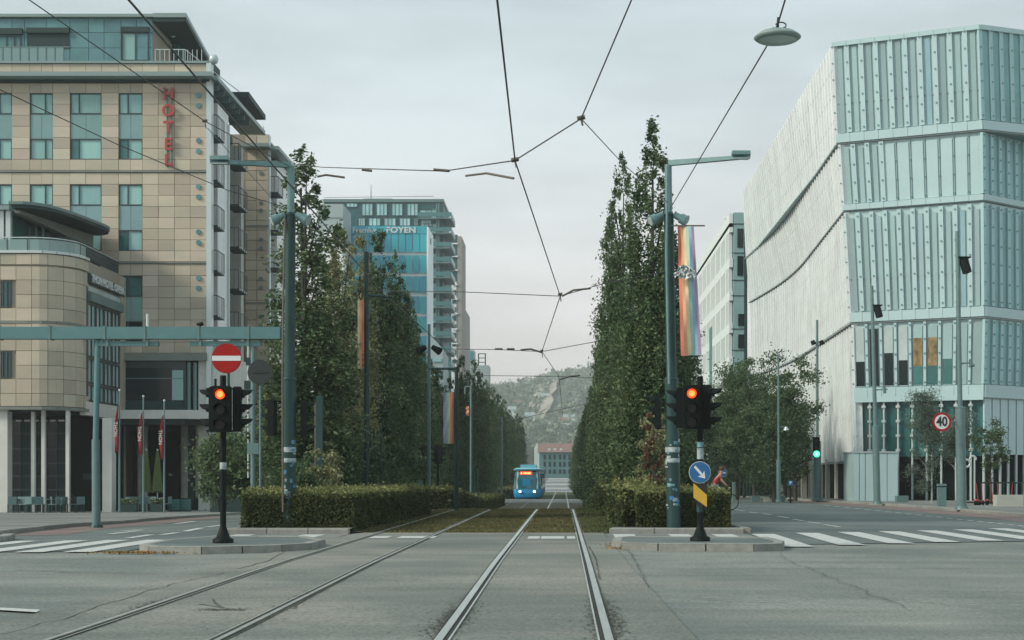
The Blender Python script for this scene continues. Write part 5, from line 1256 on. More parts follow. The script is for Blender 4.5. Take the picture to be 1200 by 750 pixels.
surf(MB(), A0, A1, B0, B1, 0, 1, .985, 1.03, -.3, .2).build('ground_beam', 'bfront', lib)
surf(MB(), A0, A1, B0, B1, 6.3/n, .99, lowc, tt(590), -.3, -.2)
A2 = Vector((XA(1262, 90.5), 90.5, zf)); B2 = Vector((A2.x, A2.y, 4.5))
for i in range(12):
    surf(MB(), A1, A2, B1, B2, i/12+.006, (i+1)/12-.006, tt(533), 1.02, -.1, .0).build('ground_panel', 'bfront', lib)
    surf(MB(), A1, A2, B1, B2, i/12, i/12+.012, 0, tt(533), -.1, .0).build('ground_column', 'white_metal', lib)
# side ground storey seen under the glass skirt
for i in range(12):
    y = 88.6+i*3.6; MB().box(17.4+.03*i, 17.8+.03*i, y, y+.35, zf-.5, 1.2).build('side_column', 'concrete', lib)
for i in range(5): MB().box(XA(950+i*3, 96), XA(951.5+i*3, 96), 95.9, 96, zf-.5, ZA(545, 96)).build('side_mullion', 'concrete_band', lib)
# white entrance box in front
ebx = thing('glass_entrance_box', 'pale frosted glass box standing in front of the building at its left corner', 'kiosk', (XA(1026, 84), 84, g(19, 84)))
for i in range(5):
    a = 1000+i*(1014-1000)/2 if i < 2 else 1014+(i-2)*12.8; b = 1007+i*7 if i < 2 else 1014+(i-1)*12.8
    MB().box(XA(a, 83.5)+.02, XA(b, 83.5)-.02, 83.5, 83.58, g(17, 84)+.1, ZA(530, 83.5)).build('panel', 'bfront', ebx)
MB().box(XA(1000, 83.6), XA(1052, 83.6), 83.6, 86.5, g(17, 84)+.1, ZA(530.6, 83.5)).build('box_body', 'bfront', ebx)
MB().box(XA(999.5, 83.5), XA(1052.5, 83.5), 83.45, 86.6, ZA(530.5, 83.5), ZA(529, 83.5)).build('box_top', 'white_metal', ebx)

# ---------------------------------------------------------------- white block with rows of tall windows
ab = thing('white_window_block', 'white office block with ranks of narrow tall windows, left of the glass building', 'building', (18, 160, g(18, 160)))
sx = 16.75
MB().box(sx+.35, XA(875, 151), 150.4, 196, -2.5, ZA(250, 150)).build('wall', 'window_grey', ab)
MB().box(sx+.36, XA(872, 150), 150, 150.38, -2.5, ZA(249, 150)).build('front_wall', 'block_front', ab)
sfn = (Vector((sx+.3, 196, 0)), Vector((0, -1, 0)), Vector((-1, 0, 0)))   # u runs from far to near
zz = [ZA(py, 150) for py in (250, 272, 313, 352, 390, 428, 466, 505, 560)]
for y1, y0 in zip(zz, zz[1:]):
    MB().fb(sfn, 0, 46, y0, y0+.9, 0, .35).build('floor_band', 'house_white', ab)
MB().fb(sfn, 0, 46, zz[1]+.5, zz[0], 0, .35).build('parapet', 'house_white', ab)
rsb = random.Random(5)
for y1, y0 in zip(zz[1:], zz[2:]):
    u = .5; i = 0
    while u < 45.6:
        w_ = .5 if i % 4 else 1.2
        MB().fb(sfn, u, u+w_, y0+.9, y1, 0, .35).build('pier', 'house_white', ab); u += w_+.62; i += 1
for k, (a, b, c, d) in enumerate([(864, 871, 268, 290), (864, 871, 300, 323), (865, 872, 368, 382), (865, 872, 392, 408), (865, 872, 430, 446)]):
    MB().box(XA(a, 150), XA(b, 150), 149.9, 149.98, ZA(d, 150), ZA(c, 150)).build('front_window', 'glass_dark', ab)
for y in (262, 296, 328, 346, 385, 410): MB().box(XA(856, 150)+.1, XA(872, 150), 149.93, 149.99, ZA(y+.8, 150), ZA(y, 150)).build('joint_line', 'dark_mid', ab)
MB().fb(sfn, 26, 28.5, -2.5, ZA(362, 150), .36, .42).build('dark_slot', 'house_teal', ab)
for a in (850, 853, 862): MB().cyl((XA(a, 155), 155, ZA(249, 150)), (XA(a, 155), 155, ZA(246, 150)), .05, .05, 4).build('antenna', 'steel', ab)

# ================================================================ STREET THINGS
def leanx(px0, py0, px1, py1, d): return P(px0, py0, d), P(px1, py1, d)
# ---------------------------------------------------------------- signal heads
def signal_head(parent, c, face, lit=None, h=.84, w_=.27):
    """c = centre of the head; face = unit vector the lenses look to (Vector xy)"""
    fx = Vector((face[0], face[1], 0)).normalized(); r = Vector((-fx.y, fx.x, 0)); up = Vector((0, 0, 1)); dp = .15
    def bx(a0, a1, b0, b1, c0, c1): # along r, up, fx
        vs = []
        for cc in (c0, c1):
            for a, b in ((a0, b0), (a1, b0), (a1, b1), (a0, b1)): vs.append(c+r*a+up*b+fx*cc)
        return MB().add(vs, [(0,3,2,1),(4,5,6,7),(0,1,5,4),(1,2,6,5),(2,3,7,6),(3,0,4,7)])
    hd = bx(-w_/2, w_/2, -h/2, h/2, -dp/2, dp/2)
    for k in (-1, 1): hd.add(*(lambda q: (q.v, q.f))(bx(-w_/2-.004, w_/2+.004, k*h/6-.006, k*h/6+.006, -dp/2-.004, dp/2+.004)))
    hd.add(*(lambda q: (q.v, q.f))(bx(-w_/2+.02, w_/2-.02, h/2, h/2+.018, -dp/2+.02, dp/2-.01)))
    o = hd.build('signal_head', 'signal', parent)
    for i, k in enumerate((1, 0, -1)):
        p = c+up*(k*h/3)+fx*(dp/2+.004); m = 'lens_off'
        if lit == i: m = 'lens_red' if i == 0 else 'lens_green'
        MB().cyl(p-fx*.02, p+fx*.015, .088, .088, 24, smooth=False).build('lens', m, o)
        if lit == i: MB().cyl(p+fx*.015, p+fx*.024, .058, .03, 20, smooth=False).build('lens_core', 'lens_core' if i == 0 else 'lens_green_core', o)
        vz = MB(); n = 12; L_ = .20
        vs = []
        for q in range(n+1):
            t = math.pi*(-.14+1.28*q/n); a = r*math.cos(t)*.105+up*math.sin(t)*.105; ln = L_*(.35+.65*max(0, math.sin(t))**.5) if math.sin(t) > 0 else .05
            vs += [p+a, p+a+fx*ln, p+a*.93+fx*ln, p+a*.93]
        vz.add(vs, [(4*q+e_, 4*q+4+e_, 4*q+4+(e_+1) % 4, 4*q+(e_+1) % 4) for q in range(n) for e_ in range(4)])
        vz.build('visor', 'signal', o)
    return o
def signal_post(name, label, base, ztop, r=.055, m='signal'):
    t = thing(name, label, 'traffic light', base)
    MB().cyl(base, (base[0], base[1], ztop), r, r, 14).build('post', m, t)
    MB().lathe(base, [(.19, 0), (.19, .07), (.13, .10), (.075, .24), (.06, .30)], 16).build('post_base', 'signal', t)
    return t
# left signal, x=262
dL = 27.2; zL = ZA(636, dL); xL = XA(261.5, dL)
sl = signal_post('traffic_signal', 'red traffic light post on the left island below the no entry sign', (xL, dL, g(xL, dL)+.115), ZA(440, dL))
signal_head(sl, P(261.5, 480.5, dL)+Vector((0, -.16, 0)), (0, -1), 0, h=.82, w_=.36)
signal_head(sl, P(251.0, 480.0, dL)+Vector((.0, .04, 0)), (-1, .12), None, h=.80, w_=.22)
signal_head(sl, P(277.5, 480.0, dL)+Vector((0, .04, 0)), (1, .12), None, h=.80, w_=.22)
MB().box(xL-.30, xL+.28, dL-.03, dL+.03, ZA(456.5, dL), ZA(454.8, dL)).box(xL-.30, xL+.28, dL-.03, dL+.03, ZA(506, dL), ZA(504, dL)).build('bracket', 'signal', sl)
MB().cyl((xL, dL, ZA(550, dL)), (xL, dL, ZA(542, dL)), .06, .06, 14).build('sticker', 'sticker_white', sl)
MB().cyl((xL-.14, dL, ZA(456, dL)), (xL-.14, dL, ZA(444, dL)), .022, .022, 8).build('push_stub', 'signal', sl)
# right signal x=820
dR = 28.0; xR = XA(820.5, dR)
sr = signal_post('traffic_signal', 'red traffic light post on the right island above the blue arrow sign', (xR, dR, g(xR, dR)+.115), ZA(441, dR))
signal_head(sr, P(809.5, 478.5, dR)+Vector((0, -.14, 0)), (0, -1), 0, h=.80, w_=.30)
signal_head(sr, P(798, 478.5, dR)+Vector((0, .07, 0)), (-1, .15), None, h=.74, w_=.18)
signal_head(sr, P(829.0, 478.0, dR)+Vector((0, .06, 0)), (1, -.25), None, h=.80, w_=.22)
MB().box(xR-.25, xR+.2, dR-.03, dR+.03, ZA(453, dR), ZA(451, dR)).box(xR-.25, xR+.2, dR-.03, dR+.03, ZA(502.5, dR), ZA(500.5, dR)).build('bracket', 'signal', sr)
MB().cyl((xR, dR, ZA(538, dR)), (xR, dR, ZA(525, dR)), .061, .061, 14).build('sticker', 'sticker_white', sr)
MB().cyl((xR, dR, ZA(524, dR)), (xR, dR, ZA(518, dR)), .0605, .0605, 14).build('sticker', 'sticker_teal', sr)

# ---------------------------------------------------------------- signs
def round_sign(name, label, c, r, fm, parts, rim=None, facing=-1, group=None):
    t = thing(name, label, 'sign', (c[0], c[1], c[2]-r), group)
    MB().cyl((c[0], c[1]+.012, c[2]), (c[0], c[1], c[2]), r, r, 40, smooth=False).build('plate', fm if rim is None else rim, t)
    if rim: MB().cyl((c[0], c[1]-.001, c[2]), (c[0], c[1]-.005, c[2]), r*parts['in'], r*parts['in'], 40, smooth=False).build('face', fm, t)
    return t
c = P(266.5, 420.3, dL); c.y -= .075
ne = round_sign('no_entry_sign', 'round red no entry sign with a white bar above the left signal', c, .272, 'red', {'in': .95}, 'red')
MB().box(c.x-.262, c.x+.262, c.y-.012, c.y-.006, c.z-.045, c.z+.045).build('white_bar', 'sign_white', ne)
MB().cyl((c.x+.03, c.y+.04, c.z-.5), (c.x+.03, c.y+.04, c.z+.2), .025, .025, 8).build('bracket', 'mast', ne)
c = P(819.7, 553.6, dR); c.y -= .075
ar = round_sign('keep_right_sign', 'round blue sign with white arrow pointing down right', c, .205, 'blue_sign', {'in': .955}, 'sign_white')
u = Vector((.66, 0, -.75)).normalized(); v = Vector((u.z, 0, -u.x)); y_ = Vector((0, -.008, 0))
def ap(a, b): return c+u*a+v*b+y_
mb = MB(); 
for q in ([ap(-.15, -.022), ap(.05, -.022), ap(.05, .022), ap(-.15, .022)],): mb.add(q+[p+Vector((0, -.003, 0)) for p in q], [(0, 1, 2, 3), (4, 5, 6, 7), (0, 1, 5, 4), (1, 2, 6, 5), (2, 3, 7, 6), (3, 0, 4, 7)])
q = [ap(.155, 0), ap(.03, .085), ap(.055, .02), ap(.055, -.02), ap(.03, -.085)]; mb.add(q+[p+Vector((0, -.003, 0)) for p in q], [(0, 1, 2, 3, 4), (5, 6, 7, 8, 9)]+[(i, (i+1) % 5, 5+(i+1) % 5, 5+i) for i in range(5)])
mb.build('arrow', 'sign_white', ar)
# black and yellow marker panel
mk = thing('hazard_marker', 'black panel with a slanted yellow band below the blue arrow sign', 'sign', P(820, 594, dR)+Vector((0, -.07, 0)))
c = P(820, 580, dR); y0 = dR-.08
w_ = .125; zt_, zb_ = ZA(567, dR), ZA(594, dR)
MB().prismy([(c.x-w_*.3, zb_), (c.x+w_, zb_), (c.x+w_, zt_), (c.x-w_, zt_), (c.x-w_, zb_+.18)], y0, y0+.012).build('panel', 'sign_black', mk)
MB().prismy([(c.x-w_, ZA(583, dR)), (c.x+w_, ZA(594, dR)), (c.x+w_, ZA(580, dR)), (c.x-w_, ZA(566, dR))], y0-.006, y0-.001).build('yellow_band', 'yellow', mk)
MB().cyl((c.x, dR, ZA(600, dR)), (c.x, dR, ZA(566, dR)), .062, .062, 12).build('clamp', 'mast', mk)

# ---------------------------------------------------------------- big street masts
def mast(px_b, py_b, px_t, py_t, d, armpx, armpy, label, step_py, stickers, sgn):
    b = P(px_b, py_b, d); b.z = g(b.x, d)+.1; t = thing('street_mast', label, 'lamp post', b); tp = P(px_t, py_t, d); st = b+(tp-b)*((b.z-ZA(step_py, d))/(b.z-tp.z))
    MB().cyl(b, st, .168, .160, 22).build('lower_shaft', 'mast', t)
    MB().cyl(st, (st.x, st.y, st.z+.05), .175, .14, 22).build('collar', 'mast', t)
    m2 = st+(tp-st)*.72 if sgn else st+(tp-st)*.72
    MB().cyl(st, P(px_t+(px_b-px_t)*.1, 252, d), .125, .118, 18).build('upper_shaft', 'mast', t)
    q = P(px_t+(px_b-px_t)*.1, 252, d); MB().cyl(q, tp, .085, .085, 14).build('top_shaft', 'mast_light', t)
    MB().cyl(q, q+Vector((0, 0, .06)), .135, .10, 18).build('collar', 'mast', t)
    e = P(armpx, armpy, d-1.0)
    n = MB().hexa([tp+Vector((0, -.06, -.03)), tp+Vector((0, .06, -.03)), e+Vector((0, .08, -.03)), e+Vector((0, -.08, -.03))], [tp+Vector((0, -.06, .10)), tp+Vector((0, .06, .10)), e+Vector((0, .08, .04)), e+Vector((0, -.08, .04))]); n.build('arm', 'mast_light', t)
    s = 1 if armpx > px_t else -1
    l0 = e-Vector((s*.42, 0, 0)); MB().box(min(l0.x, e.x), max(l0.x, e.x), e.y-.11, e.y+.11, e.z+.042, e.z+.13).build('lamp_head', 'mast_light', t)
    MB().box(min(l0.x, e.x)+.03, max(l0.x, e.x)-.03, e.y-.08, e.y+.08, e.z-.05, e.z-.03).build('lamp_glass', 'glass_light', t)
    for k in (-1, 1):      # spotlights
        c0 = P(px_t, 253, d)+Vector((k*.14, -.05, .02)); dr = Vector((k*.85, -.25, -.5)).normalized()
        sp_ = MB().cyl(c0, c0+dr*.18, .075, .085, 14).cyl(c0+dr*.18, c0+dr*.32, .12, .125, 14).cyl(c0+dr*.32, c0+dr*.34, .14, .14, 14).build('spotlight', 'mast_light', t)
        MB().cyl(c0+dr*.345, c0+dr*.36, .11, .11, 14).build('spot_glass', 'glass_light', sp_)
    rr = random.Random(stickers)
    for i in range(26):
        z = ZA(rr.uniform(518, 596), d); a = rr.uniform(-1.1, 1.1)-math.pi/2; wa = rr.uniform(.10, .3); hh = rr.uniform(.03, .10); vs = []; r0 = .171+.0007*i
        k_ = 5
        for zz_ in (z, z+hh):
            for q_ in range(k_): th = a-wa+2*wa*q_/(k_-1); vs.append((b.x+(tp.x-b.x)*(z-b.z)/(tp.z-b.z)+r0*math.cos(th), b.y+r0*math.sin(th), zz_))
        MB().add(vs, [(q_, q_+1, k_+q_+1, k_+q_) for q_ in range(k_-1)]).build('sticker', rr.choice(['sticker_white', 'sticker_teal', 'sticker_white', 'sticker_blue', 'sticker_teal']), t)
    for (z0_, z1_) in ((524, 530), (537, 542)):
        z0q = ZA(z1_, d); f_ = (z0q-b.z)/(tp.z-b.z); MB().cyl((b.x+(tp.x-b.x)*f_, b.y, z0q), (b.x+(tp.x-b.x)*f_, b.y, ZA(z0_, d)), .170, .170, 22).build('sticker_band', 'sticker_white', t)
    MB().cyl((b.x, b.y, b.z-.02), (b.x, b.y, b.z+.03), .2, .19, 22).build('foot_ring', 'mast', t)
    return t
ml = mast(338, 617, 341, 195, 35.5, 247, 190, 'tall dark teal street mast left of the tracks covered in stickers at its foot', 445, 1, 0)
mr_ = mast(789.5, 617, 783, 193, 35.5, 879, 184, 'tall dark teal street mast right of the tracks carrying the rainbow banner', 445, 2, 1)
MB().tube([P(782, 195, 35.3), P(781, 300, 35.3), P(784, 450, 35.25)], .03, 6).build('edge_tube', 'mast_light', mr_)  # thin paler tube down the left part of the mast
MB().tube([P(334, 255, 35.3), P(332, 350, 35.3), P(331, 450, 35.25), P(331.5, 600, 35.25)], .028, 6).build('edge_tube', 'insul', ml)  # thin brownish tube down the left edge of the mast
# pairs of signal heads on the masts
signal_head(ml, P(319, 490, 35.5), (-1, .1), None, h=.84, w_=.30); signal_head(ml, P(356, 490, 35.5), (1, .1), None, h=.84, w_=.2)
signal_head(mr_, P(771, 482, 35.5), (-1, .1), None, h=.78, w_=.2)
MB().cyl(P(312, 470, 35.5), P(362, 470, 35.5), .015, .015, 6).cyl(P(312, 508, 35.5), P(362, 508, 35.5), .015, .015, 6).build('signal_bracket', 'signal', ml)
MB().cyl(P(766, 463, 35.5), P(788, 461, 35.5), .015, .015, 6).cyl(P(768, 502, 35.5), P(788, 503, 35.5), .015, .015, 6).build('signal_bracket', 'signal', mr_)

# rainbow banners
def banner(label, px0, px1, pt, pb, d, order, wave=.05, bulge=0, taper=0, tilt=0):
    t = thing('rainbow_banner', label, 'banner', P((px0+px1)/2, pb, d)); n = len(order); rows_ = 16
    for k, mname in enumerate(order):
        mb = MB(); vs = []
        for i in range(rows_+1):
            f = i/rows_; a = px0+(px1-px0)*k/n; b = px0+(px1-px0)*(k+1)/n; sh = tilt*f
            for j, q in enumerate((a, b)):
                w_ = (q-px0)*(1+taper*f)+px0+sh; yy = d+wave*math.sin(f*5+(q-px0)*.25)+.02*math.sin(f*13+q)
                vs.append(P(w_, pt+(pb-pt)*f, yy))
        vs2 = [v+Vector((0, .012, 0)) for v in vs]; N_ = len(vs)
        fs = [(2*i, 2*i+1, 2*i+3, 2*i+2) for i in range(rows_)]+[(N_+2*i, N_+2*i+2, N_+2*i+3, N_+2*i+1) for i in range(rows_)]
        mb.add(vs+vs2, fs, True).build('stripe', mname, t)
    return t
rb = banner('long rainbow striped banner hanging from the right street mast with a white bunched cloth', 794, 813, 265, 417, 34.9, ['stripe_red', 'stripe_orange', 'stripe_yellow', 'stripe_green', 'stripe_blue', 'stripe_violet'], .06, taper=.28, tilt=4)
MB().cyl(P(786, 264.5, 34.95), P(826, 264.5, 34.9), .018, .018, 8).build('top_rod', 'insul', rb)
MB().cyl(P(798, 417, 34.95), P(824, 417, 34.9), .014, .014, 8).build('bottom_rod', 'mast', rb)
wc = thing('bunched_white_cloth', 'crumpled white cloth caught across the rainbow banner', 'cloth', P(800, 326, 34.8))
mb = MB(); n = 15; rr = random.Random(4); vs = []
for i in range(n):
    for j in range(8):
        u_, v_ = i/(n-1), j/7; x = 790+25*u_+rr.uniform(-.9, .9); y = 319-5*math.sin(u_*3.14)+4+14*(v_-.5)*(1.2-.6*abs(u_-.5)-(.5 if u_<.2 else 0))+rr.uniform(-1.4, 1.4)-(v_-.5)*2; vs.append(P(x, y, 34.72+rr.uniform(-.09, .09)))
mb.add(vs, [(i*8+j, i*8+j+1, (i+1)*8+j+1, (i+1)*8+j) for i in range(n-1) for j in range(7)]); mb.build('cloth', 'sign_white', wc)

# far masts on the left median
def far_mast(px, pt, d, r, label, arm=None, m='mast', spots=None, base=None):
    x = XA(px, d); z0 = g(x, d); t = thing('tram_mast', label, 'mast', (x, d, z0))
    MB().cyl((x, d, z0), (x, d, ZA(pt, d)), r, r*.85, 12).build('shaft', m, t)
    if arm:
        mb = MB()
        for a, ya, b, yb in arm: mb.cyl(P(a, ya, d), P(b, yb, d), .045, .045, 8)
        mb.build('arm', m, t)
    if spots:
        for k in (-1, 1):
            c0 = P(px, spots, d)+Vector((k*.22, 0, 0)); dr = Vector((k*.8, -.3, -.5)).normalized(); MB().cyl(c0-dr*.1, c0+dr*.3, .10, .17, 10).build('spotlight', 'signal', t)
    return t
far_mast(429.5, 295, 47, .085, 'slim teal mast rising between the two yellowish trees on the left', [(429, 346, 460, 348)], 'mast')
far_mast(502.8, 380, 62, .075, 'pale slim mast with two spotlights near its top, left of the small rainbow banner', None, 'steel', 408)
far_mast(535, 430, 58, .085, 'dark teal mast holding the small rainbow banner on the left', [(503, 432, 535, 432), (535, 432, 535, 455)], 'mast')
far_mast(552, 453, 78, .07, 'thin mast with a hooked top between the left trees, next beyond the small rainbow banner', [(545, 453.5, 552, 453), (545, 453.5, 545, 462)], 'steel')
far_mast(588, 489, 120, .10, 'distant mast with a short hook left of the tram', [(583, 490, 588, 489)], 'steel')
banner('small rainbow striped banner with blue edge first, hanging left of the tracks', 519.5, 531.5, 460, 520, 57.8, ['stripe_violet', 'stripe_blue', 'stripe_green', 'stripe_yellow', 'stripe_orange', 'stripe_red'], .03)
banner('reddish banner half hidden by leaves on the slim left mast', 419, 426.5, 352, 432, 46.5, ['stripe_yellow', 'stripe_orange', 'stripe_red'], .03)
banner('tiny far banner showing pale red, beyond the small rainbow banner', 546, 549.5, 476, 487, 77.8, ['stripe_red', 'stripe_orange'], .02)
# signs and posts behind the left mast
bs = thing('turned_road_sign', 'round road sign seen from its dark back, right of the no entry sign', 'sign', P(304, 520, 40))
c = P(304.5, 436.3, 40.0); MB().disc(c, .33, .012, 36).build('plate', 'sign_back', bs)
p0 = Vector((c.x, c.y+.06, g(c.x, 40))); MB().cyl(p0, (c.x, c.y+.06, c.z+.2), .028, .028, 10).build('post', 'steel', bs)
MB().box(c.x-.2, c.x+.2, c.y-.018, c.y-.002, c.z-.02, c.z+.02).build('rear_rail', 'sign_back', bs)
gp = thing('grey_post', 'pale grey post with a small square plate behind the left traffic light', 'post', (XA(296, 44), 44, g(XA(296, 44), 44)))
MB().cyl((XA(296.5, 44), 44, g(XA(296, 44), 44)), P(296.5, 406, 44), .075, .065, 12).build('shaft', 'steel', gp)
MB().box(XA(289, 43.8), XA(302.5, 43.8), 43.85, 43.87, ZA(532, 43.8), ZA(519, 43.8)).build('plate', 'steel', gp)
sp3 = thing('short_teal_post', 'short flat topped teal post with an orange lit edge behind the left mast', 'post', (XA(373.5, 44), 44, g(-6, 44)))
MB().box(XA(370.5, 44), XA(378, 44), 44, 44.12, g(-6, 44), ZA(464, 44)).build('shaft', 'mast', sp3); MB().box(XA(368, 44), XA(370.3, 44), 44.02, 44.1, g(-6, 44), ZA(471, 44)).build('lit_edge_strip', 'insul', sp3)  # thin strip painted in for the orange light on the post's edge
tg = thing('tree_guard', 'teal steel ladder like tree guard above the left hedge', 'tree guard', (XA(441, 52), 52.5, g(-6.5, 52)))
for a in (434, 438, 446.5): MB().box(XA(a, 52)-.03, XA(a, 52)+.03, 52, 52.06, g(-6.5, 52), ZA(502, 52)).build('upright', 'mast', tg)
for y in (507, 527, 549): MB().box(XA(434, 52), XA(446.5, 52), 52.07, 52.11, ZA(y+1, 52), ZA(y, 52)).build('rung', 'mast', tg)
tg2 = thing('tree_guard', 'farther narrow tree guard behind the second hedge', 'tree guard', (XA(559, 76), 76, g(-4.5, 76)))
for a in (556, 560): MB().box(XA(a, 76)-.03, XA(a, 76)+.03, 76, 76.06, g(-4.5, 76), ZA(548, 76)).build('upright', 'mast', tg2)
for y in (552, 562): MB().box(XA(556, 76), XA(560, 76), 76.07, 76.1, ZA(y+.7, 76), ZA(y, 76)).build('rung', 'mast', tg2)
# far sign group in the gap of the hedges
ds = thing('far_round_sign', 'round teal backed sign beside the pale slim mast', 'sign', P(491.5, 590, 66)); MB().disc(P(491.5, 567, 66), .17, .02, 20).build('plate', 'teal_clad', ds); MB().cyl(P(491.5, 590, 66.05), P(491.5, 567, 66.05), .03, .03, 6).build('post', 'steel', ds)
for (px, dd, lab) in [(497, 70, 'distant traffic light behind the pale slim mast, left of it'), (513, 69, 'distant traffic light right of the pale slim mast')]:
    x = XA(px, dd); ts = signal_post('traffic_signal', lab, (x, dd, g(x, dd)), ZA(522, dd), .05); signal_head(ts, P(px-2, 533, dd), (-1, -.3), None); signal_head(ts, P(px+3, 533, dd), (1, -.2), None)
vn = thing('delivery_truck', 'red and white truck glimpsed on the left road behind the trees', 'truck', (XA(495, 150), 150, g(-14, 150)))
x0, x1 = XA(488, 150), XA(506, 150); zb_ = g(-14, 150)
MB().box(x0, x1, 150.3, 156, zb_+.5, ZA(548, 150)).build('cargo_box', 'white', vn); MB().box(x0, x1-.4, 149.9, 150.28, ZA(560, 150), ZA(551, 150)).build('rear_door', 'letter_red', vn)
MB().box(x0+.1, x1-.1, 150.0, 150.3, zb_+.35, zb_+.5).build('bumper', 'dark', vn)
for xx in (x0+.15, x1-.5): MB().cyl((xx, 151, zb_+.42), (xx+.3, 151, zb_+.42), .42, .42, 16).build('wheel', 'dark', vn)

# ---------------------------------------------------------------- gantry beam on the left
ga = thing('sign_gantry', 'long teal box beam gantry over the left road with a slim post', 'gantry', (XA(115, 44), 44, g(-16.5, 44)))
zg0, zg1 = ZA(397.5, 44), ZA(383.5, 44)
MB().box(XA(-140, 44), XA(329, 44), 43.85, 44.2, zg0, zg1).build('beam', 'gantry', ga)
for a in (124, 171, 234, 292, 60, 0): MB().box(XA(a-1.2, 44), XA(a+1.2, 44), 43.83, 44.22, zg0-.02, zg1+.03).build('beam_joint', 'steel', ga)
for a, b in ((116, 186), (223, 306)):
    MB().box(XA(a, 44), XA(b, 44), 43.95, 44.1, ZA(405.5, 44), ZA(400, 44)).build('lower_rail', 'gantry', ga)
    hg = MB()
    for k in (.15, .82): c_ = a+(b-a)*k; hg.box(XA(c_-1.5, 44), XA(c_+1.5, 44), 43.9, 44.0, ZA(406, 44), ZA(397, 44))
    hg.build('hanger', 'steel', ga)
xg = XA(112.5, 44); zg = g(xg, 44)
MB().cyl((xg, 44.03, zg), P(112.2, 515, 44.03), .125, .115, 14).build('lower_post', 'steel', ga); MB().cyl(P(112.2, 515, 44.03), P(114.5, 398, 44.03), .085, .08, 12).build('upper_post', 'gantry', ga)
MB().cyl((xg, 44.03, zg), (xg, 44.03, zg+.08), .2, .17, 14).build('post_foot', 'mast', ga)
MB().cyl(P(173, 383, 44), P(173, 368, 44), .045, .045, 8).build('sensor_stub', 'white_metal', ga)
MB().cyl(P(231, 381, 44), P(238, 379, 44), .06, .06, 8).build('camera', 'signal', ga)

# ---------------------------------------------------------------- flagpoles, parasols, terrace furniture by the hotel
def flag(px, pt, d, ft, fb_, off, label):
    x = XA(px, d); z0 = g(x, d); t = thing('flagpole', label, 'flagpole', (x, d, z0))
    MB().cyl((x, d, z0), (x, d, ZA(pt, d)), .055, .035, 10).build('pole', 'mast_light', t); MB().lathe((x, d, ZA(pt, d)), [(.02, 0), (.06, .04), (.06, .1), (.01, .14)], 10).build('finial', 'white_metal', t)
    vs = []; n = 14
    for i in range(n+1):
        f = i/n; w_ = (.05+.19*math.sin(min(1, f*1.3)*math.pi*.75))
        for j in range(5): q = j/4; vs.append((x-.03+off*w_*q*1.0, d-.08-.08*math.sin(q*9+f*4), ZA(ft+(fb_-ft)*f, d)+.05*math.sin(q*5)))
    fl = MB().add(vs, [(i*5+j, i*5+j+1, (i+1)*5+j+1, (i+1)*5+j) for i in range(n) for j in range(4)], True).build('flag', 'flag_red', t)
    text_part('THON', .27, .004, 'sign_white', fl, (x+off*.13-.03, d-.2, ZA((ft+fb_)/2, d)), rot=(R(90), R(90), 0), name='flag_lettering')
flag(140, 459, 79, 476, 530, -1, 'left flagpole of three with a drooping red flag')
flag(168, 466, 79, 484, 533, -1, 'middle flagpole of three, its red flag in front of a parasol')
flag(192.5, 471, 79, 487, 538, -1, 'right flagpole of three, red flag nearest the curved white wall')
for i, (px, lab) in enumerate([(171.5, 'closed green parasol, left one beside the middle flagpole'), (184.5, 'closed green parasol standing alone between two flagpoles')]):
    d = 84; x = XA(px, d); z0 = g(x, d); t = thing('parasol', lab, 'parasol', (x, d, z0)); MB().cyl((x, d, z0), (x, d, ZA(527, d)), .035, .03, 8).build('pole', 'white_metal', t)
    vs = []; n = 12
    for k in range(9):
        f = k/8; r_ = .05+.25*f**.8
        for j in range(n*2): a = math.pi*j/n; rr_ = r_*(1 if j % 2 else .72); vs.append((x+rr_*math.cos(a), d+rr_*math.sin(a), ZA(528+47*f+(3 if j % 2 and k == 8 else 0), d)))
    MB().add(vs, [(k*2*n+j, k*2*n+(j+1) % (2*n), (k+1)*2*n+(j+1) % (2*n), (k+1)*2*n+j) for k in range(8) for j in range(2*n)]).build('canopy', 'parasol', t)
    MB().lathe((x, d, ZA(528, d)), [(.05, 0), (.06, .05), (.01, .1)], 8).build('cap', 'white_metal', t); MB().box(x-.25, x+.25, d-.25, d+.25, z0, z0+.08).build('foot', 'dark_mid', t)
def chair(px, d, rz, label, group):
    x = XA(px, d); t = thing('cafe_chair', label, 'chair', (x, d, g(x, d)+.12), group); z = g(x, d)+.12
    MB().box(x-.22, x+.22, d-.22, d+.22, z+.43, z+.46).build('seat', 'steel', t); MB().box(x-.22, x+.22, d+.2, d+.23, z+.46, z+.85).build('backrest', 'steel', t)
    for a, b in ((-.2, -.2), (.2, -.2), (-.2, .2), (.2, .2)): MB().box(x+a-.018, x+a+.018, d+b-.018, d+b+.018, z, z+.43).build('leg', 'mast', t)
    t.rotation_euler[2] = rz; return t
ch0 = chair(14, 79.2, .3, 'metal terrace chair among others outside the shaded ground floor of the annex', 'terrace chairs outside the hotel')
rc = random.Random(2)
for px, d in [(22, 79.6), (30, 78.8), (38, 79.5), (47, 79.0), (55, 79.6), (63, 78.8), (72, 79.4), (84, 79.3), (93, 79.8), (150, 83), (158, 83.5), (164, 82.8), (176, 83.2), (184, 82.6), (195, 83.2)]:
    c2 = copy_tree(ch0); x = XA(px, d); c2.location = (x, d, g(x, d)+.12); c2.rotation_euler[2] = rc.random()*6.28
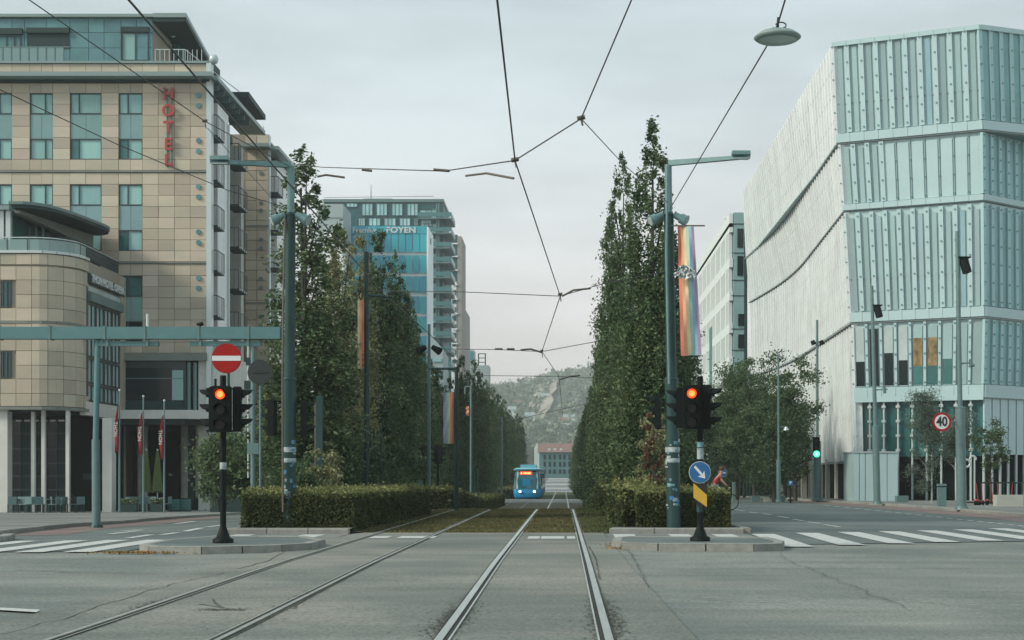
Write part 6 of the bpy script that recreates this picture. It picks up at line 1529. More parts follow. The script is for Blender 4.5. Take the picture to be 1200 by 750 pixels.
# fix: children were built relative to the first chair's place
def table(px, d):
    x = XA(px, d); z = g(x, d)+.12; t = thing('cafe_table', 'small round terrace table outside the annex', 'table', (x, d, z), 'terrace tables outside the hotel')
    MB().cyl((x, d, z+.70), (x, d, z+.73), .34, .34, 16).build('tabletop', 'steel', t); MB().cyl((x, d, z), (x, d, z+.70), .03, .03, 8).build('stem', 'mast', t); MB().cyl((x, d, z), (x, d, z+.03), .2, .2, 12).build('foot', 'mast', t)
for px in (18, 34, 59, 77, 154, 180): table(px, 79.9 if px < 100 else 84)
for i, (a, b) in enumerate([(140, 160), (176, 190)]):
    d = 81.5; z = g(XA(a, d), d)+.1; t = thing('flower_box', ['flower box with small pale blooms at the foot of the left two flagpoles', 'flower box with small pale blooms right of the middle flagpole'][i], 'planter', (XA((a+b)/2, d), d, z))
    MB().box(XA(a, d), XA(b, d), d, d+.35, z, z+.45).build('trough', 'dark_mid', t)
    rsn = np.random.RandomState(i); n = 500; q = np.stack([XA(a, d)+(XA(b, d)-XA(a, d))*rsn.rand(n), d+.35*rsn.rand(n), z+.45+.3*rsn.rand(n)], 1)-np.array(ORG[t.name]); link('plants', leaf_mesh('plants', q, .05, 'leaf_mid', i), t)
    q = q[:50]+np.array([0, -.05, .05]); link('blooms', leaf_mesh('blooms', q, .04, 'sign_white', i+3), t)
x = XA(211, 84); t = thing('terrace_screen', 'low dark framed glass screen at the foot of the curved white wall', 'screen', (x, 84, g(x, 84)+.12)); z = g(x, 84)+.12
for k in range(2): MB().box(x-.6+k*.62, x-.02+k*.62, 84, 84.03, z+.1, ZA(585, 84)).build('pane', 'glass', t)
MB().box(x-.62, x+.62, 84.031, 84.06, ZA(585, 84)-.04, ZA(585, 84)).box(x-.62, x+.62, 84.031, 84.06, z, z+.08).build('frame', 'frame', t)
for k, (a, b, c_, d_) in enumerate([(246, 257, 583, 602), (258, 283, 573, 602)]):
    d = 82; z = g(XA(a, d), d); t = thing('waste_container', ['small dark waste container right of the curved white wall', 'larger dark waste container behind the left traffic light post'][k], 'container', (XA(a, d), d, z))
    MB().box(XA(a, d), XA(b, d), d, d+1, z+.12, ZA(c_, d)).build('body', 'dark_mid', t); MB().box(XA(a, d)-.04, XA(b, d)+.04, d-.04, d+1, ZA(c_, d), ZA(c_, d)+.07).build('lid', 'mast', t)
    for q_ in (a+2, b-2): MB().cyl((XA(q_, d)-.05, d+.1, z+.07), (XA(q_, d)+.05, d+.1, z+.07), .07, .07, 8).build('wheel', 'dark', t)
# street-name like finger signs left of the left mast
fs_ = thing('direction_sign', 'small dark direction plates on a thin post behind the left signs', 'sign', P(290, 500, 60))
for (a, b, c_, d_) in [(288, 294, 419, 428), (286, 294, 446, 456), (318, 325, 443, 449), (316, 325, 398, 405)]: MB().box(XA(a, 60), XA(b, 60), 60, 60.03, ZA(d_, 60), ZA(c_, 60)).build('plate', 'dark_mid', fs_)
MB().cyl(P(291, 560, 60.06), P(291, 396, 60.06), .04, .04, 8).cyl(P(321, 560, 60.06), P(321, 396, 60.06), .04, .04, 8).build('post', 'white_metal', fs_)

# ---------------------------------------------------------------- right side poles
def pole(px_b, px_t, pt, d, r0, r1, label, split=None, m='steel'):
    b = XA(px_b, d); z0 = g(b, d)+.1; t = thing('light_pole', label, 'lamp post', (b, d, z0)); tp = P(px_t, pt, d)
    if split:
        f = (ZA(split, d)-z0)/(tp.z-z0); s = Vector((b, d, z0)).lerp(tp, f)
        MB().cyl((b, d, z0), s, r0, r0, 14).build('lower_shaft', m, t); MB().cyl(s, tp, r1, r1*.8, 12).build('upper_shaft', m, t); MB().cyl(s, s+Vector((0, 0, .05)), r0*1.1, r1, 14).build('collar', m, t)
    else: MB().cyl((b, d, z0), tp, r0, r1, 12).build('shaft', m, t)
    MB().cyl((b, d, z0-.02), (b, d, z0+.12), r0*1.45, r0*1.3, 14).build('foot', m, t)
    return t
def flood(t, px, py, d, s=1.0):
    c = P(px, py, d); dr = Vector((.25, -.15, -1)).normalized()
    MB().cyl(c+Vector((-.12, 0, .18*s)), c-dr*.22*s, .03, .03, 6).build('bracket', 'signal', t)
    o = MB().cyl(c-dr*.27*s, c+dr*.27*s, .17*s, .16*s, 16).build('floodlight', 'signal', t); MB().hexa(*[[c-dr*.27*s+Vector((a, b, z)) for a, b in ((-.2*s, -.2*s), (.24*s, -.2*s), (.24*s, .2*s), (-.2*s, .2*s))] for z in (0, .04)]).build('hood', 'signal', o)
p1 = pole(1127, 1121.7, 271, 60, .20, .10, 'tall grey light pole with a black floodlight, right of the speed sign', 478); flood(p1, 1131, 311, 60, 1.15)
MB().cyl(P(1126, 426, 60), P(1138, 425, 60), .03, .03, 6).cyl(P(1137, 421, 60), P(1138, 429, 60), .07, .07, 8).build('wifi_arm', 'steel', p1)
MB().cyl(P(1138, 428, 60), P(1142, 428, 60), .08, .05, 10).build('small_camera', 'steel', p1)
p2 = pole(1028, 1021.6, 335, 74, .17, .10, 'grey light pole with a black floodlight in front of the glass corner', 500); flood(p2, 1029, 365, 74, 1.1)
MB().cyl(P(1027, 457, 74), P(1040, 456, 74), .03, .03, 6).cyl(P(1036, 453, 74), P(1037, 461, 74), .08, .08, 8).build('wifi_arm', 'steel', p2)
p3 = pole(958, 957.5, 375, 88, .22, .09, 'pole with small twin cameras above the green traffic light', 517)
MB().cyl(P(950, 401, 88), P(964, 401, 88), .03, .03, 6).build('camera_bar', 'signal', p3)
for a in (952, 962): MB().cyl(P(a, 399, 88), P(a+2, 404, 88), .13, .15, 10).build('camera', 'signal', p3)
p4 = pole(912.5, 912, 417, 82, .12, .06, 'thin grey lamp post among the right street trees', 540, 'steel')
MB().cyl(P(912, 500, 82), P(921, 501, 82), .03, .03, 6).build('lamp_arm', 'steel', p4); MB().cyl(P(921, 500, 82), P(921.5, 504, 82), .07, .17, 12).build('lamp_head', 'white_metal', p4)
# green signal on pole three
gs = thing('green_signal', 'traffic light showing green on the pole in front of the glass building', 'traffic light', P(957, 545, 87.5))
signal_head(gs, P(956.5, 524, 87.5), (-.15, -1), 2, h=1.15, w_=.42)
MB().box(XA(955, 87.6), XA(958, 87.6), 87.6, 87.78, ZA(536, 87.6), ZA(512, 87.6)).build('clamp', 'signal', gs)
l_ = MB().cyl(P(957, 532, 87.28), P(957, 532, 87.2), .20, .20, 20, smooth=False).build('lens', 'lens_green', gs); MB().cyl(P(957, 532, 87.19), P(957, 532, 87.16), .10, .09, 16, smooth=False).build('lens_core', 'lens_green_core', gs)  # oversized discs: the green glow is put into a wider lens
# speed sign
c = P(1103.8, 494.4, 59.2); s40 = round_sign('speed_limit_sign', 'round white speed sign with red rim reading 40', c, .375, 'sign_white', {'in': .77}, 'red')
text_part('40', .52, .004, 'sign_black', s40, (c.x, c.y-.012, c.z), bold=.014, name='number', width=.44)
MB().cyl((c.x, c.y+.05, c.z), (c.x+.72, c.y+.7, c.z), .02, .02, 6).build('bracket', 'steel', s40)
# litter bin, bollard, box, rings
x = XA(1104.5, 66); t = thing('litter_bin', 'grey litter bin left of the floodlight pole', 'bin', (x, 66, g(x, 66)+.12)); z = g(x, 66)+.12
MB().box(x-.17, x+.17, 66, 66.34, z, ZA(571, 66)).build('body', 'steel', t); MB().box(x-.18, x+.18, 65.99, 66.36, ZA(571, 66)+.05, ZA(567, 66)).build('top', 'steel', t); MB().box(x-.14, x+.14, 66.05, 66.3, ZA(571, 66)-.01, ZA(571, 66)+.06).build('slot', 'dark', t)
x = XA(1058, 78); t = thing('planter_block', 'low grey block beside the frosted glass box', 'block', (x, 78, g(x, 78)+.12)); MB().box(x-.3, x+.3, 78, 78.5, g(x, 78)+.12, ZA(582, 78)).build('body', 'steel', t); MB().box(x-.31, x+.31, 77.99, 78.51, ZA(582, 78)+.0, ZA(582, 78)+.04).build('lid', 'mast_light', t)
rg = thing('letter_rings', 'pale metal ring and hook shapes mounted beside the floodlight pole', 'artwork', P(1135, 552, 61))
def ring(c, r, a0, a1, nm):
    pts = [Vector((c.x+r*math.cos(a0+(a1-a0)*i/18), c.y, c.z+r*math.sin(a0+(a1-a0)*i/18))) for i in range(19)]; MB().tube(pts, .045, 8).build(nm, 'white_metal', rg)
ring(P(1132.5, 543, 61), .15, 0, 6.28, 'ring'); ring(P(1140, 538, 61), .12, -.3, 3.4, 'hook')
MB().cyl(P(1142, 585, 61), P(1142, 535, 61), .035, .035, 8).build('post', 'white_metal', rg)
# scooters
def scooter(px, d, rz, label):
    x = XA(px, d); z = g(x, d)+.12; t = thing('electric_scooter', label, 'scooter', (x, d, z))
    MB().box(x-.42, x+.30, d-.07, d+.07, z+.10, z+.14).build('deck', 'dark', t); MB().box(x-.40, x+.1, d-.05, d+.05, z+.142, z+.16).build('deck_mat', 'scooter_red', t)
    MB().cyl((x+.34, d, z+.12), (x+.22, d, z+1.02), .022, .02, 8).build('stem', 'scooter_red', t); MB().cyl((x+.22, d-.25, z+1.02), (x+.22, d+.25, z+1.02), .02, .02, 6).build('handlebar', 'dark', t)
    for a in (-.48, .40): w_ = MB().cyl((x+a, d-.03, z+.11), (x+a, d+.03, z+.11), .11, .11, 14).build('wheel', 'dark', t)
    MB().cyl((x-.5, d, z+.24), (x-.35, d, z+.2), .05, .05, 6).build('mudguard', 'scooter_red', t)
    t.rotation_euler[2] = rz
for px, rz, l_ in [(1139, .3, 'red electric scooter, leftmost one parked right of the floodlight pole'), (1148, .9, 'red electric scooter second from left in the parked group'), (1156, .2, 'red electric scooter third in the group under the young tree'), (1165, .6, 'red electric scooter right of the young tree trunk'), (1190, 1.9, 'red electric scooter standing alone at the far right behind the low ledge')]: scooter(px, 69, rz, l_)
x = XA(1200, 66); t = thing('stone_bench', 'long low pale stone ledge at the far right edge', 'bench', (x, 66, g(x, 66)+.12)); z = g(x, 66)+.12
for k in range(5): MB().box(XA(1168, 66)+k*1.2+.01, XA(1168, 66)+(k+1)*1.2-.01, 66, 66.6, z, ZA(580, 66)).build('stone_block', 'concrete', t)
tr_ = thing('terrace_railing', 'dark thin railing before the library ground floor at right', 'railing', (XA(1170, 74), 74, g(24, 74)))
for k in range(12): MB().box(XA(1155+k*7, 74), XA(1155+k*7, 74)+.03, 74, 74.03, g(24, 74)+.1, ZA(565, 74)).build('post', 'mast', tr_)
MB().box(XA(1152, 74), XA(1240, 74), 74.04, 74.07, ZA(566, 74), ZA(564.8, 74)).build('top_rail', 'mast', tr_)
# things under the right trees
c = P(847, 554, 86); bl = round_sign('cycle_path_sign', 'small round blue sign on a thin post under the right trees', c, .25, 'blue_sign', {'in': .93}, 'sign_white'); MB().box(c.x-.17, c.x+.17, c.y-.011, c.y-.006, c.z-.04, c.z+.04).build('white_symbol', 'sign_white', bl); MB().cyl((c.x+.03, c.y+.06, g(c.x, 86)), (c.x+.03, c.y+.06, c.z), .03, .03, 8).build('post', 'mast', bl)
t = thing('parking_sign', 'small square blue sign low on a dark post, left of the green signal', 'sign', P(926.5, 590, 84)); c = P(926.5, 566, 84); MB().box(c.x-.14, c.x+.14, c.y, c.y+.02, c.z-.14, c.z+.14).build('plate', 'blue_sign', t); MB().box(c.x-.05, c.x-.02, c.y-.008, c.y-.002, c.z-.09, c.z+.09).box(c.x-.015, c.x+.05, c.y-.008, c.y-.002, c.z, c.z+.09).build('symbol', 'sign_white', t); MB().cyl((c.x, c.y+.06, g(c.x, 84)), (c.x, c.y+.06, c.z), .05, .04, 8).build('post', 'signal', t); MB().cyl((c.x, c.y+.06, g(c.x, 84)+.1), (c.x, c.y+.06, g(c.x, 84)+.22), .18, .1, 10).build('foot', 'signal', t)
for i, (a, b, lab) in enumerate([(881, 891, 'low grey block between the right street tree trunks, left one'), (894, 902, 'low beige block left of the thin lamp post'), (915, 920, 'low grey block just right of the thin lamp post'), (859, 862, 'narrow pale upright panel among the trunks of the right trees')]):
    d = 88; x0, x1 = XA(a, d), XA(b, d); z = g(x0, d); t = thing('concrete_block', lab, 'block', ((x0+x1)/2, d, z)); MB().box(x0, x1, d, d+.5, z, ZA(582 if i < 3 else 566, d)).build('body', 'steel' if i != 1 else 'concrete', t); MB().box(x0-.02, x1+.02, d-.02, d+.52, ZA(582 if i < 3 else 566, d), ZA(582 if i < 3 else 566, d)+.05).build('cap', 'mast_light', t)
t = thing('shop_front', 'dark row of glazed shop fronts in the shade behind the right trees', 'building', (21, 140, g(21, 140)))
MB().box(XA(835, 140), XA(945, 100)+4, 140, 141, -2.3, ZA(505, 140)).build('wall', 'dark_mid', t)
for k in range(8): window(t, (Vector((0, 140, 0)), Vector((1, 0, 0)), Vector((0, -1, 0))), XA(842+k*12, 140), XA(852+k*12, 140), ZA(583, 140), ZA(545, 140), .1, (), pane_m='glass_dark', ft=.12)

# ---------------------------------------------------------------- tram
td = 146.0; zt0 = g(-3.6, td); tcx = XA(618, td)
tram = thing('tram', 'blue tram approaching on the left track with lit headlights and amber display', 'tram', (tcx, td, zt0))
def tz_(py): return ZA(py, td)
hw = 1.36
def outl(w_, yb, z): # front plan curve
    return [(tcx+w_*math.sin(a), yb-.55*math.cos(a)**.8 if math.cos(a) > 0 else yb, z) for a in [R(-90+18*i) for i in range(11)]]
def loft(levels, m, name, length=32):
    mb = MB(); vs = []; k = 13
    for (w_, yb, z) in levels:
        q = [(tcx-w_, td+length, z)]+[(x, td+yb+(y-td), z) for x, y, z in [(a, b, c) for a, b, c in outl(w_, td, z)]]+[(tcx+w_, td+length, z)]; vs += q
    fs = [(i*k+j, i*k+j+1, (i+1)*k+j+1, (i+1)*k+j) for i in range(len(levels)-1) for j in range(k-1)]
    n = len(levels)-1; fs += [tuple(range(k)), tuple(n*k+j for j in range(k))]+[(i*k+k-1, i*k, (i+1)*k, (i+1)*k+k-1) for i in range(n)]
    return mb.add(vs, fs).build(name, m, tram)
loft([(hw*.86, .15, tz_(584.3)), (hw*.95, 0, tz_(582)), (hw, -.02, tz_(578)), (hw, .05, tz_(573.2))], 'tram_blue', 'lower_body')
loft([(hw*.99, .06, tz_(573.1)), (hw*.95, .22, tz_(562)), (hw*.90, .55, tz_(551.5))], 'tram_glass', 'cab_glass')
loft([(hw*.98, .30, tz_(551.4)), (hw*1.0, .2, tz_(549.8)), (hw*.8, .5, tz_(548.2))], 'tram_roof', 'roof')
for k in (-1, 1):
    MB().hexa([(tcx+k*hw*.73-.09, td-.38, tz_(573)), (tcx+k*hw*.73+.09, td-.38, tz_(573)), (tcx+k*hw*.73+.09, td-.1, tz_(573)), (tcx+k*hw*.73-.09, td-.1, tz_(573))], [(tcx+k*hw*.68-.09, td+.05, tz_(552)), (tcx+k*hw*.68+.09, td+.05, tz_(552)), (tcx+k*hw*.68+.09, td+.4, tz_(552)), (tcx+k*hw*.68-.09, td+.4, tz_(552))]).build('window_pillar', 'tram_white' if k < 0 else 'tram_roof', tram)
    MB().box(tcx+k*hw*1.0-(.02 if k > 0 else .3), tcx+k*hw*1.0+(.3 if k > 0 else .02), td-.15, td-.05, tz_(560), tz_(555)).build('mirror', 'tram_dark', tram)
    h_ = MB().lathe((tcx+k*.70, td-.60, tz_(576)), [(.02, -.05), (.15, -.03), (.17, .04)], 16, axis='y').build('headlight_ring', 'tram_white', tram)
    MB().cyl((tcx+k*.70, td-.58, tz_(576)), (tcx+k*.70, td-.68, tz_(576)), .13, .11, 16, smooth=False).build('headlight', 'headlight', tram)
    MB().box(tcx+k*.9-.35, tcx+k*.9+.35, td+.6, td+5, zt0+.05, zt0+.5).build('wheel_cover', 'dark', tram)
MB().box(tcx-.72, tcx+.45, td-.22, td-.12, tz_(556.2), tz_(552.6)).build('destination_display', 'display', tram)
dm = MB()
for i, (a, b) in enumerate([(-.62, -.50), (-.36, -.30), (-.24, -.14), (-.08, .0), (.06, .16), (.2, .3)]): dm.box(tcx+a, tcx+b, td-.235, td-.222, tz_(555.4), tz_(553.6))
dm.build('display_text', 'display_text', tram)
MB().box(tcx-.45, tcx+.30, td-.42, td-.36, tz_(573), tz_(561.5)).build('driver_desk', 'tram_blue', tram)
MB().cyl((tcx-.25, td-.5, tz_(572)), (tcx+.05, td-.2, tz_(566)), .02, .02, 5).build('wiper', 'dark', tram)
for k in range(6):
    for s in (-1, 1): MB().box(tcx+s*(hw+.0)-.02, tcx+s*(hw+.0)+.02, td+2+k*5, td+6+k*5, tz_(570), tz_(555)).build('side_window', 'tram_dark', tram)
MB().box(tcx-.8, tcx+.8, td+4, td+8, tz_(548.2)+.0, tz_(548.2)+.35).build('roof_unit', 'tram_roof', tram)
# small car with headlights behind the left hedge gap
cx_, cd_ = XA(578.5, 175), 175.0; zc = g(cx_, cd_); car = thing('parked_car', 'dark distant car with white headlights left of the tram', 'car', (cx_, cd_, zc))
MB().hexa([(cx_-.85, cd_, zc+.3), (cx_+.85, cd_, zc+.3), (cx_+.85, cd_+4.2, zc+.3), (cx_-.85, cd_+4.2, zc+.3)], [(cx_-.8, cd_+.1, zc+.85), (cx_+.8, cd_+.1, zc+.85), (cx_+.8, cd_+4.1, zc+.95), (cx_-.8, cd_+4.1, zc+.95)]).build('body', 'tram_dark', car)
MB().hexa([(cx_-.76, cd_+1, zc+.86), (cx_+.76, cd_+1, zc+.86), (cx_+.76, cd_+4, zc+.95), (cx_-.76, cd_+4, zc+.95)], [(cx_-.6, cd_+1.8, zc+1.4), (cx_+.6, cd_+1.8, zc+1.4), (cx_+.6, cd_+3.4, zc+1.4), (cx_-.6, cd_+3.4, zc+1.4)]).build('cabin', 'glass_dark', car)
for k in (-.6, .6): MB().cyl((cx_+k, cd_+.02, zc+.68), (cx_+k, cd_-.03, zc+.68), .14, .14, 10, smooth=False).build('headlight', 'headlight', car)
for k in (-.75, .75):
    for q_ in (.8, 3.4): MB().cyl((cx_+k-.1, cd_+q_, zc+.31), (cx_+k+.1, cd_+q_, zc+.31), .31, .31, 14).build('wheel', 'dark', car)

# ---------------------------------------------------------------- overhead wires
def wire(label, pts, r=.010, m='wire', name='overhead_wire', sag=0):
    q = []
    for a, b in zip(pts, pts[1:]):
        n = max(1, int((b-a).length/2.5)) if sag else 1
        for i in range(n): t_ = i/n; p = a.lerp(b, t_); p.z -= sag*4*t_*(1-t_); q.append(p)
    q.append(pts[-1]); mb = MB().tube(q, r, 6); return solo(name, mb, m, label, 'wire')
Zc = 4.2
K = lambda px, py: (lambda d: P(px, py, d))(Zc*F/(OY-py))
cw = [Vector((-.3, -14, 4.2)), Vector((-.58, 13.1, 4.2)), K(603.5, 188), K(656.5, 347), K(635, 412), K(655, 441)]
for i in range(4): cw.append(Vector((-.33+.3*(-1)**i, 88+i*34, 4.15-.5)))
wire('zigzag contact wire above the right track, from top centre down to the hill', cw, .011)
cw2 = [Vector((-3.6, -14, 4.3)), K(151, 0), K(258, 123), K(345, 222), K(450, 345), K(502, 390), Vector((-3.5, 75, 4.0)), Vector((-3.7, 110, 3.8)), Vector((-3.5, 150, 3.6))]
wire('contact wire above the left track, crossing the hotel front to the left mast', cw2, .011)
J1 = K(603.5, 188); J2 = P(681, 139, 19.4)
wire('span wire from the left mast to the contact wire joint', [P(345, 192.5, 35.4), P(378, 196, 31.5), P(520, 200.5, 23), J1], .009)
wire('short span wire rising right from the contact wire joint', [J1, J2], .009)
wire('wire leaving the right hand joint upwards out of the frame', [J2, P(740, 0, 17), J2.lerp(P(740, 0, 17), 11)], .009)
wire('thin stay wire from the right hand joint to the right mast', [J2, P(730, 192, 27), P(783, 238, 35.4)], .007)
wire('long wire from top left across the hotel roof to the left mast top', [Vector((-13.8, -8, 8.9)), P(34.5, 0, 24), P(240, 142, 31), P(341, 196, 35.4)], .010)
wire('lower wire from the left edge across the hotel to the left mast', [Vector((-16.6, -6, 7.1)), P(0, 105, 26), P(135, 168, 30), P(267, 223, 33.5), P(338, 244, 35.4)], .010)
wire('thin pale guy wire beside the left mast', [P(243, 150, 33.5), P(312, 225, 34.9), P(333, 252, 35.4)], .008, 'steel')
wire('lamp suspension cable from the right mast up to the top edge', [P(785, 245, 35.4), P(898, 55, 18.5), P(911, 30, 17), P(920, 0, 16.6), P(911, 30, 17).lerp(P(920, 0, 16.6), 60)], .010)
wire('second span wire crossing to the bend of the contact wire', [P(430, 341, 47), P(540, 342, 38.5), K(656.5, 347), P(705, 333, 35), P(781, 318, 35.3)], .010)
wire('third span wire over the tracks at tree height', [P(520, 409, 58), P(580, 409.5, 52), K(635, 412), P(700, 400, 50), P(762, 396, 52)], .012)
wire('farthest visible span wire just above the hill', [P(555, 440, 74), K(655, 441), P(700, 443, 72)], .014)
wire('thin wire between the far left trees', [P(553, 490, 78), P(582, 497, 90), P(700, 470, 95)], .014)
def arm_(label, pts, r=.022): return solo('registration_arm', MB().tube(pts, r, 8), 'insul', label, 'wire arm')
arm_('steady arm holding the contact wire, left of the upper joint', [P(546, 206, 20.6), P(570, 203, 20.3), P(602, 209, 19.9)], .016)
arm_('steady arm near the left mast top, over the left track', [P(372, 207, 22), P(382, 205, 22), P(404, 208, 22)], .016)
arm_('steady arm at the second bend of the contact wire', [P(659, 347, 34.5), P(672, 340, 34.6), P(692, 338, 34.8)], .022)
arm_('steady arm at the third joint of the contact wire', [P(610, 410, 50), P(622, 409, 50), P(635, 413, 50)], .03)
arm_('small steady arm at the farthest joint above the hill', [P(656, 445, 62), P(668, 441, 63), P(680, 440, 63)], .035)
for i, (px, py, d, lab) in enumerate([(603.5, 188, 19.8, 'insulator clamp at the upper contact wire joint'), (681, 139, 19.4, 'insulator clamp where three wires meet right of centre'), (656.5, 345, 34.5, 'insulator clamp at the second bend'), (635, 411, 49.9, 'insulator clamp at the third joint'), (240, 142, 31, 'insulator clamp on the long wire before the HOTEL letters')]):
    c = P(px, py, d); t = thing('wire_clamp', lab, 'clamp', c); MB().cyl(c+Vector((-.05, 0, 0)), c+Vector((.05, 0, .02)), .03, .03, 8).build('body', 'insul', t); MB().cyl(c, c+Vector((.02, 0, -.14*(d/30))), .014, .014, 6).build('hanger', 'insul', t)
for a, b, d, lab in [(424, 436, 26, 'left'), (508, 527, 23, 'right')]:
    solo('wire_insulator', MB().cyl(P(a, 198.8, d), P(b, 200.3, d), .022, .022, 8), 'insul', 'long rod insulator on the upper span wire, the %s one' % lab, 'insulator')
for a, b, d, lab in [(580, 589, 51, 'left'), (594, 603, 51, 'right')]:
    solo('wire_insulator', MB().cyl(P(a, 409, d), P(b, 409, d), .035, .035, 8), 'insul', 'short rod insulator on the third span wire, the %s one' % lab, 'insulator')
# suspended lamp
c = P(911, 43, 17); lp = thing('suspended_lamp', 'flat oval street lamp hanging on the cable at upper right', 'lamp', c-Vector((0, 0, .09)))
MB().lathe(c, [(.03, .075), (.12, .07), (.20, .045), (.262, .0), (.268, -.012), (.24, -.035), (.12, -.062), (.02, -.068)], 40).build('housing', 'lamp_disc', lp)
MB().lathe(c, [(.22, -.046), (.1, -.066), (.02, -.072)], 32).build('diffuser', 'glass_light', lp)
MB().cyl(c+Vector((0, 0, .07)), c+Vector((.01, 0, .22)), .018, .012, 8).box(c.x-.06, c.x+.10, c.y-.02, c.y+.02, c.z+.075, c.z+.10).build('hanger', 'signal', lp)
MB().tube([c+Vector((.04+.06*math.cos(a), 0, .13+.035*math.sin(a))) for a in [R(-160+30*i) for i in range(12)]], .008, 6).build('cable_loop', 'wire', lp)

# ---------------------------------------------------------------- cyclist
cdp = 62.0; cx_ = XA(841, cdp); zc = g(cx_, cdp)
bk = thing('bicycle', 'dark bicycle ridden behind the right signal post', 'bicycle', (cx_, cdp, zc))
S = 1.0
def bp(a, z): return Vector((cx_+a, cdp-.12*a, zc+z))
for a in (-.52, .52):
    pts = [bp(a+.33*math.cos(R(20*i)), .34+.33*math.sin(R(20*i))) for i in range(19)]; w_ = MB().tube(pts, .018, 6).build('wheel', 'dark', bk)
    sp_ = MB()
    for i in range(8): sp_.cyl(bp(a, .34), bp(a+.32*math.cos(R(45*i)), .34+.32*math.sin(R(45*i))), .004, .004, 3)
    sp_.build('spokes', 'steel', w_)
MB().tube([bp(-.52, .34), bp(-.15, .86), bp(.36, .80), bp(-.06, .32), bp(-.15, .86)], .018, 6).tube([bp(-.52, .34), bp(-.06, .32)], .014, 6).build('frame', 'dark_mid', bk)
MB().tube([bp(.52, .34), bp(.36, .80), bp(.33, 1.0)], .018, 6).build('fork', 'dark_mid', bk)
MB().cyl(bp(.33, 1.02)+Vector((0, -.27, 0)), bp(.33, 1.02)+Vector((0, .27, 0)), .015, .015, 6).build('handlebar', 'dark', bk)
MB().box(cx_-.30, cx_-.05, cdp-.06, cdp+.08, zc+.90, zc+.95).build('saddle', 'dark', bk); MB().cyl(bp(-.06, .32)-Vector((0, .1, 0)), bp(-.06, .32)+Vector((0, .1, 0)), .07, .07, 10).build('crank', 'steel', bk)
pe = thing('person', 'cyclist in red top and pale trousers riding right, leaning forward', 'person', (cx_, cdp, zc))
def skin(name, verts, edges, m, parent):
    o0 = ORG[parent.name]; me = bpy.data.meshes.new(name); me.from_pydata([tuple(Vector(v[0])-o0) for v in verts], edges, []); o = link(name, me, parent)
    md = o.modifiers.new('skin', 'SKIN'); 
    for i, v in enumerate(verts): me.skin_vertices[0].data[i].radius = (v[1], v[1])
    me.skin_vertices[0].data[0].use_root = True
    s_ = o.modifiers.new('sub', 'SUBSURF'); s_.levels = 2; s_.render_levels = 2; md.use_smooth_shade = True; me.materials.append(M[m]); return o
def addskin(*a):
    name, verts, edges, m, parent = a
    me = bpy.data.meshes.new(name); me.from_pydata([tuple(Vector(v[0])-ORG[parent.name]) for v in verts], edges, []); o = link(name, me, parent)
    md = o.modifiers.new('skin', 'SKIN'); md.use_smooth_shade = True
    for i, v in enumerate(verts): me.skin_vertices[0].data[i].radius = (v[1], v[1])
    me.skin_vertices[0].data[0].use_root = True; sb_ = o.modifiers.new('subsurf', 'SUBSURF'); sb_.levels = 1; sb_.render_levels = 1
    dg = bpy.context.evaluated_depsgraph_get(); dg.update(); me2 = bpy.data.meshes.new_from_object(o.evaluated_get(dg)); o.modifiers.clear(); o.data = me2; me2.name = name; me2.materials.clear(); me2.materials.append(M[m]); return o
y = cdp
def q_(a, b, z): return (cx_+a, y+b, zc+z)
# 0 pelvis,1 waist,2 chest,3 neck,4 head base,5 crown ; arms; legs
vs = [(q_(-.17, 0, 1.0), .13), (q_(-.10, 0, 1.15), .12), (q_(.04, 0, 1.38), .14), (q_(.12, 0, 1.50), .055), (q_(.16, 0, 1.58), .075), (q_(.18, 0, 1.70), .095), (q_(.17, 0, 1.78), .06),
      (q_(.05, -.18, 1.40), .055), (q_(.20, -.22, 1.18), .042), (q_(.33, -.22, 1.05), .032), (q_(.38, -.22, 1.02), .03),
      (q_(.05, .18, 1.40), .055), (q_(.20, .22, 1.18), .042), (q_(.33, .22, 1.05), .032), (q_(.38, .22, 1.02), .03),
      (q_(-.12, -.1, .95), .095), (q_(.22, -.12, .80), .07), (q_(.05, -.12, .42), .05), (q_(.0, -.12, .24), .04), (q_(.14, -.12, .20), .03),
      (q_(-.12, .1, .95), .095), (q_(.12, .12, .68), .07), (q_(-.10, .12, .30), .05), (q_(-.13, .12, .13), .04), (q_(.0, .12, .08), .03)]
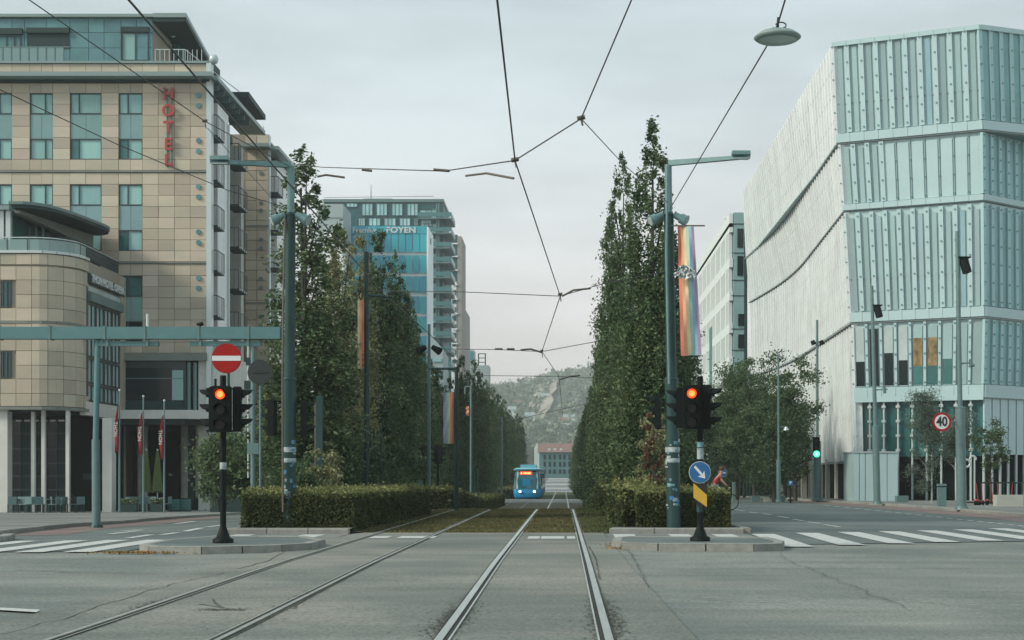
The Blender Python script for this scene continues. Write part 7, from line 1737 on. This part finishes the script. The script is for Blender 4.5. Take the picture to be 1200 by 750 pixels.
ed = [(0, 1), (1, 2), (2, 3), (3, 4), (4, 5), (5, 6), (2, 7), (7, 8), (8, 9), (9, 10), (2, 11), (11, 12), (12, 13), (13, 14), (0, 15), (15, 16), (16, 17), (17, 18), (18, 19), (0, 20), (20, 21), (21, 22), (22, 23), (23, 24)]
addskin('body', vs, ed, 'skin', pe)
def grow(idx, extra): return [(vs[i][0], vs[i][1]+extra) for i in idx]
addskin('shirt', grow([0, 1, 2, 7, 11], .014)+[(q_(.12, -.20, 1.29), .06), (q_(.12, .20, 1.29), .06)], [(0, 1), (1, 2), (2, 3), (2, 4), (3, 5), (4, 6)], 'shirt', pe)
addskin('trousers', grow([0, 15, 16, 17, 18, 20, 21, 22, 23], .016), [(0, 1), (1, 2), (2, 3), (3, 4), (0, 5), (5, 6), (6, 7), (7, 8)], 'trousers', pe)
MB().lathe((cx_+.165, y, zc+1.70), [(.095, -.04), (.112, .02), (.10, .09), (.05, .135)], 14).build('hair', 'hair', pe)
for b in (-.035, .035): MB().lathe((cx_+.265, y+b, zc+1.69), [(.004, -.012), (.014, 0), (.004, .012)], 8).build('eye', 'dark', pe)
for b in (-.22, .22):
    f_ = MB()
    for k in range(4): f_.tube([Vector(q_(.37, b-.03+.02*k, 1.03)), Vector(q_(.405, b-.03+.02*k, 1.025)), Vector(q_(.40, b-.03+.02*k, 1.0))], .009, 5)
    f_.tube([Vector(q_(.35, b+.03, 1.02)), Vector(q_(.38, b+.04, 1.0))], .01, 5); f_.build('fingers', 'skin', pe)

# ---------------------------------------------------------------- the summer haze
hz_ = MB().box(-1000, 1000, -70, 1950, -9, 140); hm = bpy.data.materials.new('haze_air'); hm.use_nodes = True; ht = hm.node_tree
for n_ in list(ht.nodes):
    if n_.type == 'BSDF_PRINCIPLED': ht.nodes.remove(n_)
pv = ht.nodes.new('ShaderNodeVolumePrincipled'); pv.inputs['Color'].default_value = (.86, .94, .93, 1); pv.inputs['Density'].default_value = .00048; pv.inputs['Anisotropy'].default_value = .2
ht.links.new(pv.outputs[0], ht.nodes['Material Output'].inputs['Volume'])
hzo = link('haze', hz_.mesh('haze', None, None)); hzo.data.materials.append(hm); tag(hzo, None, None, None, 'stuff')
